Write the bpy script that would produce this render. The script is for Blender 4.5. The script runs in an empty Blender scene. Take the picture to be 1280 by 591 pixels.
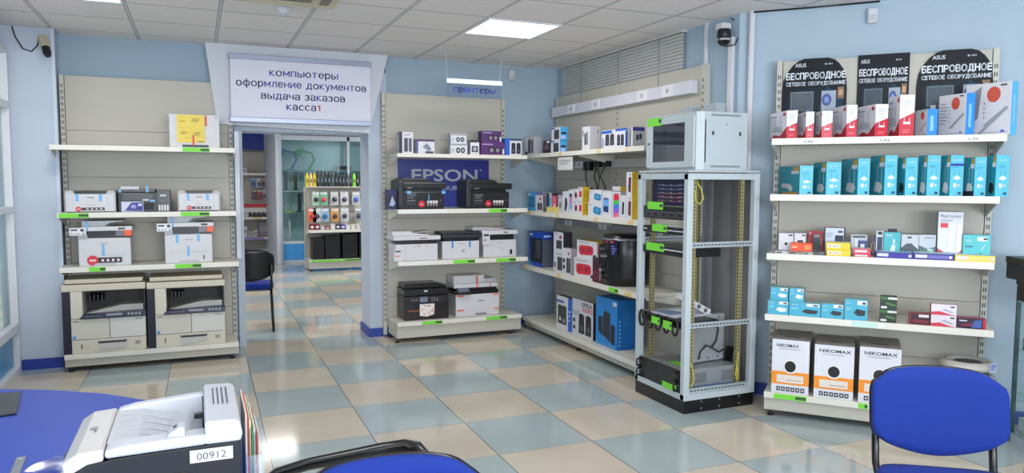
import bpy, bmesh, math, random
from mathutils import Vector, Matrix
random.seed(7)
C = bpy.context.scene.collection
SC = bpy.context.scene
PI = math.pi

# ---------------------------------------------------------------- camera
H = 1.547
FPX = 923.0
YAW, PITCH, ROLL = 0.4041, -0.0744, 0.0039
_f = Vector((math.sin(YAW)*math.cos(PITCH), math.cos(YAW)*math.cos(PITCH), math.sin(PITCH)))
_r0 = Vector((math.cos(YAW), -math.sin(YAW), 0)); _u0 = _r0.cross(_f)
_r = _r0*math.cos(ROLL) + _u0*math.sin(ROLL); _u = -_r0*math.sin(ROLL) + _u0*math.cos(ROLL)
cd = bpy.data.cameras.new('camera'); cam = bpy.data.objects.new('camera', cd); C.objects.link(cam)
cd.sensor_width = 36; cd.lens = 36*FPX/1280; cd.clip_start = 0.05
cam.matrix_world = Matrix(((_r.x,_u.x,-_f.x,0),(_r.y,_u.y,-_f.y,0),(_r.z,_u.z,-_f.z,H),(0,0,0,1)))
SC.camera = cam

def ray(px, py):
    """direction through a point of the photograph (1280 x 591)"""
    return _f + _r*((px-640)/FPX) - _u*((py-295.5)/FPX)

# ---------------------------------------------------------------- world, exposure
w = bpy.data.worlds.new('world'); SC.world = w; w.use_nodes = True
w.node_tree.nodes['Background'].inputs[0].default_value = (0.62, 0.74, 0.9, 1)
w.node_tree.nodes['Background'].inputs[1].default_value = 0.35
SC.view_settings.view_transform = 'Standard'
SC.view_settings.look = 'None'
SC.view_settings.gamma = 1
SC.view_settings.use_curve_mapping = False
SC.view_settings.exposure = -0.08
LAMP_POWER = 21.0
FILL_POWER = 200.0
ZC = 2.757           # ceiling height

def area(name, loc, rot, sx, sy, power, col):
    l = bpy.data.lights.new(name, 'AREA'); l.shape = 'RECTANGLE'; l.size = sx; l.size_y = sy
    l.energy = power; l.color = col
    o = bpy.data.objects.new(name, l); C.objects.link(o); o.location = loc; o.rotation_euler = rot
    return o
# added daylight fill behind the camera, tilted up to brighten the ceiling
for x in (-0.3, 2.1):
    area('window_daylight', (x, -3.95, 1.55), (math.radians(122), 0, 0), 1.9, 1.5, FILL_POWER, (0.88, 0.94, 1.0))
# and another added out of view at the left wall, lighting the right rack
area('window_daylight', (-1.38, -0.6, 1.55), (math.radians(112), 0, math.radians(-90)), 2.6, 1.5, FILL_POWER*0.5, (0.88, 0.94, 1.0))
# fill light added in the corridor behind the glazed partition
area('corridor_daylight', (-2.9, 4.6, 1.6), (math.radians(90), 0, math.radians(-90)), 3.0, 1.6, 40, (0.85, 0.92, 1.0))

# ---------------------------------------------------------------- materials
_mc = {}
def lin(c):
    return tuple(((v/255)/12.92 if v/255 <= 0.04045 else (((v/255)+0.055)/1.055)**2.4) for v in c)
def M(col, rough=0.5, metal=0.0, var=0.0, scale=30, bump=0.0, spec=0.5, emit=0.0, coat=0.0):
    key = (col, rough, metal, var, scale, bump, spec, emit, coat)
    if key in _mc: return _mc[key]
    m = bpy.data.materials.new('paint_%d_%d_%d' % col); m.use_nodes = True
    nt = m.node_tree; b = nt.nodes['Principled BSDF']; c = lin(col)
    b.inputs['Base Color'].default_value = (*c, 1)
    b.inputs['Roughness'].default_value = rough; b.inputs['Metallic'].default_value = metal
    b.inputs['Specular IOR Level'].default_value = spec
    b.inputs['Coat Weight'].default_value = coat
    if emit:
        b.inputs['Emission Color'].default_value = (*c, 1); b.inputs['Emission Strength'].default_value = emit
    if var or bump:
        tc = nt.nodes.new('ShaderNodeTexCoord'); n = nt.nodes.new('ShaderNodeTexNoise')
        n.inputs['Scale'].default_value = scale; n.inputs['Detail'].default_value = 3
        nt.links.new(tc.outputs['Object'], n.inputs['Vector'])
        if var:
            r = nt.nodes.new('ShaderNodeMapRange'); r.inputs['To Min'].default_value = 1-var; r.inputs['To Max'].default_value = 1+var
            nt.links.new(n.outputs['Fac'], r.inputs['Value'])
            mx = nt.nodes.new('ShaderNodeVectorMath'); mx.operation = 'SCALE'; mx.inputs[0].default_value = c
            nt.links.new(r.outputs[0], mx.inputs['Scale']); nt.links.new(mx.outputs[0], b.inputs['Base Color'])
        if bump:
            bp = nt.nodes.new('ShaderNodeBump'); bp.inputs['Strength'].default_value = bump; bp.inputs['Distance'].default_value = 0.002
            nt.links.new(n.outputs['Fac'], bp.inputs['Height']); nt.links.new(bp.outputs[0], b.inputs['Normal'])
    _mc[key] = m
    return m
def glass(name, tint=(0.9, 0.96, 0.95), gl=0.1, rough=0.02):
    m = bpy.data.materials.new(name); m.use_nodes = True; nt = m.node_tree; nt.nodes.clear()
    o = nt.nodes.new('ShaderNodeOutputMaterial'); mx = nt.nodes.new('ShaderNodeMixShader')
    t = nt.nodes.new('ShaderNodeBsdfTransparent'); g = nt.nodes.new('ShaderNodeBsdfGlossy')
    t.inputs[0].default_value = (*tint, 1); g.inputs['Roughness'].default_value = rough
    mx.inputs[0].default_value = gl
    nt.links.new(t.outputs[0], mx.inputs[1]); nt.links.new(g.outputs[0], mx.inputs[2]); nt.links.new(mx.outputs[0], o.inputs[0])
    return m
def math_node(nt, op, a, b=None, c=None):
    n = nt.nodes.new('ShaderNodeMath'); n.operation = op
    for i, x in enumerate((a, b, c)):
        if x is None: continue
        if isinstance(x, (int, float)): n.inputs[i].default_value = x
        else: nt.links.new(x, n.inputs[i])
    return n.outputs[0]
def line_mask(nt, coord, cell, half):
    """1 on a grid line of half-width `half` (metres), 0 elsewhere"""
    f = math_node(nt, 'FRACT', math_node(nt, 'ADD', math_node(nt, 'DIVIDE', coord, cell), 0.5))
    d = math_node(nt, 'MULTIPLY', math_node(nt, 'ABSOLUTE', math_node(nt, 'SUBTRACT', f, 0.5)), cell)
    return math_node(nt, 'LESS_THAN', d, half)
def mixc(nt, fac, a, b):
    n = nt.nodes.new('ShaderNodeMix'); n.data_type = 'RGBA'
    if isinstance(fac, (int, float)): n.inputs[0].default_value = fac
    else: nt.links.new(fac, n.inputs[0])
    for i, x in ((6, a), (7, b)):
        if isinstance(x, tuple): n.inputs[i].default_value = (*x, 1)
        else: nt.links.new(x, n.inputs[i])
    return n.outputs[2]
def floor_mat():
    m = bpy.data.materials.new('floor_tiles'); m.use_nodes = True; nt = m.node_tree; b = nt.nodes['Principled BSDF']
    tc = nt.nodes.new('ShaderNodeTexCoord'); mp = nt.nodes.new('ShaderNodeMapping'); mp.vector_type = 'TEXTURE'
    mp.inputs['Location'].default_value = (0.371, 6.798, 0); mp.inputs['Rotation'].default_value = (0, 0, math.radians(-0.55))
    nt.links.new(tc.outputs['Object'], mp.inputs['Vector'])
    sp = nt.nodes.new('ShaderNodeSeparateXYZ'); nt.links.new(mp.outputs[0], sp.inputs[0]); x, y = sp.outputs[0], sp.outputs[1]
    ix = math_node(nt, 'FLOOR', math_node(nt, 'DIVIDE', x, 0.6)); iy = math_node(nt, 'FLOOR', math_node(nt, 'DIVIDE', y, 0.6))
    par = math_node(nt, 'MODULO', math_node(nt, 'ADD', math_node(nt, 'ADD', ix, iy), 1000), 2)
    ck = math_node(nt, 'GREATER_THAN', par, 0.5)
    n1 = nt.nodes.new('ShaderNodeTexNoise'); n1.inputs['Scale'].default_value = 2.2; n1.inputs['Detail'].default_value = 6
    nt.links.new(tc.outputs['Object'], n1.inputs['Vector'])
    # one tone per tile, slightly different from its neighbours
    wn = nt.nodes.new('ShaderNodeTexWhiteNoise'); wn.noise_dimensions = '2D'
    cb = nt.nodes.new('ShaderNodeCombineXYZ'); nt.links.new(ix, cb.inputs[0]); nt.links.new(iy, cb.inputs[1]); nt.links.new(cb.outputs[0], wn.inputs['Vector'])
    cream = mixc(nt, n1.outputs['Fac'], lin((186, 174, 156)), lin((212, 202, 186)))
    blue = mixc(nt, n1.outputs['Fac'], lin((150, 165, 167)), lin((178, 190, 190)))
    col = mixc(nt, ck, cream, blue)          # odd cells are blue
    col = mixc(nt, math_node(nt, 'MULTIPLY', wn.outputs['Value'], 0.10), col, lin((120, 120, 118)))
    g1 = line_mask(nt, x, 0.6, 0.0024); g2 = line_mask(nt, y, 0.6, 0.0013)
    col = mixc(nt, math_node(nt, 'MAXIMUM', g1, math_node(nt, 'MULTIPLY', g2, 0.8)), col, lin((78, 76, 74)))
    nt.links.new(col, b.inputs['Base Color'])
    b.inputs['Roughness'].default_value = 0.10; b.inputs['Specular IOR Level'].default_value = 0.5
    return m
def ceiling_mat():
    m = bpy.data.materials.new('ceiling_tiles'); m.use_nodes = True; nt = m.node_tree; b = nt.nodes['Principled BSDF']
    tc = nt.nodes.new('ShaderNodeTexCoord'); mp = nt.nodes.new('ShaderNodeMapping'); mp.vector_type = 'TEXTURE'
    mp.inputs['Location'].default_value = (0.1915, 5.186, 0)
    nt.links.new(tc.outputs['Object'], mp.inputs['Vector'])
    sp = nt.nodes.new('ShaderNodeSeparateXYZ'); nt.links.new(mp.outputs[0], sp.inputs[0]); x, y = sp.outputs[0], sp.outputs[1]
    n1 = nt.nodes.new('ShaderNodeTexNoise'); n1.inputs['Scale'].default_value = 60; n1.inputs['Detail'].default_value = 4
    nt.links.new(tc.outputs['Object'], n1.inputs['Vector'])
    ix = math_node(nt, 'FLOOR', math_node(nt, 'DIVIDE', x, 0.6113)); iy = math_node(nt, 'FLOOR', math_node(nt, 'DIVIDE', y, 0.6))
    wn = nt.nodes.new('ShaderNodeTexWhiteNoise'); wn.noise_dimensions = '2D'
    cb = nt.nodes.new('ShaderNodeCombineXYZ'); nt.links.new(ix, cb.inputs[0]); nt.links.new(iy, cb.inputs[1]); nt.links.new(cb.outputs[0], wn.inputs['Vector'])
    col = mixc(nt, n1.outputs['Fac'], lin((232, 226, 223)), lin((246, 240, 237)))
    col = mixc(nt, math_node(nt, 'MULTIPLY', wn.outputs['Value'], 0.12), col, lin((208, 206, 206)))
    dk = math_node(nt, 'MAXIMUM', line_mask(nt, x, 0.6113, 0.014), line_mask(nt, y, 0.6, 0.0065))  # dark edges of the column bars paint their side shadow
    col = mixc(nt, dk, col, lin((146, 144, 144)))
    lt = math_node(nt, 'MAXIMUM', line_mask(nt, x, 0.6113, 0.0095), line_mask(nt, y, 0.6, 0.0016))
    col = mixc(nt, lt, col, lin((208, 206, 208)))
    nt.links.new(col, b.inputs['Base Color']); b.inputs['Roughness'].default_value = 0.85
    b.inputs['Specular IOR Level'].default_value = 0.2
    bp = nt.nodes.new('ShaderNodeBump'); bp.inputs['Strength'].default_value = 0.25; bp.inputs['Distance'].default_value = 0.003
    nt.links.new(n1.outputs['Fac'], bp.inputs['Height']); nt.links.new(bp.outputs[0], b.inputs['Normal'])
    return m

WALL = M((156, 176, 192), 0.75, var=0.04, scale=3, bump=0.1)
WALLP = M((186, 196, 211), 0.7, var=0.03, scale=3)
BASEB = M((34, 62, 150), 0.4)
WHITE = M((208, 208, 213), 0.45)
OFFW = M((208, 208, 208), 0.4)
BEIGE = M((184, 179, 168), 0.5, var=0.02, scale=12)
SHELF = M((206, 202, 190), 0.4)
RAIL = M((222, 219, 208), 0.35)
GREYM = M((160, 165, 170), 0.35, 0.3)
BLACK = M((14, 14, 16), 0.35)
DARK = M((30, 31, 36), 0.45)
DGREY = M((62, 64, 70), 0.5)
NAVY = M((26, 28, 52), 0.5)
GREEN = M((120, 214, 60), 0.5)
GREEND = M((52, 86, 40), 0.5)
TAPE = M((110, 176, 226), 0.4)
RED = M((196, 30, 48), 0.4)
PRW = M((206, 205, 209), 0.38)
PRW2 = M((192, 192, 198), 0.4)
CREAM = M((206, 200, 184), 0.42)
ORANGE = M((236, 92, 40), 0.45)
YEL = M((232, 200, 60), 0.45)
BRASS = M((168, 150, 96), 0.35, 0.6)
CABG = M((184, 194, 198), 0.38)
CHB = M((3, 40, 128), 0.9, var=0.12, scale=220, bump=0.2)
GLASS = glass('pane_glass', gl=0.10)
SMOKEG = glass('smoked_pane', (0.42, 0.45, 0.50), 0.14)
CLEAR = glass('clear_sheet', (0.93, 0.96, 1.0), 0.12, 0.12)
def E_(col, s, name='glow'):
    m = bpy.data.materials.new(name); m.use_nodes = True; b = m.node_tree.nodes['Principled BSDF']
    b.inputs['Base Color'].default_value = (*col, 1); b.inputs['Emission Color'].default_value = (*col, 1); b.inputs['Emission Strength'].default_value = s
    return m
LAMPM = E_((0.96, 0.97, 1.0), 2.2, 'lamp_diffuser')

# ---------------------------------------------------------------- mesh building
_tc = {}
def _arc(cx, cy, rx, ry, a0, a1, n=10):
    return [(cx+rx*math.cos(math.radians(a0+(a1-a0)*i/n)), cy+ry*math.sin(math.radians(a0+(a1-a0)*i/n))) for i in range(n+1)]
_O = [_arc(0.34, 0.5, 0.34, 0.5, 0, 360, 18)]
_B = lambda x, y0, y1, w: [(x, y1)]+_arc(x+w-(y1-y0)/2*0.8, (y0+y1)/2, (y1-y0)/2*0.8, (y1-y0)/2, 90, -90, 8)+[(x, y0)]
# Cyrillic letters as pen strokes: width, strokes (lower case is 1 high)
_CY = {
 'к': (0.56, [[(0,0),(0,1)], [(0.52,1),(0.06,0.5),(0.56,0)]]), 'о': (0.68, _O), 'м': (0.76, [[(0,0),(0,1),(0.38,0.25),(0.76,1),(0.76,0)]]),
 'п': (0.6, [[(0,0),(0,1),(0.6,1),(0.6,0)]]), 'ь': (0.52, [[(0,1),(0,0)], _B(0,0,0.56,0.52)]), 'ю': (0.92, [[(0,0),(0,1)], [(0,0.5),(0.3,0.5)], _arc(0.61,0.5,0.31,0.5,0,360,16)]),
 'т': (0.6, [[(0,1),(0.6,1)], [(0.3,1),(0.3,0)]]), 'е': (0.62, [[(0.04,0.52),(0.6,0.52)]+_arc(0.32,0.5,0.31,0.5,5,320,14)]), 'р': (0.6, [[(0,1),(0,-0.42)], _arc(0.30,0.5,0.31,0.5,0,360,16)]),
 'ы': (0.82, [[(0,1),(0,0)], _B(0,0,0.56,0.5), [(0.82,1),(0.82,0)]]), 'ф': (0.86, [[(0.43,1.42),(0.43,-0.42)], _arc(0.43,0.5,0.43,0.48,0,360,18)]),
 'л': (0.62, [[(0,0),(0.14,0.2),(0.18,1),(0.62,1),(0.62,0)]]), 'н': (0.6, [[(0,0),(0,1)], [(0,0.52),(0.6,0.52)], [(0.6,0),(0.6,1)]]), 'и': (0.6, [[(0,1),(0,0),(0.6,1),(0.6,0)]]),
 'д': (0.74, [[(0,-0.24),(0,0.02),(0.74,0.02),(0.74,-0.24)], [(0.1,0.02),(0.2,0.3),(0.22,1),(0.64,1),(0.64,0.02)]]), 'у': (0.6, [[(0,1),(0.32,0.05)], [(0.6,1),(0.24,-0.3),(0.04,-0.42)]]),
 'в': (0.58, [[(0,0),(0,1)], _B(0,0.53,1,0.52), _B(0,0,0.53,0.58)]), 'ч': (0.56, [[(0,1),(0,0.62),(0.12,0.44),(0.56,0.44)], [(0.56,1),(0.56,0)]]),
 'а': (0.58, [_arc(0.28,0.78,0.28,0.22,160,0,8)+[(0.56,0)], [(0.56,0.56),(0.2,0.54)]+_arc(0.2,0.28,0.2,0.27,90,270,8)+[(0.34,0.02),(0.56,0.22)]]),
 'з': (0.52, [_arc(0.24,0.76,0.25,0.24,150,-80,9), _arc(0.24,0.27,0.28,0.27,80,-150,9)]), 'с': (0.58, [_arc(0.33,0.5,0.33,0.5,50,310,14)]),
 '1': (0.3, [[(0,1.0),(0.26,1.3),(0.26,0)]]),
 'Б': (0.6, [[(0.55,1),(0,1),(0,0)], _B(0,0,0.56,0.6)]), 'Е': (0.54, [[(0.54,1),(0,1),(0,0),(0.54,0)], [(0,0.52),(0.48,0.52)]]), 'С': (0.64, [_arc(0.38,0.5,0.38,0.5,50,310,14)]),
 'П': (0.66, [[(0,0),(0,1),(0.66,1),(0.66,0)]]), 'Р': (0.58, [[(0,0),(0,1)], _B(0,0.45,1,0.58)]), 'О': (0.76, [_arc(0.38,0.5,0.38,0.5,0,360,20)]), 'В': (0.6, [[(0,0),(0,1)], _B(0,0.52,1,0.54), _B(0,0,0.52,0.6)]),
 'Д': (0.8, [[(0,-0.2),(0,0.03),(0.8,0.03),(0.8,-0.2)], [(0.1,0.03),(0.22,0.35),(0.24,1),(0.68,1),(0.68,0.03)]]), 'Н': (0.66, [[(0,0),(0,1)], [(0,0.52),(0.66,0.52)], [(0.66,0),(0.66,1)]]),
 'У': (0.64, [[(0,1),(0.34,0.3)], [(0.64,1),(0.22,0.0),(0.04,0.0)]]), 'А': (0.7, [[(0,0),(0.35,1),(0.7,0)], [(0.12,0.3),(0.58,0.3)]]), 'И': (0.66, [[(0,1),(0,0),(0.66,1),(0.66,0)]]), 'Т': (0.64, [[(0,1),(0.64,1)], [(0.32,1),(0.32,0)]]),
}
def stroke_geo(s, wt=0.085):
    """Cyrillic lettering drawn with a round pen; heights scaled so that 0.72 is one letter"""
    vs, fs, x = [], [], 0.0
    for ch in s:
        if ch == ' ': x += 0.55; continue
        wd, st = _CY[ch]
        for line in st:
            for a, b in zip(line, line[1:]):
                dx, dy = b[0]-a[0], b[1]-a[1]; L = math.hypot(dx, dy) or 1; nx, ny = -dy/L*wt, dx/L*wt; ex, ey = dx/L*wt*0.8, dy/L*wt*0.8
                o = len(vs)
                vs += [(x+a[0]+nx-ex, a[1]+ny-ey), (x+a[0]-nx-ex, a[1]-ny-ey), (x+b[0]-nx+ex, b[1]-ny+ey), (x+b[0]+nx+ex, b[1]+ny+ey)]
                fs.append((o, o+1, o+2, o+3))
        x += wd+0.30
    return [(a, b*0.72) for a, b in vs], fs, x-0.30
def text_geo(s):
    """flat lettering as (verts, faces, width); capitals are 0.72 high"""
    if s not in _tc:
        if all(c in _CY or c == ' ' for c in s):
            _tc[s] = stroke_geo(s, 0.11 if s.isupper() else 0.085); return _tc[s]
        cu = bpy.data.curves.new('lettering', 'FONT'); cu.body = s; cu.size = 1.0; cu.resolution_u = 3
        cu.offset = 0.018 if s.isupper() else 0.0
        o = bpy.data.objects.new('lettering', cu); C.objects.link(o)
        bpy.context.view_layer.update()
        me = bpy.data.meshes.new_from_object(o.evaluated_get(bpy.context.evaluated_depsgraph_get()))
        vs = [(v.co.x, v.co.y) for v in me.vertices]; fs = [tuple(p.vertices) for p in me.polygons]
        bpy.data.objects.remove(o); bpy.data.meshes.remove(me); bpy.data.curves.remove(cu)
        x0 = min((v[0] for v in vs), default=0); x1 = max((v[0] for v in vs), default=1)
        _tc[s] = ([(v[0]-x0, v[1]) for v in vs], fs, x1-x0)
    return _tc[s]

class Face:
    """draws flat marks on one side of a box, in fractions of that side"""
    def __init__(s, mb, o, U, V, N, w, h):
        s.mb, s.o, s.U, s.V, s.N, s.w, s.h, s.k = mb, Vector(o), Vector(U), Vector(V), Vector(N), w, h, 0
    def P(s, u, v): return s.o + s.U*(u*s.w) + s.V*(v*s.h) + s.N*(0.0004*s.k + 0.0003)
    def poly(s, pts, m):
        s.k += 1; s.mb.face([s.P(*p) for p in pts], m); return s
    def rect(s, u0, v0, u1, v1, m): return s.poly([(u0, v0), (u1, v0), (u1, v1), (u0, v1)], m)
    def ell(s, u, v, ru, rv, m, n=14):
        return s.poly([(u+ru*math.cos(2*PI*i/n), v+rv*math.sin(2*PI*i/n)) for i in range(n)], m)
    def disc(s, u, v, r, m, n=16):     # r in metres
        return s.ell(u, v, r/s.w, r/s.h, m, n)
    def rows(s, u0, u1, v0, v1, n, m, fill=0.45):
        for i in range(n):
            a = v0+(v1-v0)*i/n; s.rect(u0, a, u0+(u1-u0)*(0.7+0.3*((i*7) % 3)/2), a+(v1-v0)/n*fill, m); s.k -= 1
        s.k += 1; return s
    def text(s, t, u0, v0, u1, v1, m, fit=True):
        """lettering filling the box u0..u1 x v0..v1"""
        vs, fs, L = text_geo(t); s.k += 1
        W, Hh = (u1-u0), (v1-v0)
        ps = [s.P(u0+x/L*W, v0+y/0.72*Hh) for x, y in vs]
        s.mb.mesh(ps, fs, m); return s

class MB:
    def __init__(s): s.v, s.f, s.mi, s.ms, s.sm = [], [], [], [], []
    def _m(s, m):
        if m not in s.ms: s.ms.append(m)
        return s.ms.index(m)
    def mesh(s, vs, fs, m, smooth=False):
        b = len(s.v); s.v += [tuple(v) for v in vs]; k = s._m(m)
        for f in fs: s.f.append(tuple(i+b for i in f)); s.mi.append(k); s.sm.append(smooth)
        return s
    def face(s, vs, m): return s.mesh(vs, [tuple(range(len(vs)))], m)
    def box(s, x0, x1, y0, y1, z0, z1, m, front=None, left=None, right=None, top=None, back=None, X=None):
        vs = [(x0,y0,z0),(x1,y0,z0),(x1,y1,z0),(x0,y1,z0),(x0,y0,z1),(x1,y0,z1),(x1,y1,z1),(x0,y1,z1)]
        if X: vs = [X @ Vector(v) for v in vs]
        for f, mm in (((0,3,2,1), m), ((4,5,6,7), top or m), ((0,1,5,4), front or m), ((1,2,6,5), right or m), ((2,3,7,6), back or m), ((3,0,4,7), left or m)):
            s.mesh([vs[i] for i in f], [(0,1,2,3)], mm)
        return s
    def solid(s, pts, y0, y1, m, axis='y', side=None):
        """polygon extruded; axis y: pts are (x,z); axis x: (y,z); axis z: (x,y)"""
        def P(a, b, t): return (a, t, b) if axis == 'y' else ((t, a, b) if axis == 'x' else (a, b, t))
        n = len(pts); A = [P(a, b, y0) for a, b in pts]; B = [P(a, b, y1) for a, b in pts]
        s.mesh(A, [tuple(range(n))], m); s.mesh(B, [tuple(range(n-1, -1, -1))], m)
        s.mesh(A+B, [(i, i+n, (i+1) % n+n, (i+1) % n) for i in range(n)], side or m)
        return s
    def cyl(s, p0, p1, r, m, n=14, r2=None, smooth=True, caps=True):
        p0, p1 = Vector(p0), Vector(p1); r2 = r if r2 is None else r2
        d = (p1-p0).normalized(); a = d.orthogonal().normalized(); b = d.cross(a)
        A = [p0+a*(r*math.cos(2*PI*i/n))+b*(r*math.sin(2*PI*i/n)) for i in range(n)]
        B = [p1+a*(r2*math.cos(2*PI*i/n))+b*(r2*math.sin(2*PI*i/n)) for i in range(n)]
        s.mesh(A+B, [(i, (i+1) % n, (i+1) % n+n, i+n) for i in range(n)], m, smooth)
        if caps: s.mesh(A, [tuple(range(n-1, -1, -1))], m); s.mesh(B, [tuple(range(n))], m)
        return s
    def tube(s, pts, r, m, n=8, flat=1.0, close=False):
        pts = [Vector(p) for p in pts]; N = len(pts); rings = []; up = None
        for i, p in enumerate(pts):
            d = (pts[(i+1) % N if close else min(i+1, N-1)]-pts[(i-1) % N if close else max(i-1, 0)]).normalized()
            if up is None: up = d.orthogonal().normalized()
            up = (up-d*up.dot(d)).normalized(); b = d.cross(up)
            rr = r[i] if isinstance(r, (list, tuple)) else r
            rings.append([p+up*(rr*math.cos(2*PI*k/n))+b*(rr*flat*math.sin(2*PI*k/n)) for k in range(n)])
        vs = [v for g in rings for v in g]; fs = []
        for i in range(N if close else N-1):
            j = (i+1) % N
            for k in range(n): fs.append((i*n+k, i*n+(k+1) % n, j*n+(k+1) % n, j*n+k))
        if not close: fs += [tuple(range(n-1, -1, -1)), tuple((N-1)*n+k for k in range(n))]
        s.mesh(vs, fs, m, True); return s
    def lathe(s, prof, m, c=(0,0,0), n=24, axis='z'):
        vs, fs = [], []
        for r, z in prof:
            for k in range(n):
                a = 2*PI*k/n; x, y = r*math.cos(a), r*math.sin(a)
                vs.append((c[0]+x, c[1]+y, c[2]+z) if axis == 'z' else (c[0]+x, c[1]+z, c[2]+y))
        for i in range(len(prof)-1):
            for k in range(n): fs.append((i*n+k, i*n+(k+1) % n, (i+1)*n+(k+1) % n, (i+1)*n+k))
        fs += [tuple(range(n)), tuple((len(prof)-1)*n+k for k in range(n))]
        s.mesh(vs, fs, m, True); return s
    def F(s, x0, x1, y0, y1, z0, z1, side):
        W, D, Z = x1-x0, y1-y0, z1-z0
        if side == 'F': return Face(s, (x0,y0,z0), (1,0,0), (0,0,1), (0,-1,0), W, Z)
        if side == 'R': return Face(s, (x1,y0,z0), (0,1,0), (0,0,1), (1,0,0), D, Z)
        if side == 'L': return Face(s, (x0,y1,z0), (0,-1,0), (0,0,1), (-1,0,0), D, Z)
        return Face(s, (x0,y0,z1), (1,0,0), (0,1,0), (0,0,1), W, D)
    def xf(s, X):
        s.v = [tuple(X @ Vector(v)) for v in s.v]; return s
    def build(s, name, parent=None, bevel=0, loc=None, rz=0):
        me = bpy.data.meshes.new(name); me.from_pydata(s.v, [], s.f)
        for m in s.ms: me.materials.append(m)
        me.polygons.foreach_set('material_index', s.mi); me.polygons.foreach_set('use_smooth', s.sm)
        if bevel:
            bm = bmesh.new(); bm.from_mesh(me); bmesh.ops.remove_doubles(bm, verts=bm.verts, dist=1e-5)
            bmesh.ops.recalc_face_normals(bm, faces=bm.faces); bm.to_mesh(me); bm.free()
        me.update()
        o = bpy.data.objects.new(name, me); C.objects.link(o)
        if parent: o.parent = parent
        if loc is not None: o.location = loc
        o.rotation_euler = (0, 0, rz)
        if bevel:
            b = o.modifiers.new('bevel', 'BEVEL'); b.width = bevel; b.segments = 2; b.limit_method = 'ANGLE'; b.angle_limit = math.radians(40)
        return o

def tag(o, label, cat, group=None, kind=None):
    o['label'] = label; o['category'] = cat
    if group: o['group'] = group
    if kind: o['kind'] = kind
    return o
def thing(name, label, cat, loc=(0,0,0), rz=0, group=None):
    o = bpy.data.objects.new(name, None); C.objects.link(o); o.empty_display_size = 0.05
    o.location = loc; o.rotation_euler = (0, 0, rz); return tag(o, label, cat, group)
def struct(mb, name, **k):
    o = mb.build(name, **k); o['kind'] = 'structure'; return o

class Frame:
    """a rack's own axes: u to the right along its back panel, v towards the wall (v < 0 is in front), z up"""
    def __init__(s, x, y, deg): s.x, s.y, s.th = x, y, math.radians(deg); s.c, s.s = math.cos(s.th), math.sin(s.th)
    def W(s, u, v, z=0): return Vector((s.x+u*s.c-v*s.s, s.y+u*s.s+v*s.c, z))
    def loc2(s, x, y): dx, dy = x-s.x, y-s.y; return (dx*s.c+dy*s.s, -dx*s.s+dy*s.c)
    def dir2(s, d): return (d.x*s.c+d.y*s.s, -d.x*s.s+d.y*s.c)
    def at(s, px, py, v):
        """u and z of the place at depth v seen at a point of the photograph"""
        d = ray(px, py); cu, cv = s.loc2(0, 0); du, dv = s.dir2(d); t = (v-cv)/dv
        return cu+du*t, H+d.z*t
    def span(s, px, py, cu_, cv_, dirx, diry):
        """distance from corner (cu_,cv_) along (dirx,diry) to the sight line of px"""
        d = ray(px, py); eu, ev = s.loc2(0, 0); du, dv = s.dir2(d)
        # e + t d = c + k q
        det = du*(-diry)-(-dirx)*dv
        rx, ry = cu_-eu, cv_-ev
        t = (rx*(-diry)-(-dirx)*ry)/det
        return ((eu+t*du-cu_)*dirx+(ev+t*dv-cv_)*diry)
RA = Frame(-1.00, 7.15, 0)
RB = Frame(1.70, 7.17, 0)
RC = Frame(3.58, 7.17, -90)
RD = Frame(3.744, 4.044, -48)

def place(fr, pxL, pxC, pyB, pyT, v, z, yaw=0.0, pxR=None, depth=None, dmax=0.6):
    """front face from pxL to pxC, right side from pxC to pxR; returns loc, rz, width, depth, height"""
    ya = math.radians(yaw)
    u, _ = fr.at(pxC, pyB, v)
    dL = (-math.cos(ya), math.sin(ya)); dR = (math.sin(ya), math.cos(ya))
    w = fr.span(pxL, pyB, u, v, *dL)
    if pxR is not None: depth = fr.span(pxR, pyB, u, v, *dR)
    depth = min(depth, dmax)
    lim = -0.004-v
    ext = depth*dR[1]+w*dL[1]
    if ext > lim and dR[1] > 0.05: depth = max(0.02, (lim-w*dL[1])/dR[1])
    cw = fr.W(u, v); d = ray(pxC, pyT); hh = math.hypot(cw.x, cw.y)/math.hypot(d.x, d.y)*d.z+H-z
    o = fr.W(u+dL[0]*w/2, v+dL[1]*w/2, z)
    return o, fr.th-ya, w, depth, hh

def carton(fr, name, label, cat, group, px, pyB, pyT, v, z, yaw=0, depth=None, cols=None, deco=None, bevel=0, h=None):
    """a package; px = (left, shared corner[, right]); cols = front, side, top"""
    pxL, pxC = px[0], px[1]; pxR = px[2] if len(px) > 2 else None
    o, rz, w, d, hh = place(fr, pxL, pxC, pyB, pyT, v, z, yaw, pxR, depth)
    if h: hh = h
    f, s, t = cols
    mb = MB(); B = (-w/2, w/2, 0, d, 0, hh)
    mb.box(*B, s, front=f, top=t, right=s, left=s)
    if deco: deco(mb.F(*B, 'F'), mb.F(*B, 'R'), mb.F(*B, 'T'))
    ob = mb.build(name, loc=o, rz=rz); tag(ob, label, cat, group)
    return ob, o, rz, w, d, hh

# ================================================================ THE ROOM
mb = MB(); mb.box(-3.2, 6.2, -4.2, 17.2, -0.05, 0, M((120,120,120)), top=floor_mat()); struct(mb, 'floor')
mb = MB(); mb.box(-3.2, 6.2, -4.2, 17.2, ZC, ZC+0.05, ceiling_mat()); struct(mb, 'ceiling')
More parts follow.
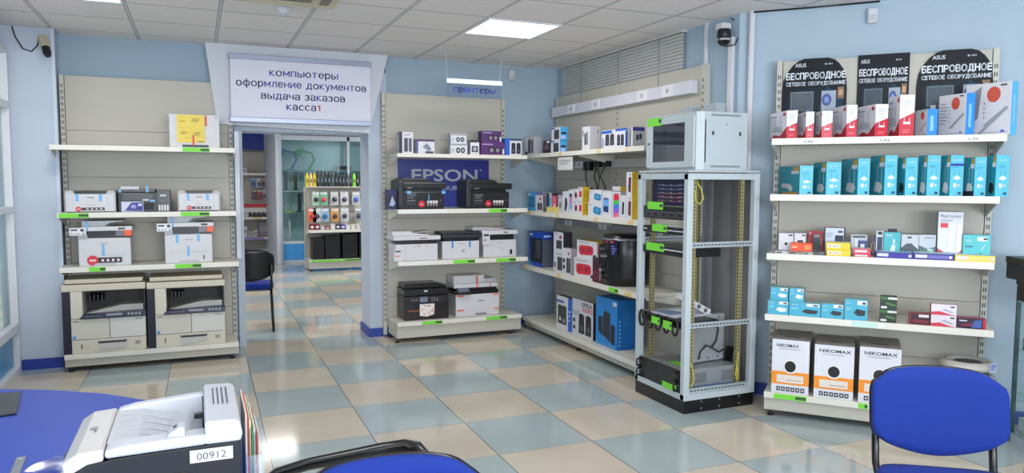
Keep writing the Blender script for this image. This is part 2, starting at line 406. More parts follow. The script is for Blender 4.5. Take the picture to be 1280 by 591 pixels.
# wall with the doorway
mb = MB()
mb.box(-1.03, 0.34, 7.25, 7.6, 0, ZC, WALL); mb.box(0.34, 1.56, 7.25, 7.6, 2.0, ZC, WALLP); mb.box(1.74, 3.75, 7.25, 7.6, 0, ZC, WALL)
struct(mb, 'wall_back')
mb = MB(); mb.box(-1.45, -1.03, 7.0, 7.6, 0, ZC, WALLP); mb.box(-1.04, -1.015, 6.985, 7.01, 0, ZC, M((196,206,222), 0.5)); struct(mb, 'wall_back')
mb = MB(); mb.box(1.56, 1.74, 7.22, 7.62, 0, 2.6, WALLP); struct(mb, 'trim_1')
mb = MB(); mb.box(1.545, 1.75, 7.205, 7.635, 0, 0.085, BASEB); struct(mb, 'baseboard_doorway')
mb = MB(); mb.solid([(0.105,ZC-0.001),(0.187,2.045),(1.551,2.005),(1.737,ZC-0.001)], 7.12, 7.25, M((206,208,216), 0.6)); struct(mb, 'trim_2', bevel=0.003)
mb = MB(); mb.box(0.34, 0.40, 7.22, 7.6, 0, 2.0, WALLP); struct(mb, 'trim_3')
mb = MB(); mb.box(-1.40, -1.02, 6.985, 7.0, 0, 0.085, BASEB); mb.box(-1.02, 0.34, 7.235, 7.25, 0, 0.085, BASEB); mb.box(1.75, 3.63, 7.235, 7.25, 0, 0.085, BASEB); struct(mb, 'baseboard_back')
# right-hand wall with the window behind the blind
mb = MB(); mb.box(3.63, 3.75, 4.335, 7.25, 0, ZC, WALL); struct(mb, 'wall_right')
mb = MB(); mb.box(3.615, 3.63, 4.34, 7.23, 0, 0.085, BASEB); struct(mb, 'baseboard_right')
FD = Frame(3.63, 4.335, -48)
mb = MB(); mb.box(0, 2.6, 0, 0.12, 0, ZC, M((170, 188, 202), 0.75, var=0.04, scale=3)); struct(mb, 'wall_diagonal', loc=(FD.x, FD.y, 0), rz=FD.th)
mb = MB(); mb.box(0.02, 2.6, -0.015, 0, 0, 0.085, BASEB); struct(mb, 'baseboard_diagonal', loc=(FD.x, FD.y, 0), rz=FD.th)
pe = FD.W(2.6, 0)
mb = MB(); mb.box(pe.x, pe.x+0.12, -4, pe.y+0.1, 0, ZC, WALL); struct(mb, 'wall_right')
# wall behind the photographer, with two unseen openings added for the daylight fill
mb = MB()
mb.box(-1.5, pe.x+0.1, -4.2, -4.05, 0, 0.8, WALL); mb.box(-1.5, pe.x+0.1, -4.2, -4.05, 2.3, ZC, WALL)
for a, b in ((-1.5, -1.25), (0.65, 1.15), (3.05, pe.x+0.1)): mb.box(a, b, -4.2, -4.05, 0.8, 2.3, WALL)
struct(mb, 'wall_front')
# left wall: solid near the photographer, white glazed partition further on
mb = MB(); mb.box(-1.52, -1.40, -4.1, -1.95, 0, ZC, WALL); mb.box(-1.52, -1.40, -1.95, 0.75, 0, 0.78, WALL); mb.box(-1.52, -1.40, -1.95, 0.75, 2.32, ZC, WALL); mb.box(-1.52, -1.40, 0.75, 2.2, 0, ZC, WALL); mb.box(-1.52, -1.40, 2.2, 7.0, 2.58, ZC, WALL); struct(mb, 'wall_left')  # holds an unseen opening added for the side fill light
mb = MB(); mb.box(-3.1, -3.0, 2.0, 7.6, 0, ZC, M((176,198,212), 0.8)); struct(mb, 'wall_corridor')
WF = M((216, 218, 222), 0.35)
for n, (y0, y1) in enumerate(((5.95, 6.985), (4.75, 5.95), (3.5, 4.75), (2.2, 3.5))):
    fr = MB()
    for a, b in ((y0, y0+0.045), (y1-0.045, y1)): fr.box(-1.40, -1.335, a, b, 0, 2.58, WF)
    for z0, z1 in ((0, 0.05), (0.33, 0.40), (1.285, 1.335), (2.10, 2.16), (2.53, 2.58)): fr.box(-1.40, -1.335, y0+0.045, y1-0.045, z0, z1, WF)
    wo = struct(fr, 'window_%d' % (n+1), bevel=0.004)
    p = MB(); p.box(-1.40, -1.38, y0+0.045, y1-0.045, 0.05, 0.33, M((84, 150, 196), 0.35)); p.build('lower_panel', wo)
    g = MB(); g.box(-1.395, -1.389, y0+0.045, y1-0.045, 0.40, 2.53, GLASS); g.build('window_pane', wo)
sh = MB()
for z in (0.75, 1.05, 1.45, 1.8): sh.box(-2.3, -1.95, 4.2, 6.9, z, z+0.02, OFFW)
for y in (4.2, 5.5, 6.88): sh.box(-2.3, -1.95, y, y+0.02, 0, 2.0, OFFW)
tag(sh.build('open_shelf'), 'pale open shelf unit standing behind the glazed partition at far left', 'shelf')
# far room
FARW = M((196, 204, 214), 0.7)
mb = MB(); mb.box(-2.6, 5.2, 16.9, 17.1, 0, ZC, FARW); struct(mb, 'wall_far')
mb = MB(); mb.box(-2.7, -2.6, 7.6, 17, 0, ZC, FARW); struct(mb, 'wall_far_left')
mb = MB(); mb.box(4.6, 4.7, 7.6, 17, 0, ZC, FARW); struct(mb, 'wall_far_right')
mb = MB(); mb.box(1.36, 1.43, 14.25, 16.9, 0, ZC, M((206,212,222), 0.5)); struct(mb, 'trim_4')

# ---------------------------------------------------------------- ceiling fittings
def lamp(i, j, label, power=LAMP_POWER, grp=None):
    x, y = 0.1915+0.6113*(i+0.5), 5.186+0.6*(j+0.5)
    t = thing('ceiling_light', label, 'ceiling light', (x, y, ZC), 0, grp)
    f = MB()
    for s in (-1, 1):
        f.box(s*0.297-0.008, s*0.297+0.008, -0.295, 0.295, -0.012, 0, WF); f.box(-0.289, 0.289, s*0.287-0.008, s*0.287+0.008, -0.012, 0, WF)
    f.build('frame', t)
    d = MB(); d.box(-0.289, 0.289, -0.279, 0.279, -0.006, -0.001, LAMPM); d.build('diffuser', t)
    a = area('lamp_light', (0, 0, -0.02), (0, 0, 0), 0.55, 0.53, power, (1.0, 0.975, 0.96)); a.parent = t
lamp(3, 0, 'square white ceiling panel light left of the window blind')
lamp(-2, 0, 'square white ceiling panel light cut by the top edge above the left shelving rack')
for i, j, n in ((1, -6, 'one of the ceiling panel lights above the blue counter'), (4, -6, 'ceiling panel light over the tiled floor in front of the cabinet'), (0, -12, 'rearmost ceiling panel light on the left'), (4, -12, 'rearmost ceiling panel light on the right')):
    lamp(i, j, n)
for i, j, n in ((1, 11, 'ceiling panel light over the glass display cabinet aisle of the next room'), (5, 5, 'ceiling panel light right of the doorway in the next room'), (-3, 5, 'ceiling panel light left of the doorway in the next room'), (5, 11, 'ceiling panel light at the right wall of the next room'), (-3, 11, 'ceiling panel light at the left wall of the next room')):
    lamp(i, j, n, 11 if i == 1 else 58)

t = thing('air_conditioner', 'beige ceiling cassette air conditioner cut by the top edge', 'air conditioner', (0.50, 4.83, ZC))
a = MB(); a.solid([(-0.40,-0.40),(0.40,-0.40),(0.40,0.40),(-0.40,0.40)], -0.045, 0, M((214,202,172), 0.5), axis='z'); a.build('panel', t, bevel=0.012)
a = MB(); a.box(-0.24, 0.24, -0.24, 0.24, -0.052, -0.044, M((200,188,158), 0.5))
for k in range(9): a.box(-0.22, 0.22, -0.215+k*0.05, -0.195+k*0.05, -0.056, -0.051, M((96,88,74)))
a.build('grille', t)
for s in (-1, 1):
    a = MB(); a.box(s*0.31-0.03, s*0.31+0.03, -0.26, 0.26, -0.052, -0.044, M((120,110,90))); a.build('air_outlet', t)
s = MB(); s.lathe([(0.055,0),(0.055,-0.014),(0.046,-0.02),(0.042,-0.034),(0.028,-0.04),(0.0,-0.041)], WHITE); s.lathe([(0.018,-0.039),(0.014,-0.05),(0,-0.052)], PRW2)
tag(s.build('smoke_detector', loc=(0.60, 5.50, ZC)), 'round white smoke detector on the ceiling beside the air conditioner', 'smoke detector')

# ---------------------------------------------------------------- cameras, pipes, small wall fittings
t = thing('security_camera', 'beige bullet security camera with black lens hood high on the left wall', 'security camera', (-1.08, 6.99, 2.62))
b = MB(); b.cyl((0,0.01,0.04), (0.0,-0.06,0.035), 0.02, DGREY); b.cyl((0,-0.06,0.04), (0.0,-0.08,-0.0), 0.012, DGREY); b.build('bracket', t)
b = MB(); X = Matrix.Translation((0.01,-0.10,0)) @ Matrix.Rotation(math.radians(22),4,'Z') @ Matrix.Rotation(math.radians(48),4,'X')
b.box(-0.03,0.03,-0.06,0.07,-0.028,0.028, M((186,178,150), 0.5)); b.xf(X); b.build('body', t, bevel=0.006)
b = MB(); b.cyl((0,-0.06,0),(0,-0.12,0),0.030,BLACK); b.cyl((0,-0.12,0),(0,-0.145,0),0.026,DARK,r2=0.022); b.xf(X); b.build('lens', t)
b = MB(); b.tube([(-0.22,0.005,0.13),(-0.2,0,0.05),(-0.15,-0.01,-0.04),(-0.09,-0.02,-0.06),(-0.05,-0.02,-0.01),(-0.03,-0.03,0.05),(0,-0.05,0.06)], 0.005, DARK); b.build('cable', t)
t = thing('security_camera', 'dark dome security camera with looped cable at the right wall corner', 'security camera', (3.56, 4.42, 2.60))
b = MB(); b.box(-0.03,0.05,-0.02,0.06,0.05,0.10, WHITE); b.build('bracket', t, bevel=0.006)
b = MB(); b.lathe([(0.0,0.06),(0.045,0.055),(0.05,0.02),(0.048,-0.02)], DARK, n=18); b.lathe([(0.046,-0.02),(0.040,-0.045),(0.022,-0.062),(0,-0.066)], BLACK, n=18); b.build('dome', t)
b = MB(); b.lathe([(0.052,-0.028),(0.052,-0.014)], OFFW, n=18); b.build('ring', t)
b = MB(); b.tube([(0.06,0.0,0.14),(0.085,-0.05,0.10),(0.08,-0.07,0.0),(0.04,-0.075,-0.065),(-0.03,-0.06,-0.08),(-0.065,-0.03,-0.03),(-0.055,-0.02,0.04)], 0.0045, DARK)
b.tube([(0.09,-0.06,0.13),(0.10,-0.08,0.04),(0.10,-0.08,-0.03),(0.09,-0.07,-0.05)], 0.005, DARK); b.build('cable', t)
def trunk(name, label, x, y, z0, z1, wx, wy, m=WHITE, rz=0):
    b = MB(); b.box(-wx/2, wx/2, -wy, 0, z0, z1, m); return tag(b.build(name, loc=(x, y, 0), rz=rz, bevel=0.003), label, 'cable duct')
trunk('cable_duct', 'thin white cable duct on the right wall above the tall shelving end', 3.63, 4.70, 2.28, ZC, 0.03, 0.02, WHITE, -PI/2)
trunk('cable_duct', 'white cable duct running down below the dome camera', 3.63, 4.40, 0.1, 2.60, 0.045, 0.03, WHITE, -PI/2)
q = FD.W(0.09, -0.03); b = MB(); b.cyl((q.x, q.y, 0.0), (q.x, q.y, ZC), 0.022, WHITE); tag(b.build('pipe'), 'white vertical pipe left of the router display rack', 'pipe')
q = FD.W(0.10, -0.05); q2 = FD.W(0.9, -0.02); qa = FD.W(0.5, -0.06)
b = MB(); b.tube([(q.x,q.y,ZC-0.01),(qa.x,qa.y,ZC-0.015),(q2.x,q2.y,ZC-0.006)], 0.006, BLACK); tag(b.build('black_cable'), 'black cable running along the ceiling edge at top right', 'cable')
def sensor(x, y, z, rz, label):
    t = thing('motion_sensor', label, 'motion sensor', (x, y, z), rz)
    b = MB(); b.box(-0.032, 0.032, -0.045, 0, -0.05, 0.05, WHITE); b.build('body', t, bevel=0.012)
    b = MB(); b.box(-0.022, 0.022, -0.050, -0.044, -0.038, 0.004, PRW2); b.build('sensor_window', t, bevel=0.004)
sensor(3.08, 7.25, 2.66, 0, 'small white motion sensor high on the back wall')
q = FD.W(0.86, 0); sensor(q.x, q.y, 2.66, FD.th, 'small white motion sensor at the ceiling above the router posters')

# window blind on the right wall
t = thing('window_blind', 'grey horizontal slat blind behind the top of the side shelving', 'blind', (3.60, 6.02, 0))
SL = M((192, 192, 188), 0.45)
b = MB(); b.box(-0.03, 0.03, -1.07, 1.07, 2.735, ZC-0.002, SL); b.build('head_rail', t)
b = MB()
for k in range(14):
    z = 2.72-k*0.028
    X = Matrix.Translation((0, 0, z)) @ Matrix.Rotation(math.radians(58), 4, 'Y')
    b.box(-0.0125, 0.0125, -1.06, 1.06, -0.0006, 0.0006, SL, X=X)
b.build('slats', t)
b = MB()
for y in (-0.75, -0.1, 0.6): b.tube([(-0.022, y, 2.735), (-0.022, y, 2.33)], 0.0022, M((120,120,120)))
b.build('ladder_cord', t)
b = MB(); b.box(-0.012, 0.012, -1.06, 1.06, 2.315, 2.335, SL); b.build('bottom_rail', t)
b = MB()
b.box(3.618, 3.628, 5.0, 7.05, 2.0, 2.72, M((120, 132, 142), 0.3)); b.build('window_5')['kind'] = 'structure'

# ---------------------------------------------------------------- signs
t = thing('hanging_sign_board', 'large white information sign board with blue Cyrillic lettering above the doorway', 'sign', (0, 7.05, 0))
X0, X1, Z0, Z1 = 0.305, 1.545, 2.10, 2.63
b = MB(); b.box(X0, X1, 0, 0.05, Z0, Z1, M((212,210,226), 0.35, var=0.05, scale=2)); f = b.F(X0, X1, 0, 0.05, Z0, Z1, 'F')
BL = M((60, 60, 160), 0.5)
for tx, u0, u1, v0 in (('компьютеры', 0.27, 0.755, 0.735), ('оформление документов', 0.04, 0.965, 0.545), ('выдача заказов', 0.21, 0.805, 0.345), ('касса', 0.385, 0.59, 0.17)):
    f.text(tx, u0, v0, u1, v0+0.082, BL)
f.text('1', 0.605, 0.17, 0.622, 0.24, M((200, 90, 70)))
b.build('sign_face', t)
for z in (Z0-0.035, Z1-0.01):
    b = MB(); b.box(X0-0.012, X1+0.012, -0.012, 0.06, z, z+0.045, M((150,156,176), 0.3, 0.5)); b.build('clamp_rail', t, bevel=0.004)
t = thing('hanging_sign', 'clear hanging sign reading printers in blue Cyrillic on two chains', 'sign', (0, 6.39, 0))
b = MB(); b.box(2.088, 2.625, -0.012, 0.012, 2.425, 2.466, M((232,232,240), 0.3)); b.build('top_rail', t, bevel=0.003)
b = MB(); b.box(2.092, 2.62, -0.002, 0.002, 2.30, 2.425, glass('sign_pane', (0.86, 0.92, 0.98), 0.10, 0.05)); f = b.F(2.092, 2.62, -0.002, 0.002, 2.30, 2.425, 'F')
f.text('принтеры', 0.13, 0.40, 0.88, 0.72, M((40, 60, 170), 0.7)); b.build('sign_plate', t)
for x, dx in ((2.095, -0.015), (2.60, 0.035)):
    b = MB(); n = 14
    for k in range(n):
        z = 2.470+(ZC-2.470)*(k+0.5)/n; xx = x+dx*(k+0.5)/n
        R = Matrix.Translation((xx, 0, z)) @ Matrix.Rotation((PI/2)*(k % 2), 4, 'Z')
        b.tube([R @ Vector((0.005*math.cos(q*PI/4), 0, 0.013*math.sin(q*PI/4))) for q in range(8)], 0.0014, M((190,190,196),0.3,0.5), n=4, close=True)
    b.build('chain', t)

# ================================================================ SHELVING RACKS
SLOT = M((44, 42, 42), 0.6)
def rack(label, fr, W, ztop, shelves, base, name='shelving_rack', bays=1, zboards=(0.40, 0.79, 1.18, 1.57, 1.96), dep=0.39):
    """shelves: (top z, u0, u1, depth, [(tag u0, tag u1, material)], lip height)"""
    t = thing(name, label, 'shelving rack', fr.W(0, 0, 0), fr.th)
    bw = W/bays
    for k in range(bays):
        b = MB(); zs = [0.10]+[z for z in zboards if z < ztop-0.1]+[ztop]
        for a, c in zip(zs, zs[1:]): b.box(k*bw+0.022, (k+1)*bw-0.022, 0.0, 0.018, a+0.0015, c-0.0015, BEIGE)
        b.build('back_panel', t)
    for k in range(bays+1):
        b = MB(); u = k*bw; wv = 0.017
        b.box(u-wv, u+wv, -0.004, 0.05, 0.02, ztop+0.004, M((190,188,176),0.4))
        n = int((ztop-0.2)/0.05)
        for i in range(n):
            z = 0.16+i*0.05
            for du in (-0.009, 0.003): b.face([(u+du, -0.0045, z), (u+du+0.006, -0.0045, z), (u+du+0.006, -0.0045, z+0.026), (u+du, -0.0045, z+0.026)], SLOT)
        b.build('upright', t)
    for (z, u0, u1, dp, tags, lip) in shelves:
        b = MB()
        b.box(u0, u1, -dp, -0.006, z-0.028, z, SHELF)
        b.box(u0, u1, -dp-0.012, -dp, z-lip+0.003, z+0.003, RAIL)
        so = b.build('shelf', t, bevel=0.0025)
        m = max(1, round((u1-u0)/1.3))
        for k in range(m+1):
            u = u0+0.006+(u1-u0-0.012)*k/m
            c = MB(); c.solid([(-0.01, z-0.03), (-dp+0.03, z-0.03), (-dp+0.03, z-0.045), (-0.06, z-0.11), (-0.01, z-0.13)], u-0.003, u+0.003, SHELF, axis='x'); c.build('bracket', so)
        for (a, e, mm) in tags:
            c = MB(); c.box(a, e, -dp-0.0135, -dp-0.012, z-lip+0.006, z-0.001, mm)
            if mm is GREEN: c.F(a, e, -dp-0.0135, -dp-0.012, z-lip+0.006, z-0.001, 'F').rect(0.66, 0.2, 0.98, 0.8, GREEND)
            c.build('price_tag', so)
    (bz, bd, u0, u1, tags) = base
    b = MB(); b.box(u0, u1, -bd+0.012, -0.002, 0.045, bz-0.03, M((188,184,172),0.45)); bo = b.build('plinth', t, bevel=0.002)
    b = MB(); b.box(u0, u1, -bd, -0.002, bz-0.028, bz, SHELF); b.box(u0, u1, -bd-0.012, -bd, bz-0.037, bz+0.003, RAIL); so = b.build('base_shelf', t, bevel=0.0025)
    for (a, e, mm) in tags:
        c = MB(); c.box(a, e, -bd-0.0135, -bd-0.012, bz-0.034, bz-0.001, mm)
        if mm is GREEN: c.F(a, e, -bd-0.0135, -bd-0.012, bz-0.034, bz-0.001, 'F').rect(0.66, 0.2, 0.98, 0.8, GREEND)
        c.build('price_tag', so)
    for k in range(bays+1):
        for v in (-bd+0.05, -0.05):
            uu = min(max(k*bw, 0.04), W-0.04)
            c = MB(); c.cyl((uu, v, 0.012), (uu, v, 0.05), 0.008, DGREY); c.cyl((uu, v, 0), (uu, v, 0.012), 0.022, BLACK); c.build('foot', t)
    return t
LT = M((226,226,222), 0.35)
def tg(fr, v, lst, py):   # price tags given by where they stand on the rail in the photograph
    return [(fr.at(a, py, v)[0], fr.at(b, py, v)[0], m) for a, b, m in lst]
W_ = LT
rack('beige slotted shelving rack left of the doorway holding printers and two large copiers', RA, 1.30, 2.41, [
    (1.818, -0.045, 1.315, 0.39, tg(RA, -0.402, [(228, 262, GREEN)], 186), 0.04),
    (1.283, -0.01, 1.315, 0.40, tg(RA, -0.412, [(73, 111, GREEN), (226, 262, GREEN)], 268), 0.042),
    (0.848, -0.01, 1.325, 0.40, tg(RA, -0.412, [(111, 132, GREEN), (219, 252, GREEN)], 332), 0.042)],
    (0.145, 0.40, 0.0, 1.31, []))
rack('beige shelving rack right of the doorway with the blue banner and office printers', RB, 1.26, 2.40, [
    (1.803, 0.03, 1.36, 0.39, [], 0.036),
    (1.278, 0.03, 1.36, 0.40, tg(RB, -0.412, [(501, 560, LT), (611, 634, GREEN)], 263), 0.042),
    (0.786, 0.03, 1.365, 0.40, tg(RB, -0.412, [(499, 537, LT), (567, 594, GREEN), (620, 645, GREEN)], 327), 0.042)],
    (0.20, 0.36, 0.03, 1.32, tg(RB, -0.372, [(528, 553, GREEN), (608, 634, GREEN)], 405)))
YT = M((224, 196, 140), 0.5)
rack('long beige two-bay shelving rack along the right wall with a white socket trunking', RC, 2.50, 2.44, [
    (1.822, 0.12, 2.36, 0.42, tg(RC, -0.432, [(699, 702, YT), (746, 750, YT), (782, 785, YT)], 195), 0.04),
    (1.248, 0.12, 2.38, 0.43, tg(RC, -0.442, [(660, 664, YT), (695, 698, YT), (743, 747, YT), (785, 791, YT)], 270), 0.045),
    (0.678, 0.12, 2.38, 0.43, tg(RC, -0.442, [(654, 658, YT), (696, 701, YT), (761, 773, GREEN), (781, 790, YT)], 352), 0.045)],
    (0.13, 0.43, 0.12, 2.38, []), bays=2)
RACKD = rack('beige shelving rack at the right holding routers, teal boxes and cable cartons', RD, 1.27, 2.38, [
    (1.828, 0.0, 1.285, 0.40, tg(RD, -0.412, [(985, 1030, LT), (1078, 1128, LT), (1182, 1240, LT)], 177), 0.042),
    (1.468, 0.0, 1.265, 0.40, [], 0.042),
    (1.083, -0.01, 1.255, 0.41, [], 0.042),
    (0.682, -0.01, 1.27, 0.41, tg(RD, -0.422, [(1058, 1064, LT), (1065, 1096, M((190,222,212),0.4)), (1098, 1106, LT)], 408), 0.042)],
    (0.165, 0.42, 0.0, 1.28, tg(RD, -0.432, [(967, 1008, GREEN), (1073, 1085, GREEN)], 500)))

for px_ in (1005, 1100, 1210):
    u = RD.at(px_, 177, -0.414)[0]; c = MB(); Face(c, (u, -0.4136, 1.828-0.030), (1,0,0), (0,0,1), (0,-1,0), 0.05, 0.02).text('CN', 0, 0.1, 1, 0.8, DGREY); c.build('rail_mark', RACKD)

# ================================================================ PRINTERS AND COPIERS
def spot(fr, pxL, pxR, pyB, pyT, v, z):
    """front-centre place, turn, width and height of a machine seen between pxL and pxR"""
    u0, _ = fr.at(pxL, pyB, v); u1, _ = fr.at(pxR, pyB, v); _, zt = fr.at((pxL+pxR)/2, pyT, v)
    return fr.W((u0+u1)/2, v, z), fr.th, u1-u0, zt-z
def on_shelf(fr, name, label, cat, px, pyB, pyT, v, z, group=None):
    loc, rz, w, h = spot(fr, px[0], px[1], pyB, pyT, v, z)
    return thing(name, label, cat, loc, rz, group), w, h
def tapes(t, lst, m, y=-0.002):
    for x, z, w, h in lst:
        b = MB(); b.box(x-w/2, x+w/2, y-0.0012, y, z, z+h, m); b.build('tape', t)
def sticker(t, w, h, x=-0.3, zz=0.17, y=-0.0012):
    b = MB(); b.box(w*(x+0.06), w*(x+0.52), y-0.001, y, h*(zz-0.06), h*(zz+0.06), M((40,30,38),0.4))
    b.cyl((w*x, y-0.0025, h*zz), (w*x, y, h*zz), h*0.11, M((206,40,56),0.4), n=20)
    f = b.F(w*(x+0.06), w*(x+0.52), y-0.001, y, h*(zz-0.06), h*(zz+0.06), 'F')
    for k in range(4): f.rect(0.2+0.2*k, 0.25, 0.3+0.2*k, 0.7, M((220,210,214),0.4))
    f2 = Face(b, (w*x-h*0.08, y-0.0025, h*zz-h*0.03), (1,0,0), (0,0,1), (0,-1,0), h*0.16, h*0.06); f2.rect(0.1,0.1,0.9,0.9,M((236,180,186)))
    b.build('sticker', t)

def laser(px, pyB, pyT, v, label):
    t, w, h = on_shelf(RA, 'laser_printer', label, 'printer', px, pyB, pyT, v, 1.283, 'white laser printers on the middle shelf')
    d = 0.24; x0, x1 = -w/2, w/2
    b = MB(); b.solid([(0,0.006),(0,h*0.84),(0.035,h),(d,h),(d,0.006)], x0+0.006, x1-0.006, PRW, axis='x'); b.build('body', t, bevel=0.006)
    b = MB(); b.box(x0-0.001, x0+0.012, 0.01, d-0.01, 0, h*0.93, PRW2); b.build('side_cover', t, bevel=0.004)
    b = MB(); b.box(x1-0.012, x1+0.001, 0.01, d-0.01, 0, h*0.93, PRW2); b.build('side_cover', t, bevel=0.004)
    b = MB(); b.solid([(-0.33*w,h*1.006),(0.33*w,h*1.006),(0.30*w,h*0.88),(-0.30*w,h*0.88)], -0.001, 0.10, BLACK); b.build('output_slot', t)
    b = MB(); b.box(-0.34*w, 0.34*w, -0.004, 0.0, h*0.06, h*0.80, PRW); f = b.F(-0.34*w, 0.34*w, -0.004, 0, h*0.06, h*0.80, 'F')
    f.rect(0.40, 0.82, 0.60, 0.88, M((120,120,126))); f.rect(0.36, 0.38, 0.64, 0.41, M((170,160,160))); b.build('front_flap', t, bevel=0.002)
    tapes(t, [(-0.26*w, h*0.52, 0.022, h*0.32), (0.20*w, h*0.52, 0.022, h*0.32)], TAPE, -0.004)
    b = MB(); b.box(-0.3*w, -0.3*w+0.001, -0.001, 0, 0, 0.001, PRW)
    sticker(t, w, h, -0.24, 0.17, -0.005)
laser((81.5, 145), 265, 238.5, -0.33, 'white laser printer, leftmost on the shelf above the two small copiers')
laser((222.5, 275.5), 263, 238, -0.30, 'white laser printer with red sticker at the right end of its shelf')

# dark inkjet printer with ink tanks
t, w, h = on_shelf(RA, 'inkjet_printer', 'black ink tank printer with a photo leaflet between the two white laser printers', 'printer', (148, 213), 264, 236.5, -0.33, 1.283)
d = 0.26
b = MB(); b.box(-w/2, w/2-0.001, 0.004, d, 0, h*0.86, M((24,25,30),0.35)); b.build('body', t, bevel=0.006)
b = MB(); b.box(-w/2, w*0.22, 0.0, d, h*0.86, h, M((30,31,36),0.3)); b.build('scanner_lid', t, bevel=0.005)
b = MB(); b.box(-w*0.42, w*0.17, -0.003, 0.004, h*0.50, h*0.80, M((36,38,46),0.3)); b.F(-w*0.42, w*0.17, -0.003, 0.004, h*0.50, h*0.80, 'F').rect(0.66, 0.0, 0.86, 0.22, M((210,210,216))); b.build('control_panel', t, bevel=0.002)
b = MB(); b.box(-w*0.40, w*0.18, -0.001, 0.02, h*0.1, h*0.40, M((4,4,6))); b.build('paper_slot', t)
b = MB(); b.box(w*0.24, w/2+0.004, -0.014, d*0.7, 0, h*0.97, M((20,21,26),0.3)); f = b.F(w*0.24, w/2+0.004, -0.014, d*0.7, 0, h*0.97, 'F')
for k in range(4): f.rect(0.12+0.2*k, 0.06, 0.25+0.2*k, 0.32, M((214,214,220)))
f.rect(0.25, 0.70, 0.70, 0.80, M((190,190,196))); f.rect(0.35, 0.5, 0.6, 0.54, M((120,120,126))); b.build('ink_tank', t, bevel=0.003)
b = MB(); b.box(-w*0.44, -w*0.02, -0.006, -0.004, 0.004, h*0.46, M((190,192,214),0.3)); f = b.F(-w*0.44, -w*0.02, -0.006, -0.004, 0.004, h*0.46, 'F')
f.poly([(0.16,0.1),(0.98,0.04),(0.98,0.95),(0.45,0.9)], M((62,64,140))); f.ell(0.55,0.5,0.13,0.2,M((150,150,210))); f.rect(0.75,0.55,0.93,0.8,M((200,200,230))); b.build('photo_leaflet', t)
b = MB(); b.box(-w*0.46, -w*0.10, 0.06, 0.2, h*0.86, h*1.12, M((206,208,214),0.4)); b.build('paper_support', t, bevel=0.004)
tapes(t, [(0.06*w, h*0.86, 0.016, h*0.28)], TAPE, -0.001); tapes(t, [(-0.46*w, h*0.86, 0.016, h*0.15)], TAPE, -0.001); tapes(t, [(0.16*w, h*0.45, 0.04, h*0.08)], TAPE, -0.004)

# top shelf: white printer with yellow sheet
t, w, h = on_shelf(RA, 'laser_printer', 'white printer with a yellow instruction sheet alone on the top shelf', 'printer', (212, 275), 184, 143, -0.30, 1.818)
b = MB(); b.box(-w/2, w/2, 0, 0.22, 0, h, PRW); f = b.F(-w/2, w/2, 0, 0.22, 0, h, 'F')
f.rect(0.0, 0.27, 1.0, 0.277, M((170,170,176))); f.rect(0.895, 0.30, 0.90, 0.95, M((186,186,190))); f.rect(0.115, 0.30, 0.12, 0.95, M((186,186,190))); f.rect(0.925, 0.90, 0.945, 0.95, DGREY)
b.build('body', t, bevel=0.006)
b = MB(); b.box(-0.25*w, 0.27*w, -0.003, 0, 0.004, h*0.10, BLACK); b.build('paper_slot', t)
b = MB(); b.box(-0.35*w, 0.20*w, -0.0055, -0.003, h*0.16, h*0.985, M((232,208,96),0.6)); f = b.F(-0.35*w, 0.20*w, -0.0055, -0.003, h*0.16, h*0.985, 'F')
IN = M((120,104,50))
for u, v_, ru, rv in ((0.2,0.76,0.14,0.03),(0.68,0.82,0.16,0.07),(0.25,0.36,0.14,0.05),(0.72,0.33,0.16,0.07),(0.35,0.18,0.06,0.025)):
    for k in range(3): f.rect(u-ru+0.02*k, v_-rv+k*rv*0.7, u+ru*(0.5+0.2*k), v_-rv+k*rv*0.7+rv*0.22, IN)
f.rect(0.75,0.03,0.93,0.06,IN); f.rect(0.49,0.05,0.495,0.95,M((200,178,80))); f.rect(0.05,0.52,0.95,0.525,M((200,178,80)))
b.build('instruction_sheet', t)
tapes(t, [(0.225*w, h*0.66, 0.016, h*0.30), (-0.03*w, h*0.08, 0.016, h*0.31)], M((214,72,36),0.4), -0.0058)

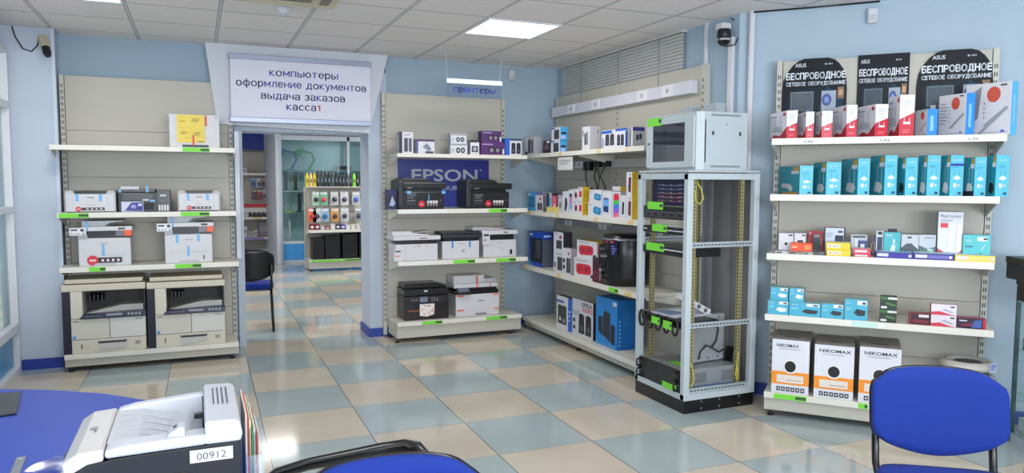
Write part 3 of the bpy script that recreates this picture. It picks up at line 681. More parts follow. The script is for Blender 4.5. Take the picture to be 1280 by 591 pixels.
# white multifunction printers with feeder (left rack, lower shelf)
def mfp_a(px, pyB, pyT, label, stk):
    t, w, h = on_shelf(RA, 'multifunction_printer', label, 'printer', px, pyB, pyT, -0.35, 0.848, 'white multifunction printers with orange corner tape')
    d = 0.30
    hb = h*0.62
    b = MB(); b.box(-w*0.46, w*0.46, 0, d, 0, hb, PRW); f = b.F(-w*0.46, w*0.46, 0, d, 0, hb, 'F')
    f.rect(0.12, 0.40, 0.86, 0.408, M((170,170,176))); f.rect(0.12, 0.40, 0.124, 0.62, M((170,170,176))); f.rect(0.856, 0.40, 0.86, 0.62, M((170,170,176))); f.rect(0.0,0.36,1.0,0.366,M((170,170,176)))
    f.rect(0.42, 0.80, 0.58, 0.82, M((150,146,146))); f.rect(0.80, 0.12, 0.83, 0.26, M((90,90,96)))
    f.poly([(0.28,0),(0.72,0),(0.70,0.10),(0.30,0.10)], M((186,186,192)))
    b.build('body', t, bevel=0.006)
    b = MB(); b.box(-w*0.42, w*0.44, 0.02, d-0.01, hb, h*0.80, BLACK); b.build('output_recess', t)
    b = MB(); b.box(-w*0.46, -w*0.30, -0.004, 0.12, hb, h*0.70, PRW2); b.build('hinge_side', t, bevel=0.003)
    b = MB(); b.box(-w*0.40, w*0.50, -0.015, d, h*0.78, h*0.875, PRW); b.F(-w*0.40, w*0.50, -0.015, d, h*0.78, h*0.875, 'F').rect(0.72,0.3,0.86,0.7,DGREY); b.build('scanner', t, bevel=0.005)
    b = MB(); b.solid([(-w*0.40,h*0.875),(w*0.08,h*0.875),(w*0.34,h*0.985),(w*0.34,h),(-w*0.40,h)], 0.03, d-0.02, M((204,206,212),0.4)); b.build('document_feeder', t, bevel=0.004)
    b = MB(); b.solid([(w*0.0,h*0.885),(w*0.14,h*0.885),(w*0.30,h*0.975),(w*0.1,h*0.955)], 0.026, 0.034, BLACK); b.build('feeder_slot', t)
    b = MB(); b.box(-w*0.60, -w*0.31, -0.035, 0.0, h*0.69, h*0.86, M((222,222,226),0.35)); f = b.F(-w*0.60, -w*0.31, -0.035, 0.0, h*0.69, h*0.86, 'F')
    f.rect(0.10, 0.62, 0.50, 0.84, M((86,90,98))); f.ell(0.78, 0.70, 0.12, 0.20, M((74,78,92)))
    for k in range(3): f.rect(0.12+0.2*k, 0.20, 0.22+0.2*k, 0.32, M((120,120,126)))
    f.disc(0.85, 0.22, 0.006, DGREY); b.build('control_panel', t, bevel=0.006)
    b = MB(); b.box(w*0.36, w*0.485, -0.018, 0.05, h*0.665, h*0.79, M((236,92,44),0.4)); b.build('orange_tape', t)
    b = MB(); b.box(w*0.20, w*0.36, 0.0, 0.06, h*0.665, h*0.79, M((110,104,120),0.3)); b.build('hinge_bracket', t)
    if stk: tapes(t, [(-0.03*w, hb*0.36, 0.020, hb*0.42)], TAPE, 0); tapes(t, [(-0.30*w, h*0.80, 0.018, h*0.19)], TAPE, -0.016); sticker(t, w, h, -0.22, 0.13, 0)
    else: tapes(t, [(-0.22*w, hb*0.70, 0.022, hb*0.32), (0.19*w, hb*0.74, 0.022, hb*0.28), (-0.01*w, hb*0.24, 0.020, hb*0.34)], TAPE, 0); tapes(t, [(-0.30*w, h*0.78, 0.018, h*0.2)], TAPE, -0.016)
mfp_a((96, 167), 333, 276, 'white multifunction printer with red round sticker above the left copier', True)
mfp_a((204, 268.5), 328, 270.5, 'white multifunction printer with three blue tapes above the right copier', False)

# two big copiers
def copier(px, pyB, pyT, v, label):
    t, w, h = on_shelf(RA, 'copier', label, 'copier', px, pyB, pyT, v, 0.145, 'large cream copiers on the base shelf')
    d = 0.33; NV = M((30,30,48),0.45)
    b = MB(); b.box(-w*0.5, -w*0.40, 0.012, d, 0, h*0.84, NV)
    for k in range(5): b.box(-w*0.49+k*w*0.018, -w*0.488+k*w*0.018, 0.010, 0.013, 0.02, h*0.82, M((20,20,34)))
    b.build('side_cover', t, bevel=0.004)
    b = MB(); b.box(-w*0.40, w*0.49, 0.0, d, 0, h*0.185, CREAM); f = b.F(-w*0.40, w*0.49, 0, d, 0, h*0.185, 'F')
    f.rect(0.12, 0.35, 0.135, 0.70, DGREY); f.rect(0.85,0.45,0.92,0.72,M((150,146,134))); b.build('paper_drawer', t, bevel=0.004)
    b = MB(); b.solid([(-w*0.10,h*0.155),(w*0.26,h*0.155),(w*0.24,h*0.125),(-w*0.08,h*0.125)], -0.004, 0.0, DGREY); b.build('drawer_handle', t)
    b = MB(); b.solid([(-w*0.08,h*0.125),(w*0.25,h*0.125),(w*0.25,h*0.065),(-w*0.08,h*0.03)], -0.010, 0.0, M((190,190,184),0.4)); b.build('drawer_grip', t)
    b = MB(); b.box(-w*0.40, w*0.05, -0.002, d-0.02, h*0.19, h*0.465, M((202,198,186),0.42)); f = b.F(-w*0.40, w*0.05, -0.002, d-0.02, h*0.19, h*0.465, 'F'); f.rect(0.04,0.88,0.2,0.93,M((110,108,100))); f.rect(0.035,0.04,0.115,0.18,M((60,140,200))); b.build('front_door', t, bevel=0.004)
    b = MB(); b.box(w*0.054, w*0.49, -0.002, d-0.02, h*0.19, h*0.465, M((208,206,200),0.42)); b.F(w*0.054, w*0.49, -0.002, d-0.02, h*0.19, h*0.465, 'F').rect(0.7,0.88,0.92,0.92,M((130,130,126))); b.build('front_door', t, bevel=0.004)
    b = MB(); b.box(-w*0.40, -w*0.26, 0.0, d, h*0.47, h*0.84, CREAM); b.build('left_column', t, bevel=0.003)
    b = MB(); b.box(w*0.47, w*0.49, 0.05, d, h*0.47, h*0.84, DARK); b.box(-w*0.26, w*0.47, d-0.03, d, h*0.50, h*0.84, M((40,40,44),0.5)); b.build('output_bay', t)
    b = MB(); b.solid([(-w*0.24,h*0.50),(w*0.46,h*0.50),(w*0.46,h*0.62),(w*0.2,h*0.62),(-w*0.05,h*0.57),(-w*0.24,h*0.52)], 0.06, d-0.04, M((178,176,170),0.4)); b.build('output_tray', t)
    b = MB()
    for k in range(4): b.box(-w*0.20+k*0.028, -w*0.20+k*0.028+0.012, 0.12, d-0.03, h*0.66, h*0.76, DARK)
    b.build('paper_guides', t)
    b = MB(); b.solid([(-w*0.30,h*0.475),(w*0.50,h*0.475),(w*0.50,h*0.545),(w*0.30,h*0.545),(-w*0.26,h*0.525)], -0.025, 0.06, M((52,54,76),0.35))
    f = Face(b, (-w*0.30, -0.025, h*0.475), (1,0,0), (0,0,1), (0,-1,0), w*0.8, h*0.07)
    f.rect(0.40, 0.35, 0.64, 0.8, M((140,146,160)))
    for k in range(4): f.rect(0.72+k*0.055, 0.3, 0.755+k*0.055, 0.8, M((150,154,164)))
    for k in range(5): f.rect(0.10+k*0.05, 0.3, 0.13+k*0.05, 0.5, M((110,114,130)))
    b.build('control_panel', t, bevel=0.003)
    b = MB(); b.box(-w*0.5, w*0.5, -0.004, d, h*0.84, h*0.93, M((200,192,172),0.4)); b.build('scanner', t, bevel=0.006)
    b = MB(); b.box(-w*0.46, w*0.47, 0.0, d, h*0.945, h, M((196,186,164),0.45)); b.box(-w*0.45, w*0.46, 0.01, d, h*0.93, h*0.945, M((110,96,80))); b.build('platen_cover', t, bevel=0.006)
copier((79.5, 184.5), 443, 348, -0.385, 'large cream and navy copier at the left end of the base shelf')
copier((185.5, 283), 434, 345, -0.385, 'large cream and navy copier at the right end of the base shelf')
mb = MB(); mb.box(-0.02, 0.0, 0, 0.10, 0, 0.001, PRW)

# right-of-doorway rack: machines
def black_mfp(px, pyB, pyT, v, label, tp):
    t, w, h = on_shelf(RB, 'multifunction_printer', label, 'printer', px, pyB, pyT, v, 1.278, 'black multifunction printers under the blue banner')
    d = 0.30
    b = MB(); b.box(-w*0.47, w*0.47, 0, d, 0, h*0.56, M((20,20,22),0.3)); f = b.F(-w*0.47, w*0.47, 0, d, 0, h*0.56, 'F'); f.ell(0.93,0.5,0.015,0.05,M((110,110,116))); b.build('body', t, bevel=0.006)
    b = MB(); b.box(-w*0.5, -w*0.38, -0.004, d, 0.01, h*0.92, M((34,35,40),0.4)); b.build('side_cover', t, bevel=0.012)
    b = MB(); b.box(-w*0.36, w*0.42, 0.03, d-0.03, h*0.56, h*0.70, BLACK); b.build('output_recess', t)
    b = MB(); b.box(-w*0.42, w*0.52, -0.02, d, h*0.66, h*0.86, M((26,26,28),0.3)); b.F(-w*0.42, w*0.52, -0.02, d, h*0.66, h*0.86, 'F').rect(0.10,0.08,0.2,0.2,M((150,150,150))); b.build('scanner', t, bevel=0.008)
    b = MB(); b.solid([(-w*0.44,h*0.84),(w*0.24,h*0.84),(w*0.20,h*0.95),(w*0.05,h),(-w*0.40,h),(-w*0.46,h*0.93)], 0.03, d-0.03, M((32,32,34),0.35)); b.build('document_feeder', t, bevel=0.008)
    b = MB(); b.box(-w*0.34, -w*0.12, -0.006, 0, h*0.10, h*0.52, M((30,32,36),0.3)); f = b.F(-w*0.34, -w*0.12, -0.006, 0, h*0.10, h*0.52, 'F')
    f.rect(0.1,0.76,0.9,0.92,M((84,90,98))); f.rect(0.15,0.62,0.7,0.68,M((120,120,126)))
    for k in range(4): f.ell(0.18+0.2*k,0.42,0.06,0.05,M((140,140,146))); f.ell(0.18+0.2*k,0.20,0.05,0.04,M((100,100,106)))
    b.build('control_panel', t, bevel=0.003)
    b = MB(); b.cyl((w*-0.01,-0.003,h*0.17),(w*-0.01,0,h*0.17),h*0.11,RED,n=20); f = Face(b,(w*-0.05,-0.003,h*0.12),(1,0,0),(0,0,1),(0,-1,0),w*0.08,h*0.09); f.rect(0.1,0.3,0.9,0.6,M((236,190,196)))
    b.build('sticker', t)
    b = MB(); b.box(w*0.10, w*0.34, -0.002, 0, h*0.10, h*0.28, M((50,46,50))); f = b.F(w*0.10, w*0.34, -0.002, 0, h*0.10, h*0.28, 'F')
    for k in range(4): f.rect(0.02+0.25*k,0.45,0.22+0.25*k,0.98,M((214,206,206))); f.ell(0.12+0.25*k,0.18,0.05,0.12,M((226,200,190)))
    b.build('feature_label', t)
    if tp: tapes(t, [(-0.29*w, h*0.50, 0.04, h*0.09), (0.45*w, h*0.50, 0.035, h*0.09), (0.13*w, h*0.22, 0.008, h*0.28)], TAPE, -0.021)
black_mfp((498, 556.5), 260.5, 222.5, -0.32, 'black multifunction printer with light blue tapes left under the banner', True)
black_mfp((583, 638), 260, 224, -0.30, 'black multifunction printer with a red round sticker right under the banner', False)

# white printers on the lower shelf
def white_mfp(px, pyB, pyT, v, label, kind):
    t, w, h = on_shelf(RB, 'multifunction_printer', label, 'printer', px, pyB, pyT, v, 0.786)
    d = 0.28; hb = h*0.56 if kind != 'b' else h*0.66
    b = MB(); b.box(-w*0.46, w*0.46, 0, d, 0, hb, PRW); f = b.F(-w*0.46, w*0.46, 0, d, 0, hb, 'F')
    f.rect(0.24, 0.05, 0.245, 0.9, M((170,170,176))); f.rect(0.96, 0.05, 0.965, 0.9, M((170,170,176)))
    f.rect(0.42,0.84,0.60,0.87,M((150,150,156))); 
    if kind == 'c': f.rect(0.80,0.14,0.87,0.42,BLACK); f.disc(0.56,0.50,0.008,M((150,154,164)))
    if kind == 'b': f.disc(0.56,0.44,0.016,M((70,74,84))); f.disc(0.56,0.44,0.012,PRW); f.rect(0.545,0.36,0.555,0.52,DGREY)
    b.build('body', t, bevel=0.005)
    lid = PRW if kind != 'b' else M((40,42,48),0.35)
    if kind == 'a':
        b = MB(); b.box(-w*0.50, -w*0.30, -0.02, 0.10, h*0.0, h*0.40, PRW); f = b.F(-w*0.50, -w*0.30, -0.02, 0.10, 0, h*0.40, 'F'); f.rect(0.1,0.78,0.7,0.90,DGREY); b.build('control_panel', t, bevel=0.004)
        b = MB(); b.box(-w*0.36, w*0.44, 0.02, d, hb, h*0.72, BLACK); b.build('output_recess', t)
        b = MB(); b.box(-w*0.50, w*0.52, -0.01, d, h*0.70, h*0.84, lid); b.F(-w*0.50, w*0.52, -0.01, d, h*0.70, h*0.84, 'F').rect(0.55,0.35,0.7,0.55,DGREY); b.build('scanner', t, bevel=0.005)
        b = MB(); b.solid([(-w*0.5,h*0.84),(w*0.30,h*0.84),(w*0.30,h*0.88),(-w*0.02,h*0.91),(-w*0.10,h),(-w*0.5,h)], 0.04, d-0.02, lid); b.build('document_feeder', t, bevel=0.004)
        b = MB(); b.solid([(w*-0.02,h*0.90),(w*0.34,h*0.98),(w*0.34,h),(w*-0.02,h*0.93)], 0.07, d-0.05, PRW2); b.build('paper_tray', t)
        tapes(t, [(0.06*w, hb*0.84, 0.006, hb*0.18), (0.22*w, hb*0.80, 0.005, hb*0.12)], ORANGE, 0)
        tapes(t, [(-0.42*w, hb*0.30, 0.05, hb*0.05)], ORANGE, -0.0205)
    if kind == 'b':
        b = MB(); b.box(-w*0.40, w*0.42, 0.02, d, hb, h*0.80, BLACK); b.build('output_recess', t)
        b = MB(); b.box(-w*0.47, w*0.5, -0.012, d, h*0.78, h*0.93, lid); b.build('scanner', t, bevel=0.006)
        b = MB(); b.box(-w*0.45, w*0.44, 0.02, d-0.01, h*0.93, h, M((54,56,64),0.4)); b.build('scanner_lid', t, bevel=0.008)
        tapes(t, [(-0.21*w, hb*0.62, 0.018, hb*0.40), (0.22*w, hb*0.62, 0.018, hb*0.40)], M((60,130,200),0.4), 0)
    if kind == 'c':
        b = MB(); b.box(-w*0.30, w*0.40, 0.02, d, hb, h*0.74, BLACK); b.build('output_recess', t)
        b = MB(); b.box(-w*0.50, -w*0.30, -0.02, 0.10, hb*0.75, h*0.80, PRW); f = b.F(-w*0.50, -w*0.30, -0.02, 0.10, hb*0.75, h*0.80, 'F'); f.rect(0.15,0.72,0.85,0.92,DGREY); f.rect(0.15,0.3,0.5,0.5,M((150,150,156))); b.build('control_panel', t, bevel=0.003)
        b = MB(); b.box(-w*0.50, w*0.50, -0.005, d, h*0.74, h*0.88, lid); b.F(-w*0.50, w*0.50, -0.005, d, h*0.74, h*0.88, 'F').rect(0.60,0.35,0.72,0.6,DGREY); b.build('scanner', t, bevel=0.005)
        b = MB(); b.solid([(-w*0.72,h*0.88),(w*0.28,h*0.88),(w*0.10,h*0.93),(-w*0.20,h*0.98),(-w*0.72,h)], 0.04, d-0.02, lid); b.build('document_feeder', t, bevel=0.004)
        b = MB(); b.solid([(w*-0.05,h*0.92),(w*0.34,h*0.985),(w*0.34,h),(w*-0.05,h*0.95)], 0.07, d-0.05, PRW2); b.build('paper_tray', t)
        tapes(t, [(-0.16*w, h*0.94, 0.006, h*0.10), (0.02*w, h*0.93, 0.006, h*0.08)], ORANGE, 0.03)
white_mfp((492, 549.5), 325.5, 289, -0.32, 'white multifunction printer with orange tape marks, leftmost above the price rail', 'a')
white_mfp((551, 601), 325, 290, -0.30, 'white printer with a black scanner lid and two blue tapes', 'b')
white_mfp((602.5, 647), 323, 283, -0.28, 'white multifunction printer at the right end beside the corner', 'c')

# base shelf of the same rack
t, w, h = on_shelf(RB, 'multifunction_printer', 'black square multifunction printer with a colourful sheet in its tray', 'printer', (505.5, 561), 403, 354.5, -0.29, 0.20)
d = 0.27; BR = M((36,28,28),0.3)
b = MB(); b.box(-w/2, w/2, 0, d, 0, h*0.66, BR); b.build('body', t, bevel=0.008)
b = MB(); b.box(-w/2, w/2, 0.0, d, h*0.67, h*0.86, M((28,26,28),0.25)); b.F(-w/2, w/2, 0, d, h*0.67, h*0.86, 'F').rect(0.44,0.55,0.52,0.8,M((190,190,190))); b.build('scanner', t, bevel=0.006)
b = MB(); b.box(-w*0.48, w*0.30, 0.03, d-0.01, h*0.86, h, M((30,28,30),0.25)); b.build('document_feeder', t, bevel=0.01)
b = MB(); b.solid([(w*0.05,h*0.86),(w*0.48,h*0.86),(w*0.48,h*0.92),(w*0.30,h*0.97),(w*0.05,h*0.99)], 0.05, d-0.03, M((20,20,22),0.3)); b.build('feeder_tray', t, bevel=0.004)
b = MB(); b.box(-w*0.42, w*0.44, -0.012, 0, h*0.47, h*0.66, M((46,44,48),0.25)); f = b.F(-w*0.42, w*0.44, -0.012, 0, h*0.47, h*0.66, 'F'); f.rect(0.30,0.15,0.50,0.9,M((110,120,138)))
for k in range(3): f.ell(0.1+k*0.06,0.5,0.015,0.1,M((150,140,140))); f.ell(0.62+k*0.07,0.6,0.018,0.12,M((140,130,130))); f.ell(0.62+k*0.07,0.28,0.018,0.12,M((120,110,110)))
b.build('control_panel', t, bevel=0.003)
b = MB(); b.box(-w*0.30, w*0.42, -0.001, 0.0, h*0.30, h*0.44, BLACK); b.build('output_slot', t)
b = MB(); b.solid([(-w*0.16,h*0.44),(w*0.17,h*0.44),(w*0.16,h*0.14),(w*0.0,h*0.09),(-w*0.16,h*0.12)], -0.008, -0.004, M((232,226,222),0.5))
f = Face(b, (-w*0.16, -0.008, h*0.10), (1,0,0), (0,0,1), (0,-1,0), w*0.33, h*0.34)
rr = random.Random(3)
for k in range(26):
    cu, cv = rr.uniform(0.08,0.9), rr.uniform(0.10,0.92); f.ell(cu, cv, rr.uniform(0.03,0.07), rr.uniform(0.02,0.05), rr.choice([M((220,70,50)),M((60,54,60)),M((226,120,60)),M((190,50,50))]), 6); f.k -= 1
b.build('printed_sheet', t)
b = MB(); b.box(-w*0.42, -w*0.12, -0.0008, 0, h*0.24, h*0.28, M((130,70,50))); b.box(-w*0.03, w*0.0, -0.0008, 0, h*0.06, h*0.09, M((150,60,50))); b.build('badge', t)

t, w, h = on_shelf(RB, 'multifunction_printer', 'white and black office printer with orange tapes and a tilted touch screen', 'printer', (570, 624), 398, 344, -0.27, 0.20)
d = 0.25
b = MB(); b.box(-w*0.5, w*0.5, 0, d, 0, h*0.54, PRW); f = b.F(-w*0.5, w*0.5, 0, d, 0, h*0.54, 'F'); f.rect(0.02,0.30,0.98,0.306,M((170,170,176))); f.rect(0.50,0.66,0.64,0.71,M((130,130,136))); f.rect(0.44,0.04,0.70,0.12,M((120,124,130))); b.build('body', t, bevel=0.006)
b = MB(); b.box(-w*0.54, w*0.48, -0.006, d, h*0.54, h*0.64, BLACK); b.build('output_recess', t, bevel=0.01)
b = MB(); b.box(-w*0.42, w*0.46, 0.04, d, h*0.64, h*0.71, M((28,28,32))); b.build('neck', t)
b = MB(); b.box(-w*0.54, w*0.46, 0.0, d, h*0.70, h*0.80, PRW); b.build('scanner', t, bevel=0.005)
b = MB(); b.box(-w*0.54, w*0.16, 0.02, d-0.01, h*0.80, h, M((206,206,208),0.4)); b.build('document_feeder', t, bevel=0.006)
b = MB(); b.box(w*0.16, w*0.46, 0.04, d-0.01, h*0.80, h*0.90, PRW2); b.build('feeder_tray', t, bevel=0.004)
b = MB(); b.box(-w*0.16, w*0.16, -0.008, 0.008, 0, h*0.20, M((26,28,34),0.3)); b.F(-w*0.16, w*0.16, -0.008, 0.008, 0, h*0.20, 'F').rect(0.12,0.35,0.88,0.9,M((96,104,122)))
b.xf(Matrix.Translation((-w*0.34, -0.035, h*0.55)) @ Matrix.Rotation(math.radians(-35), 4, 'X')); b.build('touch_screen', t, bevel=0.003)
tapes(t, [(-0.40*w, hh_, 0.07, 0.012) for hh_ in (h*0.14, h*0.49)]+[(0.43*w, h*0.14, 0.05, 0.012), (0.40*w, h*0.50, 0.06, 0.012), (-0.02*w, h*0.70, 0.012, h*0.30), (0.28*w, h*0.70, 0.01, h*0.10)], ORANGE, -0.007)

# ================================================================ PACKAGES
KW = M((214,214,220), 0.4); KB = M((40,96,196), 0.35); KBL = M((60,158,214), 0.35); KD = M((36,38,50), 0.4); KP = M((84,42,104), 0.4)
KG = M((168,172,180), 0.45); KR = M((190,36,56), 0.35); KY = M((216,178,40), 0.4); KT = M((38,146,166), 0.35); KTL = M((92,186,208), 0.35); KTD = M((28,112,128), 0.4)
GOLD = M((196,150,50), 0.4); TXT = M((70,74,100), 0.5)
def speakers(F, u0=0.25, u1=0.75, v0=0.2, v1=0.8, m=DARK, n=2):
    wd = (u1-u0)/n
    for k in range(n):
        a = u0+k*wd+wd*0.08; F.poly([(a, v0), (a+wd*0.84, v0), (a+wd*0.80, v1*0.94+v0*0.06), (a+wd*0.6, v1), (a+wd*0.2, v1), (a+wd*0.04, v1*0.94+v0*0.06)], m)
        F.ell(a+wd*0.42, v0+(v1-v0)*0.3, wd*0.26, (v1-v0)*0.16, M((76,78,88), 0.4)); F.k -= 1
def lines(F, u0, u1, v0, v1, n=4, m=None): F.rows(u0, u1, v0, v1, n, m or M((150,152,164), 0.5), 0.4)
def K(fr, name, label, cat, px, pyB, pyT, v, z, cols, deco=None, group=None, **k):
    return carton(fr, name, label, cat, group, px, pyB, pyT, v, z, cols=cols, deco=deco, **k)

# ---- top shelf right of the doorway (z 1.803)
G = 'small boxes on the top shelf beside the doorway'
def d1(F,R,T): F.rect(0,0,0.22,1,KD); F.rect(0.35,0.1,0.62,0.72,M((70,72,84))); F.rect(0.68,0.1,0.9,0.72,M((90,92,104))); lines(F,0.35,0.9,0.82,0.95,2)
K(RB,'speaker_box','tall white and grey speaker box, leftmost on the top shelf by the doorway','box',(499,516.5),192,165,-0.34,1.803,(KW,KG,KG),d1,G,depth=0.08)
def d2(F,R,T): F.rect(0,0.86,1,1,KP); F.rect(0,0,0.12,0.86,M((90,90,140))); F.poly([(0.35,0.5),(0.7,0.2),(0.85,0.35),(0.6,0.75)],M((120,130,150))); F.rect(0.5,0.05,0.95,0.2,M((70,72,90)))
K(RB,'small_box','low white box with violet top band, second from the left by the doorway','box',(520,543),191.5,174.5,-0.34,1.803,(KW,KG,KP),d2,G,depth=0.10)
def d3(F,R,T): F.rect(0.02,0.82,0.98,0.97,M((150,154,170))); F.ell(0.46,0.4,0.13,0.25,DARK); F.ell(0.74,0.4,0.13,0.25,DARK); F.ell(0.46,0.4,0.07,0.14,KG); F.ell(0.74,0.4,0.07,0.14,KG); lines(F,0.05,0.25,0.2,0.6,3)
_h = K(RB,'webcam_box','lower of two stacked white boxes picturing round black lenses','box',(563,584),192.3,179.5,-0.34,1.803,(KW,KG,KG),d3,G,depth=0.09)[5]
K(RB,'webcam_box','upper of two stacked white boxes picturing round black lenses','box',(563.5,583),179,167.3,-0.34,1.803+_h+0.001,(KW,KG,KG),d3,G,depth=0.09)
def d4(F,R,T): F.rect(0,0.85,1,1,KD); F.rect(0.15,0.2,0.85,0.6,M((60,62,74))); F.ell(0.5,0.4,0.2,0.14,KG)
K(RB,'small_box','narrow white and black box left of the purple stack','box',(588,599),192.6,175.2,-0.34,1.803,(KW,KG,KG),d4,G,depth=0.07)
def d5(F,R,T): F.rect(0.3,0.2,0.86,0.66,M((52,34,60))); F.ell(0.45,0.4,0.08,0.16,M((140,130,150))); F.ell(0.7,0.4,0.08,0.16,M((140,130,150))); F.rect(0.05,0.8,0.5,0.9,M((170,140,190))); F.rect(0.9,0.1,0.97,0.5,KW)
_h = K(RB,'speaker_box','lower purple box of the stacked pair','box',(601,631),193,178.5,-0.35,1.803,(KP,M((60,30,76)),KP),d5,G,depth=0.1)[5]
K(RB,'speaker_box','upper purple box of the stacked pair','box',(602,627),178,164.2,-0.34,1.803+_h+0.001,(KP,M((60,30,76)),KP),d5,G,depth=0.1)
def d6(F,R,T): F.rect(0,0,0.27,1,KB); F.rect(0.27,0.88,1,1,M((60,70,110))); speakers(F,0.34,0.96,0.12,0.75)
K(RB,'speaker_box','blue and white box picturing two black speakers right of the purple stack','box',(631.5,652),193.5,173.5,-0.35,1.803,(KW,KB,KW),d6,G,depth=0.09)
def d6b(F,R,T): F.rect(0.1,0.1,0.9,0.75,NAVY); F.poly([(0.2,0.2),(0.5,0.7),(0.8,0.3),(0.6,0.15)],M((160,176,210)))
K(RB,'small_box','small dark blue box left of the black printer under the banner','box',(483.8,497),260,237,-0.26,1.278,(M((34,34,92)),NAVY,NAVY),d6b,None,depth=0.08)

# banner on the back panel
b = MB(); u0,zb = RB.at(498,258,-0.02); u1,_ = RB.at(611.5,258,-0.02); BZ0, BZ1 = 1.285, 1.765
b.box(u0,u1,-0.008,-0.004,BZ0,BZ1,M((22,38,132),0.35)); f = b.F(u0,u1,-0.008,-0.004,BZ0,BZ1,'F')
f.text('EPSON',0.145,0.55,0.87,0.80,M((176,178,186),0.4)); f.text('EXCEED YOUR VISION',0.10,0.36,0.93,0.45,M((160,164,190),0.4))
f.ell(0.905,0.78,0.012,0.02,M((140,144,170)))
tag(b.build('banner', loc=RB.W(0,0,0), rz=RB.th),'dark blue banner with large grey lettering behind the black printers','banner')

# ---- side rack, top shelf (z 1.822)
G = 'boxes on the top shelf of the side rack'
V = -0.37
def e1(F,R,T): F.rect(0.05,0.05,0.3,0.2,DARK); F.rect(0.35,0.1,0.6,0.85,M((70,60,72))); F.rect(0.66,0.1,0.88,0.85,M((110,96,110))); F.ell(0.5,0.92,0.06,0.04,KR)
K(RC,'speaker_box','grey box picturing two tall speakers in the rack corner','box',(656,668,677),191,170.5,V,1.822,(KW,KG,KG),e1,G)
K(RC,'small_box','small dark red brown box left of the blue stack','box',(679,687.5),190.5,175,V,1.822,(M((60,34,48)),KD,KD),lambda F,R,T:(F.ell(0.5,0.5,0.3,0.2,M((110,90,110))),F.rect(0.5,0.8,0.95,0.95,KW)),G,depth=0.05)
def e2(F,R,T): F.rect(0.30,0.1,0.85,0.8,KD); F.rect(0.40,0.18,0.75,0.72,M((64,66,80))); F.rect(0,0.86,0.4,0.98,KB); R.rect(0.1,0.45,0.8,0.6,KD); R.rect(0.1,0.1,0.7,0.35,M((170,190,230)))
_h = K(RC,'speaker_box','lower blue and white box of the stack in the corner','box',(688.5,700,708.5),190,175,V,1.822,(KW,KBL,KBL),e2,G)[5]
K(RC,'speaker_box','upper blue and white box of the stack in the corner','box',(689.5,700.5,709.5),174,158.3,V,1.822+_h+0.001,(KW,KBL,KBL),e2,G)
def e3(F,R,T): F.rect(0.32,0.25,0.52,0.72,KD); F.rect(0.6,0.25,0.74,0.78,KD); F.rect(0.1,0.6,0.2,0.85,TXT); R.rect(0.75,0.72,0.82,0.88,DGREY); R.rect(0.3,0.9,0.6,0.93,KG)
K(RC,'speaker_box','tall white box with a plain grey side on the side rack top shelf','box',(727.5,737,750),187.5,157.5,V,1.822,(KW,M((196,194,198)),KG),e3,G)
def e4(F,R,T): F.rect(0,0.82,0.75,0.97,KB); speakers(F,0.25,0.95,0.2,0.78,M((60,60,62))); F.rect(0.05,0.1,0.15,0.6,M((120,130,200)))
K(RC,'speaker_box','white and blue speaker box left of the wall cabinet, behind its neighbour','box',(752,769),185.5,161.5,V+0.03,1.822,(KW,KD,KG),e4,G,depth=0.12)
def e5(F,R,T): F.rect(0,0.88,1,1,KB); speakers(F,0.15,0.9,0.15,0.7,M((50,50,60))); R.rect(0,0.0,0.35,1,KB); R.ell(0.18,0.9,0.14,0.05,KW)
K(RC,'speaker_box','white speaker box with blue side band on the side rack top shelf','box',(769,781.5,789),184.5,159.8,V,1.822,(KW,M((200,200,208)),KG),e5,G)
def e6(F,R,T): R.rect(0,0.80,1,0.97,M((50,50,130))); R.rect(0.3,0.35,0.5,0.62,KD); R.rect(0.55,0.4,0.75,0.66,KD); R.rect(0.15,0.05,0.9,0.12,KG)
K(RC,'webcam_box','grey box with a violet band nearest the wall cabinet','box',(789,790.5,805.5),184,158,V,1.822,(KW,M((178,178,182)),KG),e6,G)
# paper note hanging on the rail
b = MB(); u0,z1 = RC.at(697.5,197,-0.436); u1,_ = RC.at(716,197,-0.436); _,z0 = RC.at(706,212.5,-0.436)
b.box(u0,u1,-0.4375,-0.436,z0,z1,M((206,206,202),0.7)); lines(b.F(u0,u1,-0.4375,-0.436,z0,z1,'F'),0.1,0.9,0.45,0.85,3,M((120,120,124)))
tag(b.build('paper_note',loc=RC.W(0,0,0),rz=RC.th),'white paper note hanging from the side rack top shelf rail','note')

# ---- side rack, second shelf (z 1.248): small packages
G = 'small speaker and headphone boxes on the second shelf of the side rack'; V = -0.40; Z = 1.248
K(RC,'headphone_box','light blue box picturing black headphones, leftmost on the second side shelf','box',(659,669),259,239.5,V,Z,(KBL,KBL,KBL),lambda F,R,T:(F.ell(0.38,0.45,0.16,0.28,KD),F.ell(0.38,0.45,0.08,0.18,KBL),F.ell(0.72,0.45,0.16,0.28,KD),F.ell(0.72,0.45,0.08,0.18,KBL),F.rect(0.1,0.8,0.5,0.9,KW)),G,depth=0.07)
K(RC,'speaker_box','white box picturing two dark speakers with a violet edge','box',(669.5,678.5),260.5,240.5,V,Z,(KW,KG,KG),lambda F,R,T:(F.rect(0,0.86,1,1,M((120,90,170))),speakers(F,0.25,0.95,0.08,0.45,M((70,40,60))),F.poly([(0.5,0.6),(0.8,0.6),(0.65,0.78)],KR)),G,depth=0.07)
K(RC,'small_box','narrow dark grey box beside the white speaker box','box',(679,684),261,241.5,V,Z,(M((86,84,96)),KD,KD),lambda F,R,T:(F.rect(0.2,0.2,0.8,0.8,M((110,108,122))),F.rect(0.2,0.85,0.8,0.93,KG)),G,depth=0.06)
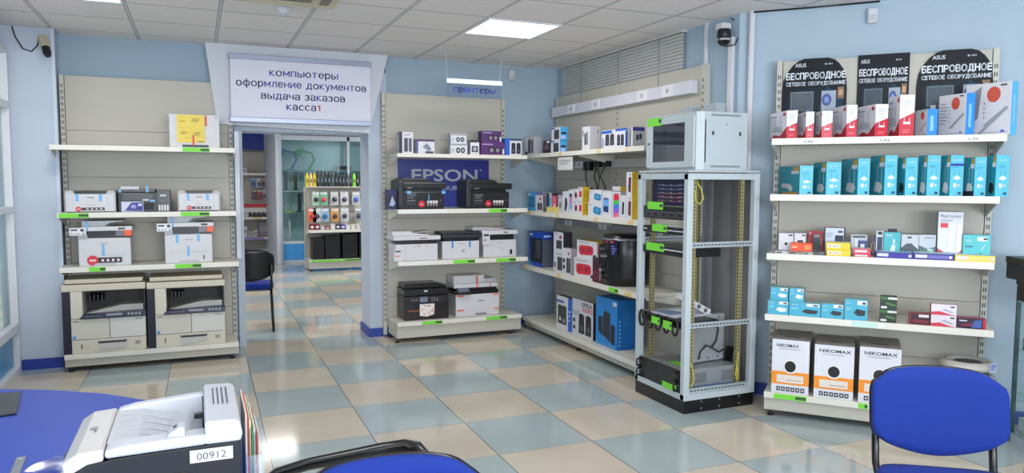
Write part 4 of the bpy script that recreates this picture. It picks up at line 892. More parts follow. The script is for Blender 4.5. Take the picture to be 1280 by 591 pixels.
K(RC,'small_box','narrow box with a bright blue cup picture','box',(684.3,689),258.5,241,V+0.02,Z+0.02,(M((190,196,206)),KG,KG),lambda F,R,T:(F.poly([(0.2,0.2),(0.8,0.2),(0.9,0.7),(0.1,0.7)],M((60,170,210)))),G,depth=0.05)
K(RC,'phone_case_box','pink card box standing on small yellow boxes','box',(690,696),258.5,241.5,V,Z+0.024,(M((206,80,110)),M((90,40,56)),KD),lambda F,R,T:(F.rect(0,0.85,1,1,KD),F.rect(0.3,0.12,0.7,0.4,M((236,190,200))),F.rect(0.2,0.5,0.8,0.8,M((220,110,136)))),G,depth=0.02)
for a_,c_,n_ in ((683.2,690.2,'left'),(690.4,696.5,'right')):
    K(RC,'small_box','flat yellow box under the pink card box, %s of the pair'%n_,'box',(a_,c_),262.5,258.8,V-0.01,Z,(M((226,206,120)),KY,KW),None,G,depth=0.06)
b,o,rz,w,d,hh = K(RC,'blister_pack','clear blister pack right of the pink card box','package',(697.5,703),263,244,V,Z,(M((196,196,200)),KG,KG),lambda F,R,T:(F.ell(0.5,0.45,0.25,0.2,M((120,120,126))),F.rect(0.1,0.8,0.9,0.95,KG)),G,depth=0.03)
K(RC,'speaker_box','white box picturing an upright dark blue bottle speaker','box',(703.2,710.3),264,239.3,V,Z,(KW,KG,KG),lambda F,R,T:(F.poly([(0.35,0.15),(0.6,0.12),(0.85,0.4),(0.75,0.7),(0.45,0.72)],M((40,48,76)))),G,depth=0.09)
K(RC,'speaker_box','white box picturing a pink and blue lit speaker','box',(710.4,715.8),265,237,V+0.01,Z,(KW,KG,KG),lambda F,R,T:(F.rect(0.35,0.2,0.8,0.7,M((190,110,190))),F.rect(0.35,0.2,0.8,0.4,M((90,150,220))),F.rect(0.3,0.7,0.8,0.84,KD)),G,depth=0.09)
def red2(F,R,T): F.ell(0.62,0.48,0.26,0.26,M((150,40,60))); F.ell(0.62,0.48,0.14,0.14,M((96,26,44))); F.rect(0.1,0.82,0.7,0.92,M((190,180,190)))
_h = 0
for i_, (a_, e_) in enumerate(((265.3,251.2),(250.8,236))):
    _h += 0.001+K(RC,'speaker_box','%s white box of the stack picturing round dark red speakers'%('lower','upper')[i_],'box',(716,722.2),a_,e_,V,Z+_h,(KW,KG,KG),red2,G,depth=0.1)[5]
def red3(F,R,T): F.rect(0.3,0.25,0.85,0.7,M((196,40,60))); F.rect(0.1,0.85,0.6,0.92,KG); R.rows(0.2,0.8,0.2,0.8,4,M((190,150,30)))
_h = 0
for i_, (a_, e_) in enumerate(((266.5,250.7),(250.2,233.8))):
    _h += 0.001+K(RC,'speaker_box','%s white and yellow box of the stack picturing red speakers'%('lower','upper')[i_],'box',(722.4,727.8,737),a_,e_,V,Z+_h,(KW,KY,KY),red3,G)[5]
def blu(F,R,T): F.poly([(0.38,0.3),(0.5,0.18),(0.88,0.12),(0.94,0.3),(0.92,0.62),(0.5,0.72),(0.40,0.6)],M((40,130,180))); F.ell(0.66,0.43,0.16,0.14,M((70,160,205))); F.rect(0.06,0.75,0.25,0.85,KG)
_h = K(RC,'speaker_box','lower wide white box picturing a blue speaker','box',(735,752.3),269,253.2,V,Z,(KW,KG,KG),blu,G,depth=0.09)[5]
K(RC,'speaker_box','upper wide white box picturing a blue speaker','box',(736.5,752.3),252.7,237.2,V,Z+_h+0.001,(KW,KG,KG),blu,G,depth=0.09)
def glow(F,R,T): F.poly([(0.12,0.3),(0.65,0.3),(0.68,0.7),(0.1,0.7)],M((110,170,230))); F.poly([(0.12,0.22),(0.65,0.18),(0.66,0.42),(0.11,0.42)],M((30,60,120))); F.ell(0.38,0.70,0.28,0.05,M((90,110,160)))
K(RC,'speaker_box','white box picturing a tall speaker glowing blue','box',(752.6,764.8),270,238.8,V,Z,(KW,KG,KG),glow,G,depth=0.09)
def rainb(F,R,T):
    for k_,c_ in enumerate(((220,40,60),(70,190,90),(60,120,220),(150,90,210),(220,110,150))): F.poly([(0.15+0.05*k_*0,0.82-0.16*k_),(0.85,0.86-0.16*k_),(0.85,0.70-0.16*k_),(0.15,0.66-0.16*k_)],M(c_)); F.k-=1
    F.k+=1; F.ell(0.5,0.86,0.36,0.08,M((210,50,70)))
K(RC,'speaker_box','white box picturing a rainbow lit speaker','box',(765.2,775),272,239.8,V,Z,(KW,KG,KG),rainb,G,depth=0.08)
K(RC,'speaker_box','white and yellow box standing behind the rainbow speaker box','box',(765,775,781.5),270,233,V+0.12,Z,(KW,KY,KW),None,G)
K(RC,'speaker_box','white box picturing a slim black bottle speaker','box',(775.3,782.3),274,244,V,Z,(KW,KG,KG),lambda F,R,T:(F.poly([(0.3,0.2),(0.6,0.18),(0.65,0.7),(0.35,0.72)],DARK)),G,depth=0.09)
def tall2(F,R,T): F.poly([(0.35,0.2),(0.8,0.14),(0.85,0.78),(0.4,0.8)],M((104,34,56))); F.rect(0.5,0.88,0.8,0.92,DGREY); R.rows(0.2,0.8,0.15,0.85,6,M((200,160,30)))
_h = K(RC,'speaker_box','lower white and yellow box of the tall stack beside the network cabinet','box',(782.5,789.6,797.5),275,245.2,V,Z,(KW,KY,KY),tall2,G)[5]
K(RC,'speaker_box','upper white and yellow box of the tall stack beside the network cabinet','box',(782.8,789.8,797.5),244.5,215,V,Z+_h+0.001,(KW,KY,KY),tall2,G)

# dark photo frame leaning behind them, chargers on the socket trunking
t = thing('picture_frame','dark framed panel leaning behind the small boxes','frame',RC.W(RC.at(727,235,-0.12)[0],-0.12,1.248),RC.th)
b = MB(); b.box(-0.13,0.13,-0.006,0.006,0,0.235,KD); b.F(-0.13,0.13,-0.006,0.006,0,0.235,'F').rect(0.22,0.12,0.62,0.88,M((120,124,130),0.3)); b.xf(Matrix.Rotation(math.radians(-14),4,'X')@Matrix.Rotation(math.radians(-6),4,'Y')); b.build('panel',t)
b = MB(); b.box(-0.02,0.02,0.02,0.028,0,0.15,KD); b.build('stand',t)
def trunking(name,label,fr,u0,u1,zc,hh,dp,m,sock):
    t = thing(name,label,'cable trunking',fr.W(0,0,0),fr.th)
    b = MB(); b.box(u0,u1,-dp,-0.001,zc-hh/2,zc+hh/2,m); b.build('channel',t,bevel=0.003)
    for u in sock:
        b = MB(); b.box(u-0.075,u+0.075,-dp-0.006,-dp,zc-hh*0.46,zc+hh*0.46,M((226,226,230),0.35)); f=b.F(u-0.075,u+0.075,-dp-0.006,-dp,zc-hh*0.46,zc+hh*0.46,'F'); f.disc(0.5,0.5,0.02,M((176,176,182))); f.disc(0.44,0.5,0.003,DGREY); f.disc(0.56,0.5,0.003,DGREY); b.build('socket',t,bevel=0.002)
    return t
u0 = -0.02
trunking('cable_trunking','thick white socket trunking along the top of the side rack',RC,0.0,2.43,2.31-0.03,0.10,0.06,M((210,210,218),0.35),[0.45,0.95,1.75,2.12])
trunking('cable_trunking','grey socket trunking below the top shelf of the side rack',RC,0.03,2.4,1.715,0.075,0.05,M((186,186,184),0.4),[0.62,1.95])
trunking('cable_trunking','grey socket trunking below the second shelf of the side rack',RC,0.12,2.4,1.125,0.06,0.05,M((150,152,158),0.4),[0.4,1.1,2.0])
for k,(px_,dy) in enumerate(((738.5,0.03),(751,0.015),(761,0.012))):
    u = RC.at(px_,212,-0.06)[0]
    t = thing('wall_charger',('boxy black charger plugged into the grey trunking','middle black charger with hanging cords','right black charger with hanging cords')[k],'charger',RC.W(u,-0.057,1.70),RC.th)
    b = MB(); b.box(-0.04-dy*0.4,0.04+dy*0.4,-0.06,0,-0.045 if k==0 else -0.015,0.04,BLACK); b.build('plug',t,bevel=0.006)
    b = MB(); b.tube([(0,-0.05,-0.02),(-0.03*k,-0.06,-0.10),(0.02,-0.05,-0.20),(0.03-0.02*k,-0.05,-0.32),(0,-0.02,-0.45)],0.006,BLACK); 
    if k==1: b.tube([(0.02,-0.05,-0.02),(0.06,-0.05,-0.12),(0.03,-0.05,-0.25),(0.05,-0.03,-0.4)],0.005,BLACK)
    b.build('cord',t)

# ---- side rack, third shelf (z 0.678)
V = -0.38; Z = 0.678; G = 'speaker and radio boxes on the third side shelf'
def g1(F,R,T): F.rect(0.16,0.12,0.98,0.82,M((40,42,48),0.15)); F.rect(0.50,0.25,0.88,0.78,M((70,70,76))); F.rect(0.05,0.88,0.3,0.95,KW); F.poly([(0,0.0),(0.3,0.0),(0.1,0.12),(0,0.3)],M((90,170,226))); R.rect(0.0,0.0,0.9,0.80,M((86,90,98),0.15)); R.rect(0.1,0.86,0.8,0.93,M((150,190,236)))
K(RC,'speaker_box','blue window box showing dark speakers, leftmost on the third side shelf','box',(661,678,691.5),332,291,V,Z,(M((30,76,190),0.3),M((30,60,150),0.3),M((50,90,190))),g1,G)
def g2(F,R,T): F.rect(0.28,0.15,0.85,0.58,M((60,60,66))); F.ell(0.72,0.75,0.14,0.1,M((160,60,90))); F.rect(0.1,0.85,0.4,0.93,KG); R.rect(0.05,0.05,0.95,0.95,M((44,44,52)))
ob_,o,rz,w,d,hA = K(RC,'speaker_box','lower white speaker box of the stack with dark sides','box',(691.8,703.5,715),339,315.5,V,Z,(KW,KD,KD),lambda F,R,T:(F.rect(0.42,0.1,0.95,0.75,M((70,70,78))),F.rect(0.1,0.2,0.25,0.45,KD),F.rect(0.3,0.85,0.9,0.93,KG)),G)
K(RC,'speaker_box','upper white speaker box of the stack with black side','box',(692,704,715),315,290.8,V,Z+hA+0.001,(KW,KD,KD),g2,G)
K(RC,'speaker_box','white box picturing two slim dark speakers before the stack','box',(702.8,713.5,720.5),343,311.5,V-0.02,Z,(KW,M((150,146,152)),KG),lambda F,R,T:(F.rect(0.08,0.2,0.32,0.35,DARK),F.rect(0.08,0.45,0.32,0.6,DARK),F.rect(0.5,0.08,0.75,0.65,M((60,62,70))),F.rect(0.78,0.08,0.98,0.65,M((80,74,84))),F.ell(0.75,0.82,0.1,0.06,KR)),G)
def rad(F,R,T): F.poly([(0.12,0.28),(0.2,0.16),(0.74,0.22),(0.82,0.36),(0.80,0.66),(0.7,0.74),(0.2,0.72),(0.1,0.6)],M((206,40,64))); F.ell(0.3,0.45,0.1,0.14,M((170,30,52))); F.ell(0.6,0.48,0.1,0.14,M((170,30,52))); F.ell(0.88,0.18,0.09,0.10,DARK); F.rect(0.1,0.86,0.6,0.92,KG); R.poly([(0.5,0.4),(0.9,0.5),(0.95,0.85),(0.55,0.7)],M((130,40,50)))
_,_,_,_,_,hB = K(RC,'radio_box','lower white and yellow box picturing a red radio','box',(717.3,744,758),350.5,326.3,V,Z,(KW,KY,KW),rad,G)
K(RC,'radio_box','upper white and yellow box picturing a red radio','box',(721,746.5,764),326,303,V+0.03,Z+hB+0.001,(KW,KY,KY),rad,G)
K(RC,'game_controller_box','black and red glossy box before the large round speaker','box',(740.5,754,763.5),354.5,324,V-0.03,Z,(M((70,22,40),0.2),M((24,26,44),0.2),DARK),lambda F,R,T:(F.ell(0.3,0.3,0.22,0.2,M((150,40,60))),F.ell(0.3,0.3,0.14,0.13,KD),F.poly([(0.6,0.1),(0.8,0.12),(0.95,0.9),(0.7,0.85)],M((120,120,134))),R.rows(0.15,0.85,0.4,0.8,3,M((70,80,130))),R.rect(0.2,0.05,0.9,0.15,KR)),G)
# big black party speaker
u,_ = RC.at(779,350,-0.23)
t = thing('party_speaker','large black drum shaped speaker on the third side shelf','speaker',RC.W(u+0.05,-0.24,0.678),RC.th)
b = MB(); b.lathe([(0.16,0.0),(0.19,0.02),(0.195,0.08),(0.20,0.25),(0.195,0.40),(0.185,0.425),(0.10,0.43),(0,0.43)],M((16,16,19),0.25),n=36); b.build('body',t)
b = MB(); b.lathe([(0.197,0.385),(0.199,0.395),(0.193,0.402)],M((150,152,160),0.25,0.6),n=36); b.build('trim_ring',t)
b = MB(); b.xf(Matrix.Identity(4)); b.cyl((-0.07,-0.135,0.24),(-0.10,-0.205,0.24),0.115,M((24,24,28),0.2),n=28,r2=0.10); b.cyl((-0.10,-0.205,0.24),(-0.085,-0.175,0.24),0.082,M((8,8,10),0.3),n=28,r2=0.02); b.build('woofer',t)
b = MB(); b.box(-0.02,0.13,-0.006,0,0,0.13,M((28,26,60),0.15)); f=b.F(-0.02,0.13,-0.006,0,0,0.13,'F'); f.rect(0.05,0.8,0.7,0.9,M((200,60,70))); f.rows(0.4,0.95,0.1,0.7,4,M((110,120,200))); b.xf(Matrix.Translation((0.01,-0.190,0.26))@Matrix.Rotation(math.radians(12),4,'Z')); b.build('feature_label',t)
b = MB()
for x_ in (-0.06,0.0): b.cyl((x_,-0.17,0.08),(x_-0.01,-0.20,0.08),0.03,M((20,20,24),0.2),n=16)
b.cyl((-0.12,-0.17,0.12),(-0.125,-0.185,0.12),0.012,M((190,190,200),0.2)); b.build('tweeter',t)

# ---- side rack, base (z 0.13)
V = -0.36; Z = 0.13; G = 'large speaker boxes on the base of the side rack'
def h1(F,R,T): F.rect(0.12,0.2,0.85,0.72,M((50,62,60),0.3)); F.ell(0.3,0.35,0.08,0.06,KW); F.ell(0.6,0.3,0.08,0.06,KG); F.rect(0,0.80,0.6,0.88,M((90,100,180))); F.rect(0.1,0.90,0.8,0.95,KG)
ob_,o,rz,w,d,hh = K(RC,'speaker_box','white and blue speaker box, leftmost on the base of the side rack','box',(695.5,714.5,722),418,374,V,Z,(KW,KB,M((80,70,76))),lambda F,R,T:(F.rect(0.76,0,1,1,KB),F.rect(0.10,0.15,0.66,0.72,M((50,62,60),0.3)),F.ell(0.25,0.3,0.07,0.06,KW),F.ell(0.5,0.27,0.07,0.06,KG),F.rect(0,0.80,0.5,0.87,M((80,90,180))),F.rows(0.80,0.96,0.3,0.7,3,M((160,180,230)))),G)
def h2(F,R,T):
    F.text('SPEA',0.46,0.83,0.96,0.94,KD); F.text('KERS',0.52,0.70,0.98,0.81,M((190,60,80))); speakers(F,0.30,0.95,0.08,0.62,M((34,34,38))); F.rect(0.06,0.15,0.16,0.25,KD); F.rect(0.06,0.35,0.16,0.45,KD); lines(F,0.05,0.4,0.55,0.7,3)
K(RC,'speaker_box','white box lettered speakers in the middle of the base shelf','box',(715,741,744),432,379.5,V,Z,(M((200,200,206)),KD,M((90,84,88))),h2,G)
BX = M((30,130,206),0.4)
def h3(F,R,T):
    F.poly([(0.12,0.28),(0.30,0.20),(0.30,0.60),(0.12,0.58)],M((30,34,44))); F.poly([(0.33,0.22),(0.68,0.12),(0.68,0.70),(0.42,0.74),(0.33,0.6)],M((40,44,56))); F.poly([(0.70,0.12),(0.90,0.08),(0.90,0.48),(0.72,0.5)],M((30,34,44))); F.rect(0.80,0.88,0.98,0.96,KW); F.rows(0.1,0.55,0.90,0.95,1,M((80,120,160)))
    for k_ in range(7): F.ell(0.1+0.13*k_,0.045+0.0,0.03,0.015,M((120,190,236))); R.ell(0.14,0.10+0.08*k_,0.04,0.02,M((140,200,240)))
    R.rows(0.3,0.9,0.5,0.85,6,M((50,130,196)))
K(RC,'speaker_box','large bright blue box picturing black speakers on the base shelf','box',(744.5,771,793.5),441.5,376.5,V,Z,(BX,M((22,110,186),0.4),M((30,110,170))),h3,G)

# ================================================================ ROUTER RACK (diagonal wall)
# posters on the back panel
PB = M((10,16,26),0.5,spec=0.25); PB2 = M((22,60,78),0.5,spec=0.25); PW = M((206,212,220),0.4)
def poster(pxs, pyT, arch, label, artdark=False):
    u0,_ = RD.at(pxs[0],120,-0.02); u1,zt = RD.at(pxs[1],pyT,-0.02); zt = RD.at((pxs[0]+pxs[1])/2,pyT,-0.02)[1]
    z0 = 1.835; w = u1-u0; h = zt-z0
    b = MB()
    if arch:
        pts = [(u0,z0),(u1,z0)]+[(u0+w*a,z0+h*q) for a,q in ((1.0,0.62),(0.985,0.74),(0.95,0.84),(0.88,0.92),(0.80,0.975),(0.70,1.0),(0.34,1.0),(0.25,0.975),(0.16,0.92),(0.08,0.84),(0.02,0.74),(0.0,0.62))]
    else: pts = [(u0,z0),(u1,z0),(u1,zt),(u0,zt)]
    b.solid(pts,-0.010,-0.007,PB); f = Face(b,(u0,-0.010,z0),(1,0,0),(0,0,1),(0,-1,0),w,h)
    f.poly([(0.06,0.02),(0.94,0.02),(0.96,0.55),(0.62,0.66),(0.1,0.6)],M((12,28,40),0.5,spec=0.25)); f.poly([(0.45,0.05),(0.9,0.05),(0.95,0.5),(0.70,0.66)],M((20,58,76),0.5,spec=0.25))
    o1 = 0.20 if arch else 0.06
    f.text('ASUS',o1,0.90,o1+0.17,0.945,PW); f.text('B-101',0.74 if not arch else 0.66,0.915,0.84 if not arch else 0.77,0.935,PW)
    a,c = (0.07,0.97) if arch else (0.04,0.96)
    f.text('БЕСПРОВОДНОЕ',a,0.755,c,0.825,M((226,230,236),0.4)); f.text('СЕТЕВОЕ ОБОРУДОВАНИЕ',a,0.675,c,0.715,M((214,218,226),0.4))
    f.rect(0.14,0.36,0.50,0.60,M((70,92,104),0.2)); f.rect(0.16,0.38,0.48,0.58,M((40,60,74),0.2)); f.rect(0.20,0.28,0.27,0.38,M((190,190,190)))
    f.rect(0.62,0.36,0.84,0.60,M((150,160,176),0.3)); f.ell(0.70,0.49,0.075,0.075,M((34,60,130),0.3)); f.ell(0.70,0.49,0.04,0.04,M((100,130,190),0.3))
    for q in (0.30,0.36,0.53,0.58): f.rect(q,0.26,q+0.012,0.42,M((20,26,34)))
    f.rect(0.86,0.50,0.96,0.64,M((120,90,60),0.3)); f.rect(0.88,0.54,0.94,0.61,M((190,150,110)))
    tag(b.build('poster',loc=RD.W(0,0,0),rz=RD.th),label,'poster')
poster((977,1060),72.5,True,'arched dark poster with white Cyrillic lettering at the left of the router rack')
poster((1071,1138),67,False,'rectangular dark poster with white Cyrillic lettering between the arched ones')
poster((1145,1244),61.5,True,'arched dark poster with white Cyrillic lettering at the right of the router rack')

# red and white router boxes (top shelf)
G = 'router boxes on the top shelf'; Z = 1.828
def rr(F,R,T):
    F.poly([(0,0),(1,0),(1,0.42),(0.6,0.12),(0.3,0.2),(0.1,0.1)],KR); F.poly([(0.1,0.3),(0.75,0.25),(0.7,0.45),(0.2,0.5)],M((180,184,194))); F.rect(0.3,0.4,0.36,0.85,M((196,198,206))); F.rect(0.6,0.4,0.66,0.85,M((196,198,206))); F.ell(0.86,0.88,0.08,0.06,KR); F.text('MERCUSYS',0.06,0.82,0.42,0.87,TXT); F.rect(0.06,0.70,0.3,0.72,KG)
    R.poly([(0,0),(1,0),(1,0.58),(0,0.42)],M((196,34,56),0.35)); R.rect(0.25,0.30,0.75,0.36,KW); R.rect(0.3,0.36,0.34,0.46,KW); R.rect(0.66,0.36,0.70,0.46,KW); lines(R,0.2,0.85,0.10,0.20,2,M((226,120,130))); lines(R,0.2,0.8,0.7,0.9,3,M((190,196,214)))
RW = M((222,220,226),0.35)
for (px,yt,v,yaw,lab) in (((962.5,983,996),138,-0.38,62,'leftmost red and white router box on the top shelf'),
    ((996.5,1007,1017),139.5,-0.38,68,'narrow red and white router box, second from the left'),
    ((1018.5,1026.8,1040),138.5,-0.38,70,'red and white router box, third from the left'),
    ((1040.5,1057.5,1070.5),131,-0.38,66,'tall red and white router box below the left poster edge'),
    ((1071.2,1093.5,1109),130,-0.38,62,'red and white router box in front of the rectangular poster'),
    ((1109.5,1123.5,1141.5),118.5,-0.375,68,'tallest red and white router box, right end of the red ones')):
    K(RD,'router_box',lab,'box',px,172.5,yt,v,Z,(RW,RW,RW),rr,G,yaw=yaw)
def asu(F,R,T,big=False):
    F.ell(0.62,0.78,0.15,0.15,M((196,80,60))); F.poly([(0.4,0.2),(0.5,0.18),(0.95,0.5),(0.9,0.55)],M((150,152,160))); F.rect(0.35,0.06,0.95,0.07,M((160,160,170))); F.rect(0.76,0.93,0.9,0.96,DGREY); F.rect(0.8,0.06,0.88,0.1,KB)
    if big: F.poly([(0.0,0.1),(0.3,0.35),(0.36,0.95),(0.1,0.8)],M((130,132,140))); 
    if big: F.poly([(0.3,0.05),(0.36,0.02),(0.85,0.42),(0.8,0.46)],M((150,152,160)))
    for k_ in range(4): F.ell(0.43,0.35+0.09*k_,0.012,0.018,DGREY); F.k -= 1
    R.rect(0.3,0.2,0.6,0.75,M((130,190,236)))
AW = M((206,204,210),0.35); AB = M((44,136,214),0.35)
K(RD,'router_box','small white and blue router box right of the red ones','box',(1143,1158,1171),172.5,136,-0.38,Z,(AW,AB,AW),asu,G,yaw=66)
K(RD,'router_box','middle white and blue router box under the right poster','box',(1172,1206,1217),172,116,-0.375,Z,(AW,AB,AW),lambda F,R,T:(lines(F,0.05,0.35,0.3,0.85,7),asu(F,R,T)),G,yaw=50)
K(RD,'router_box','largest white and blue router box overhanging the right end of the shelf','box',(1205,1262,1270),171,101,-0.37,Z,(AW,M((90,180,226),0.2),AW),lambda F,R,T:asu(F,R,T,True),G,yaw=38)

# teal router boxes (second shelf)
G = 'teal router boxes on the second shelf'; Z = 1.468
def teal(kind):
    def f(F,R,T):
        F.rect(0.70,0.83,0.96,0.97,GOLD); F.rect(0.62,0.72,0.96,0.83,KW); F.text('tp',0.08,0.86,0.3,0.94,KTL)
        c = (M((206,206,210)), M((24,28,34)))[kind == 'black']
        if kind == 'flat': F.poly([(0.2,0.4),(0.6,0.36),(0.72,0.2),(0.62,0.1),(0.45,0.22),(0.15,0.24)],c); F.rect(0.2,0.0,0.96,0.09,GOLD)
        else:
            F.poly([(0.3,0.12),(0.75,0.06),(0.9,0.22),(0.7,0.34),(0.4,0.34)],c); F.rect(0.5,0.32,0.53,0.75,c); F.rect(0.8,0.25,0.83,0.72,c)
        if kind == 'navy': F.rect(0.1,0.0,1,0.14,NAVY)
        R.text('tp-link',0.22,0.865,0.82,0.915,KW); R.poly([(0.2,0.44),(0.5,0.40),(0.85,0.44),(0.5,0.52)],M((214,226,234))); R.rect(0.35,0.5,0.37,0.66,(M((50,90,150)))); R.rect(0.68,0.5,0.70,0.66,M((50,90,150)))
        R.rect(0.25,0.22,0.5,0.32,KW); R.rect(0.6,0.24,0.72,0.30,KW); R.rect(0.6,0.05,0.85,0.11,M((40,70,110))); lines(R,0.15,0.8,0.70,0.78,2,M((60,150,180)))
        if kind == 'band': R.rect(0,0.74,1,0.80,M((40,60,160)))
    return f
for i,(px,yt,kd,lab) in enumerate((((972.4,999,1015.4),207,'flat','lowest teal router box at the left end, picturing a white router'),
    ((1016,1032,1050.4),202.5,'ant','teal router box second from the left with a two antenna router'),
    ((1051,1071.4,1086.2),198,'ant','teal router box third from the left on the second shelf'),
    ((1087,1104.8,1120),194,'flatw','teal router box fourth from the left, with a flat white device'),
    ((1120.6,1130.7,1145.7),197,'black','teal router box fifth from the left, slightly lower than its neighbours'),
    ((1146.3,1157.7,1174),194,'ant','teal router box sixth from the left with a tilted white device'),
    ((1174.7,1186.5,1202.7),194,'band','teal router box with a dark blue band across its spine'),
    ((1203.3,1217,1231),196.5,'navy','teal router box second from the right with a navy foot strip'),
    ((1231.8,1243.4,1259.8),194,'black','rightmost teal router box picturing a black router'))):
    K(RD,'router_box',lab,'box',px,245,yt,-0.38,Z,(KT,KTL,KTD),teal(kd),G,yaw=64)

# third shelf (z 1.083)
Z = 1.083; G = 'small accessory boxes on the third shelf of the router rack'
def tagw(F): F.rect(0.66,0.86,0.94,0.94,DGREY)
K(RD,'adapter_box','white box with a small black dot, leftmost on the accessory shelf','box',(973.2,991.3),312,291.8,-0.27,Z,(KW,KG,KG),lambda F,R,T:(tagw(F),F.ell(0.5,0.45,0.1,0.08,DARK),F.rect(0.2,0.04,0.6,0.1,KG)),G,depth=0.05)
K(RD,'adapter_box','white box with a black square, second on the accessory shelf','box',(992.8,1007),306,291.8,-0.26,Z,(KW,KG,KG),lambda F,R,T:(tagw(F),F.rect(0.28,0.35,0.75,0.65,M((50,52,66)))),G,depth=0.05)
K(RD,'cable_pack','red card package behind a dark green one','package',(1010,1028.5),312,289.3,-0.22,Z,(M((170,24,44),0.4),KR,KR),lambda F,R,T:(F.ell(0.12,0.9,0.06,0.04,KW),F.poly([(0.6,0.3),(0.9,0.4),(0.85,0.75),(0.65,0.6)],M((206,140,140)))),G,depth=0.04)
K(RD,'cable_pack','dark green narrow package in front of the red card','package',(1016,1025),313,292,-0.27,Z,(M((54,70,72)),KD,KD),lambda F,R,T:(F.rect(0.1,0.82,0.9,0.95,M((150,120,124))),F.rect(0.15,0.2,0.85,0.75,M((40,56,58)))),G,depth=0.025)
K(RD,'adapter_box','white and navy box with a printed picture panel above the yellow boxes','box',(1029.6,1055.8),312,285.2,-0.24,Z,(M((196,206,222)),NAVY,NAVY),lambda F,R,T:(F.rect(0,0,0.06,1,NAVY),F.rect(0.94,0,1,1,NAVY),F.rect(0.52,0.35,0.92,0.72,M((40,44,66))),F.rect(0.66,0.82,0.88,0.90,DGREY),F.poly([(0.2,0.12),(0.4,0.15),(0.42,0.3),(0.18,0.26)],DARK),F.poly([(0.7,0.1),(0.86,0.1),(0.86,0.2),(0.7,0.2)],DARK),lines(F,0.1,0.45,0.65,0.85,3)),G,depth=0.08)
K(RD,'flat_box','orange flat box lying in front of the white adapter boxes','box',(988.2,1015.2),311,304.5,-0.355,Z+0.018,(M((226,82,36),0.4),M((196,66,26)),M((226,90,46))),lambda F,R,T:(F.ell(0.78,0.5,0.15,0.3,M((240,140,90))),F.rect(0.05,0.4,0.3,0.65,M((240,170,130)))),G,depth=0.10)
for k,(a,c,cc,lab) in enumerate(((969,985,(190,188,190),'flat grey cards at the left end of the accessory shelf'),(985.5,1003,(150,132,130),'flat white and brown cards under the orange box'),(1003.5,1016,(176,170,170),'flat pale cards right under the orange box end'),(1016.5,1031,(96,100,104),'flat dark cards beside the yellow boxes'))):
    K(RD,'card_pack',lab,'package',(a,c),320,315,-0.38,Z,(M(cc,0.5),M(cc,0.5),M((186,184,186),0.45)),lambda F,R,T:(F.rect(0.1,0.2,0.5,0.7,DGREY),T.rect(0.1,0.2,0.5,0.6,DGREY),T.rect(0.6,0.3,0.9,0.7,M((206,206,206)))),G,depth=0.14,h=0.016)
def yb(F,R,T): F.rect(0.06,0.25,0.60,0.75,M((232,226,206))); F.rect(0.12,0.42,0.2,0.58,KR); F.rect(0.26,0.42,0.54,0.58,M((170,160,150)))
YB = M((226,196,40),0.4)
_,_,_,_,_,hy = K(RD,'flat_box','lower yellow flat box of the stacked pair','box',(1032.8,1063),321.5,312.6,-0.395,Z,(YB,YB,M((214,200,150))),yb,G,depth=0.13)
K(RD,'flat_box','upper yellow flat box of the stacked pair','box',(1032.6,1062.6),312,303.8,-0.393,Z+hy+0.001,(YB,YB,M((210,206,190))),yb,G,depth=0.13)
def rb(F,R,T): F.rect(0.12,0.25,0.80,0.75,M((230,214,216))); F.rect(0.2,0.42,0.7,0.58,M((180,160,164)))
_,_,_,_,_,hy = K(RD,'flat_box','lower red flat box of the stacked pair','box',(1066.5,1088.3),323,317.6,-0.395,Z,(M((200,50,76),0.4),KR,KR),rb,G,depth=0.10)
K(RD,'flat_box','upper red flat box of the stacked pair','box',(1066,1088),317,311.3,-0.393,Z+hy+0.001,(M((206,60,84),0.4),KR,M((222,190,196))),rb,G,depth=0.10)
K(RD,'blister_pack','grey blister pack with a white adapter on blue ground','package',(1063.2,1083.5),313,293.6,-0.25,Z,(M((170,180,186),0.25),KG,KG),lambda F,R,T:(F.rect(0.45,0.05,1,0.72,M((60,80,130))),F.rect(0.25,0.1,0.42,0.8,M((206,210,216))),F.rect(0.68,0.05,0.76,0.35,KW),F.rect(0.60,0.35,0.84,0.55,KW),F.rect(0.1,0.86,0.9,0.94,DGREY)),G,depth=0.03)
K(RD,'cable_pack','clear pouch with a dark cable and a hanging tab','package',(1087.5,1094.5),313,294,-0.24,Z,(M((58,50,56),0.3),KD,KD),lambda F,R,T:(F.ell(0.5,0.4,0.35,0.3,M((150,120,120))),F.ell(0.5,0.45,0.2,0.22,M((58,50,56)))),G,depth=0.03)
K(RD,'cable_pack','white and navy pouch left of the teal hanging box','package',(1094.6,1103.6),314,288.5,-0.25,Z,(M((196,204,216),0.3),KG,KG),lambda F,R,T:(F.rect(0.15,0.12,0.85,0.75,M((50,60,90))),F.rect(0.2,0.85,0.8,0.97,DARK)),G,depth=0.03)
ob_,o,rz,w,d,hh = K(RD,'adapter_box','teal box with a white adapter and a dark hanging tab','box',(1104.3,1125),314,290.5,-0.27,Z,(M((60,168,176),0.35),KTD,KTD),lambda F,R,T:(F.poly([(0.35,0.12),(0.65,0.15),(0.72,0.45),(0.5,0.5)],KW),F.rect(0.56,0.5,0.66,0.72,KW),F.rect(0.15,0.75,0.6,0.8,KTL),F.rect(0.1,0.86,0.5,0.9,KW)),G,depth=0.07)
b = MB(); b.box(-w*0.28,w*0.28,0.01,0.013,hh,hh+0.022,NAVY); b.build('hanging_tab',ob_)
def gp(F,R,T): F.poly([(0,0),(1,0),(1,0.35),(0.6,0.62),(0.3,0.6),(0,0.4)],M((70,84,90))); F.rect(0.35,0.84,0.6,0.92,DGREY); F.rect(0.1,0.05,0.9,0.16,M((110,60,66)))
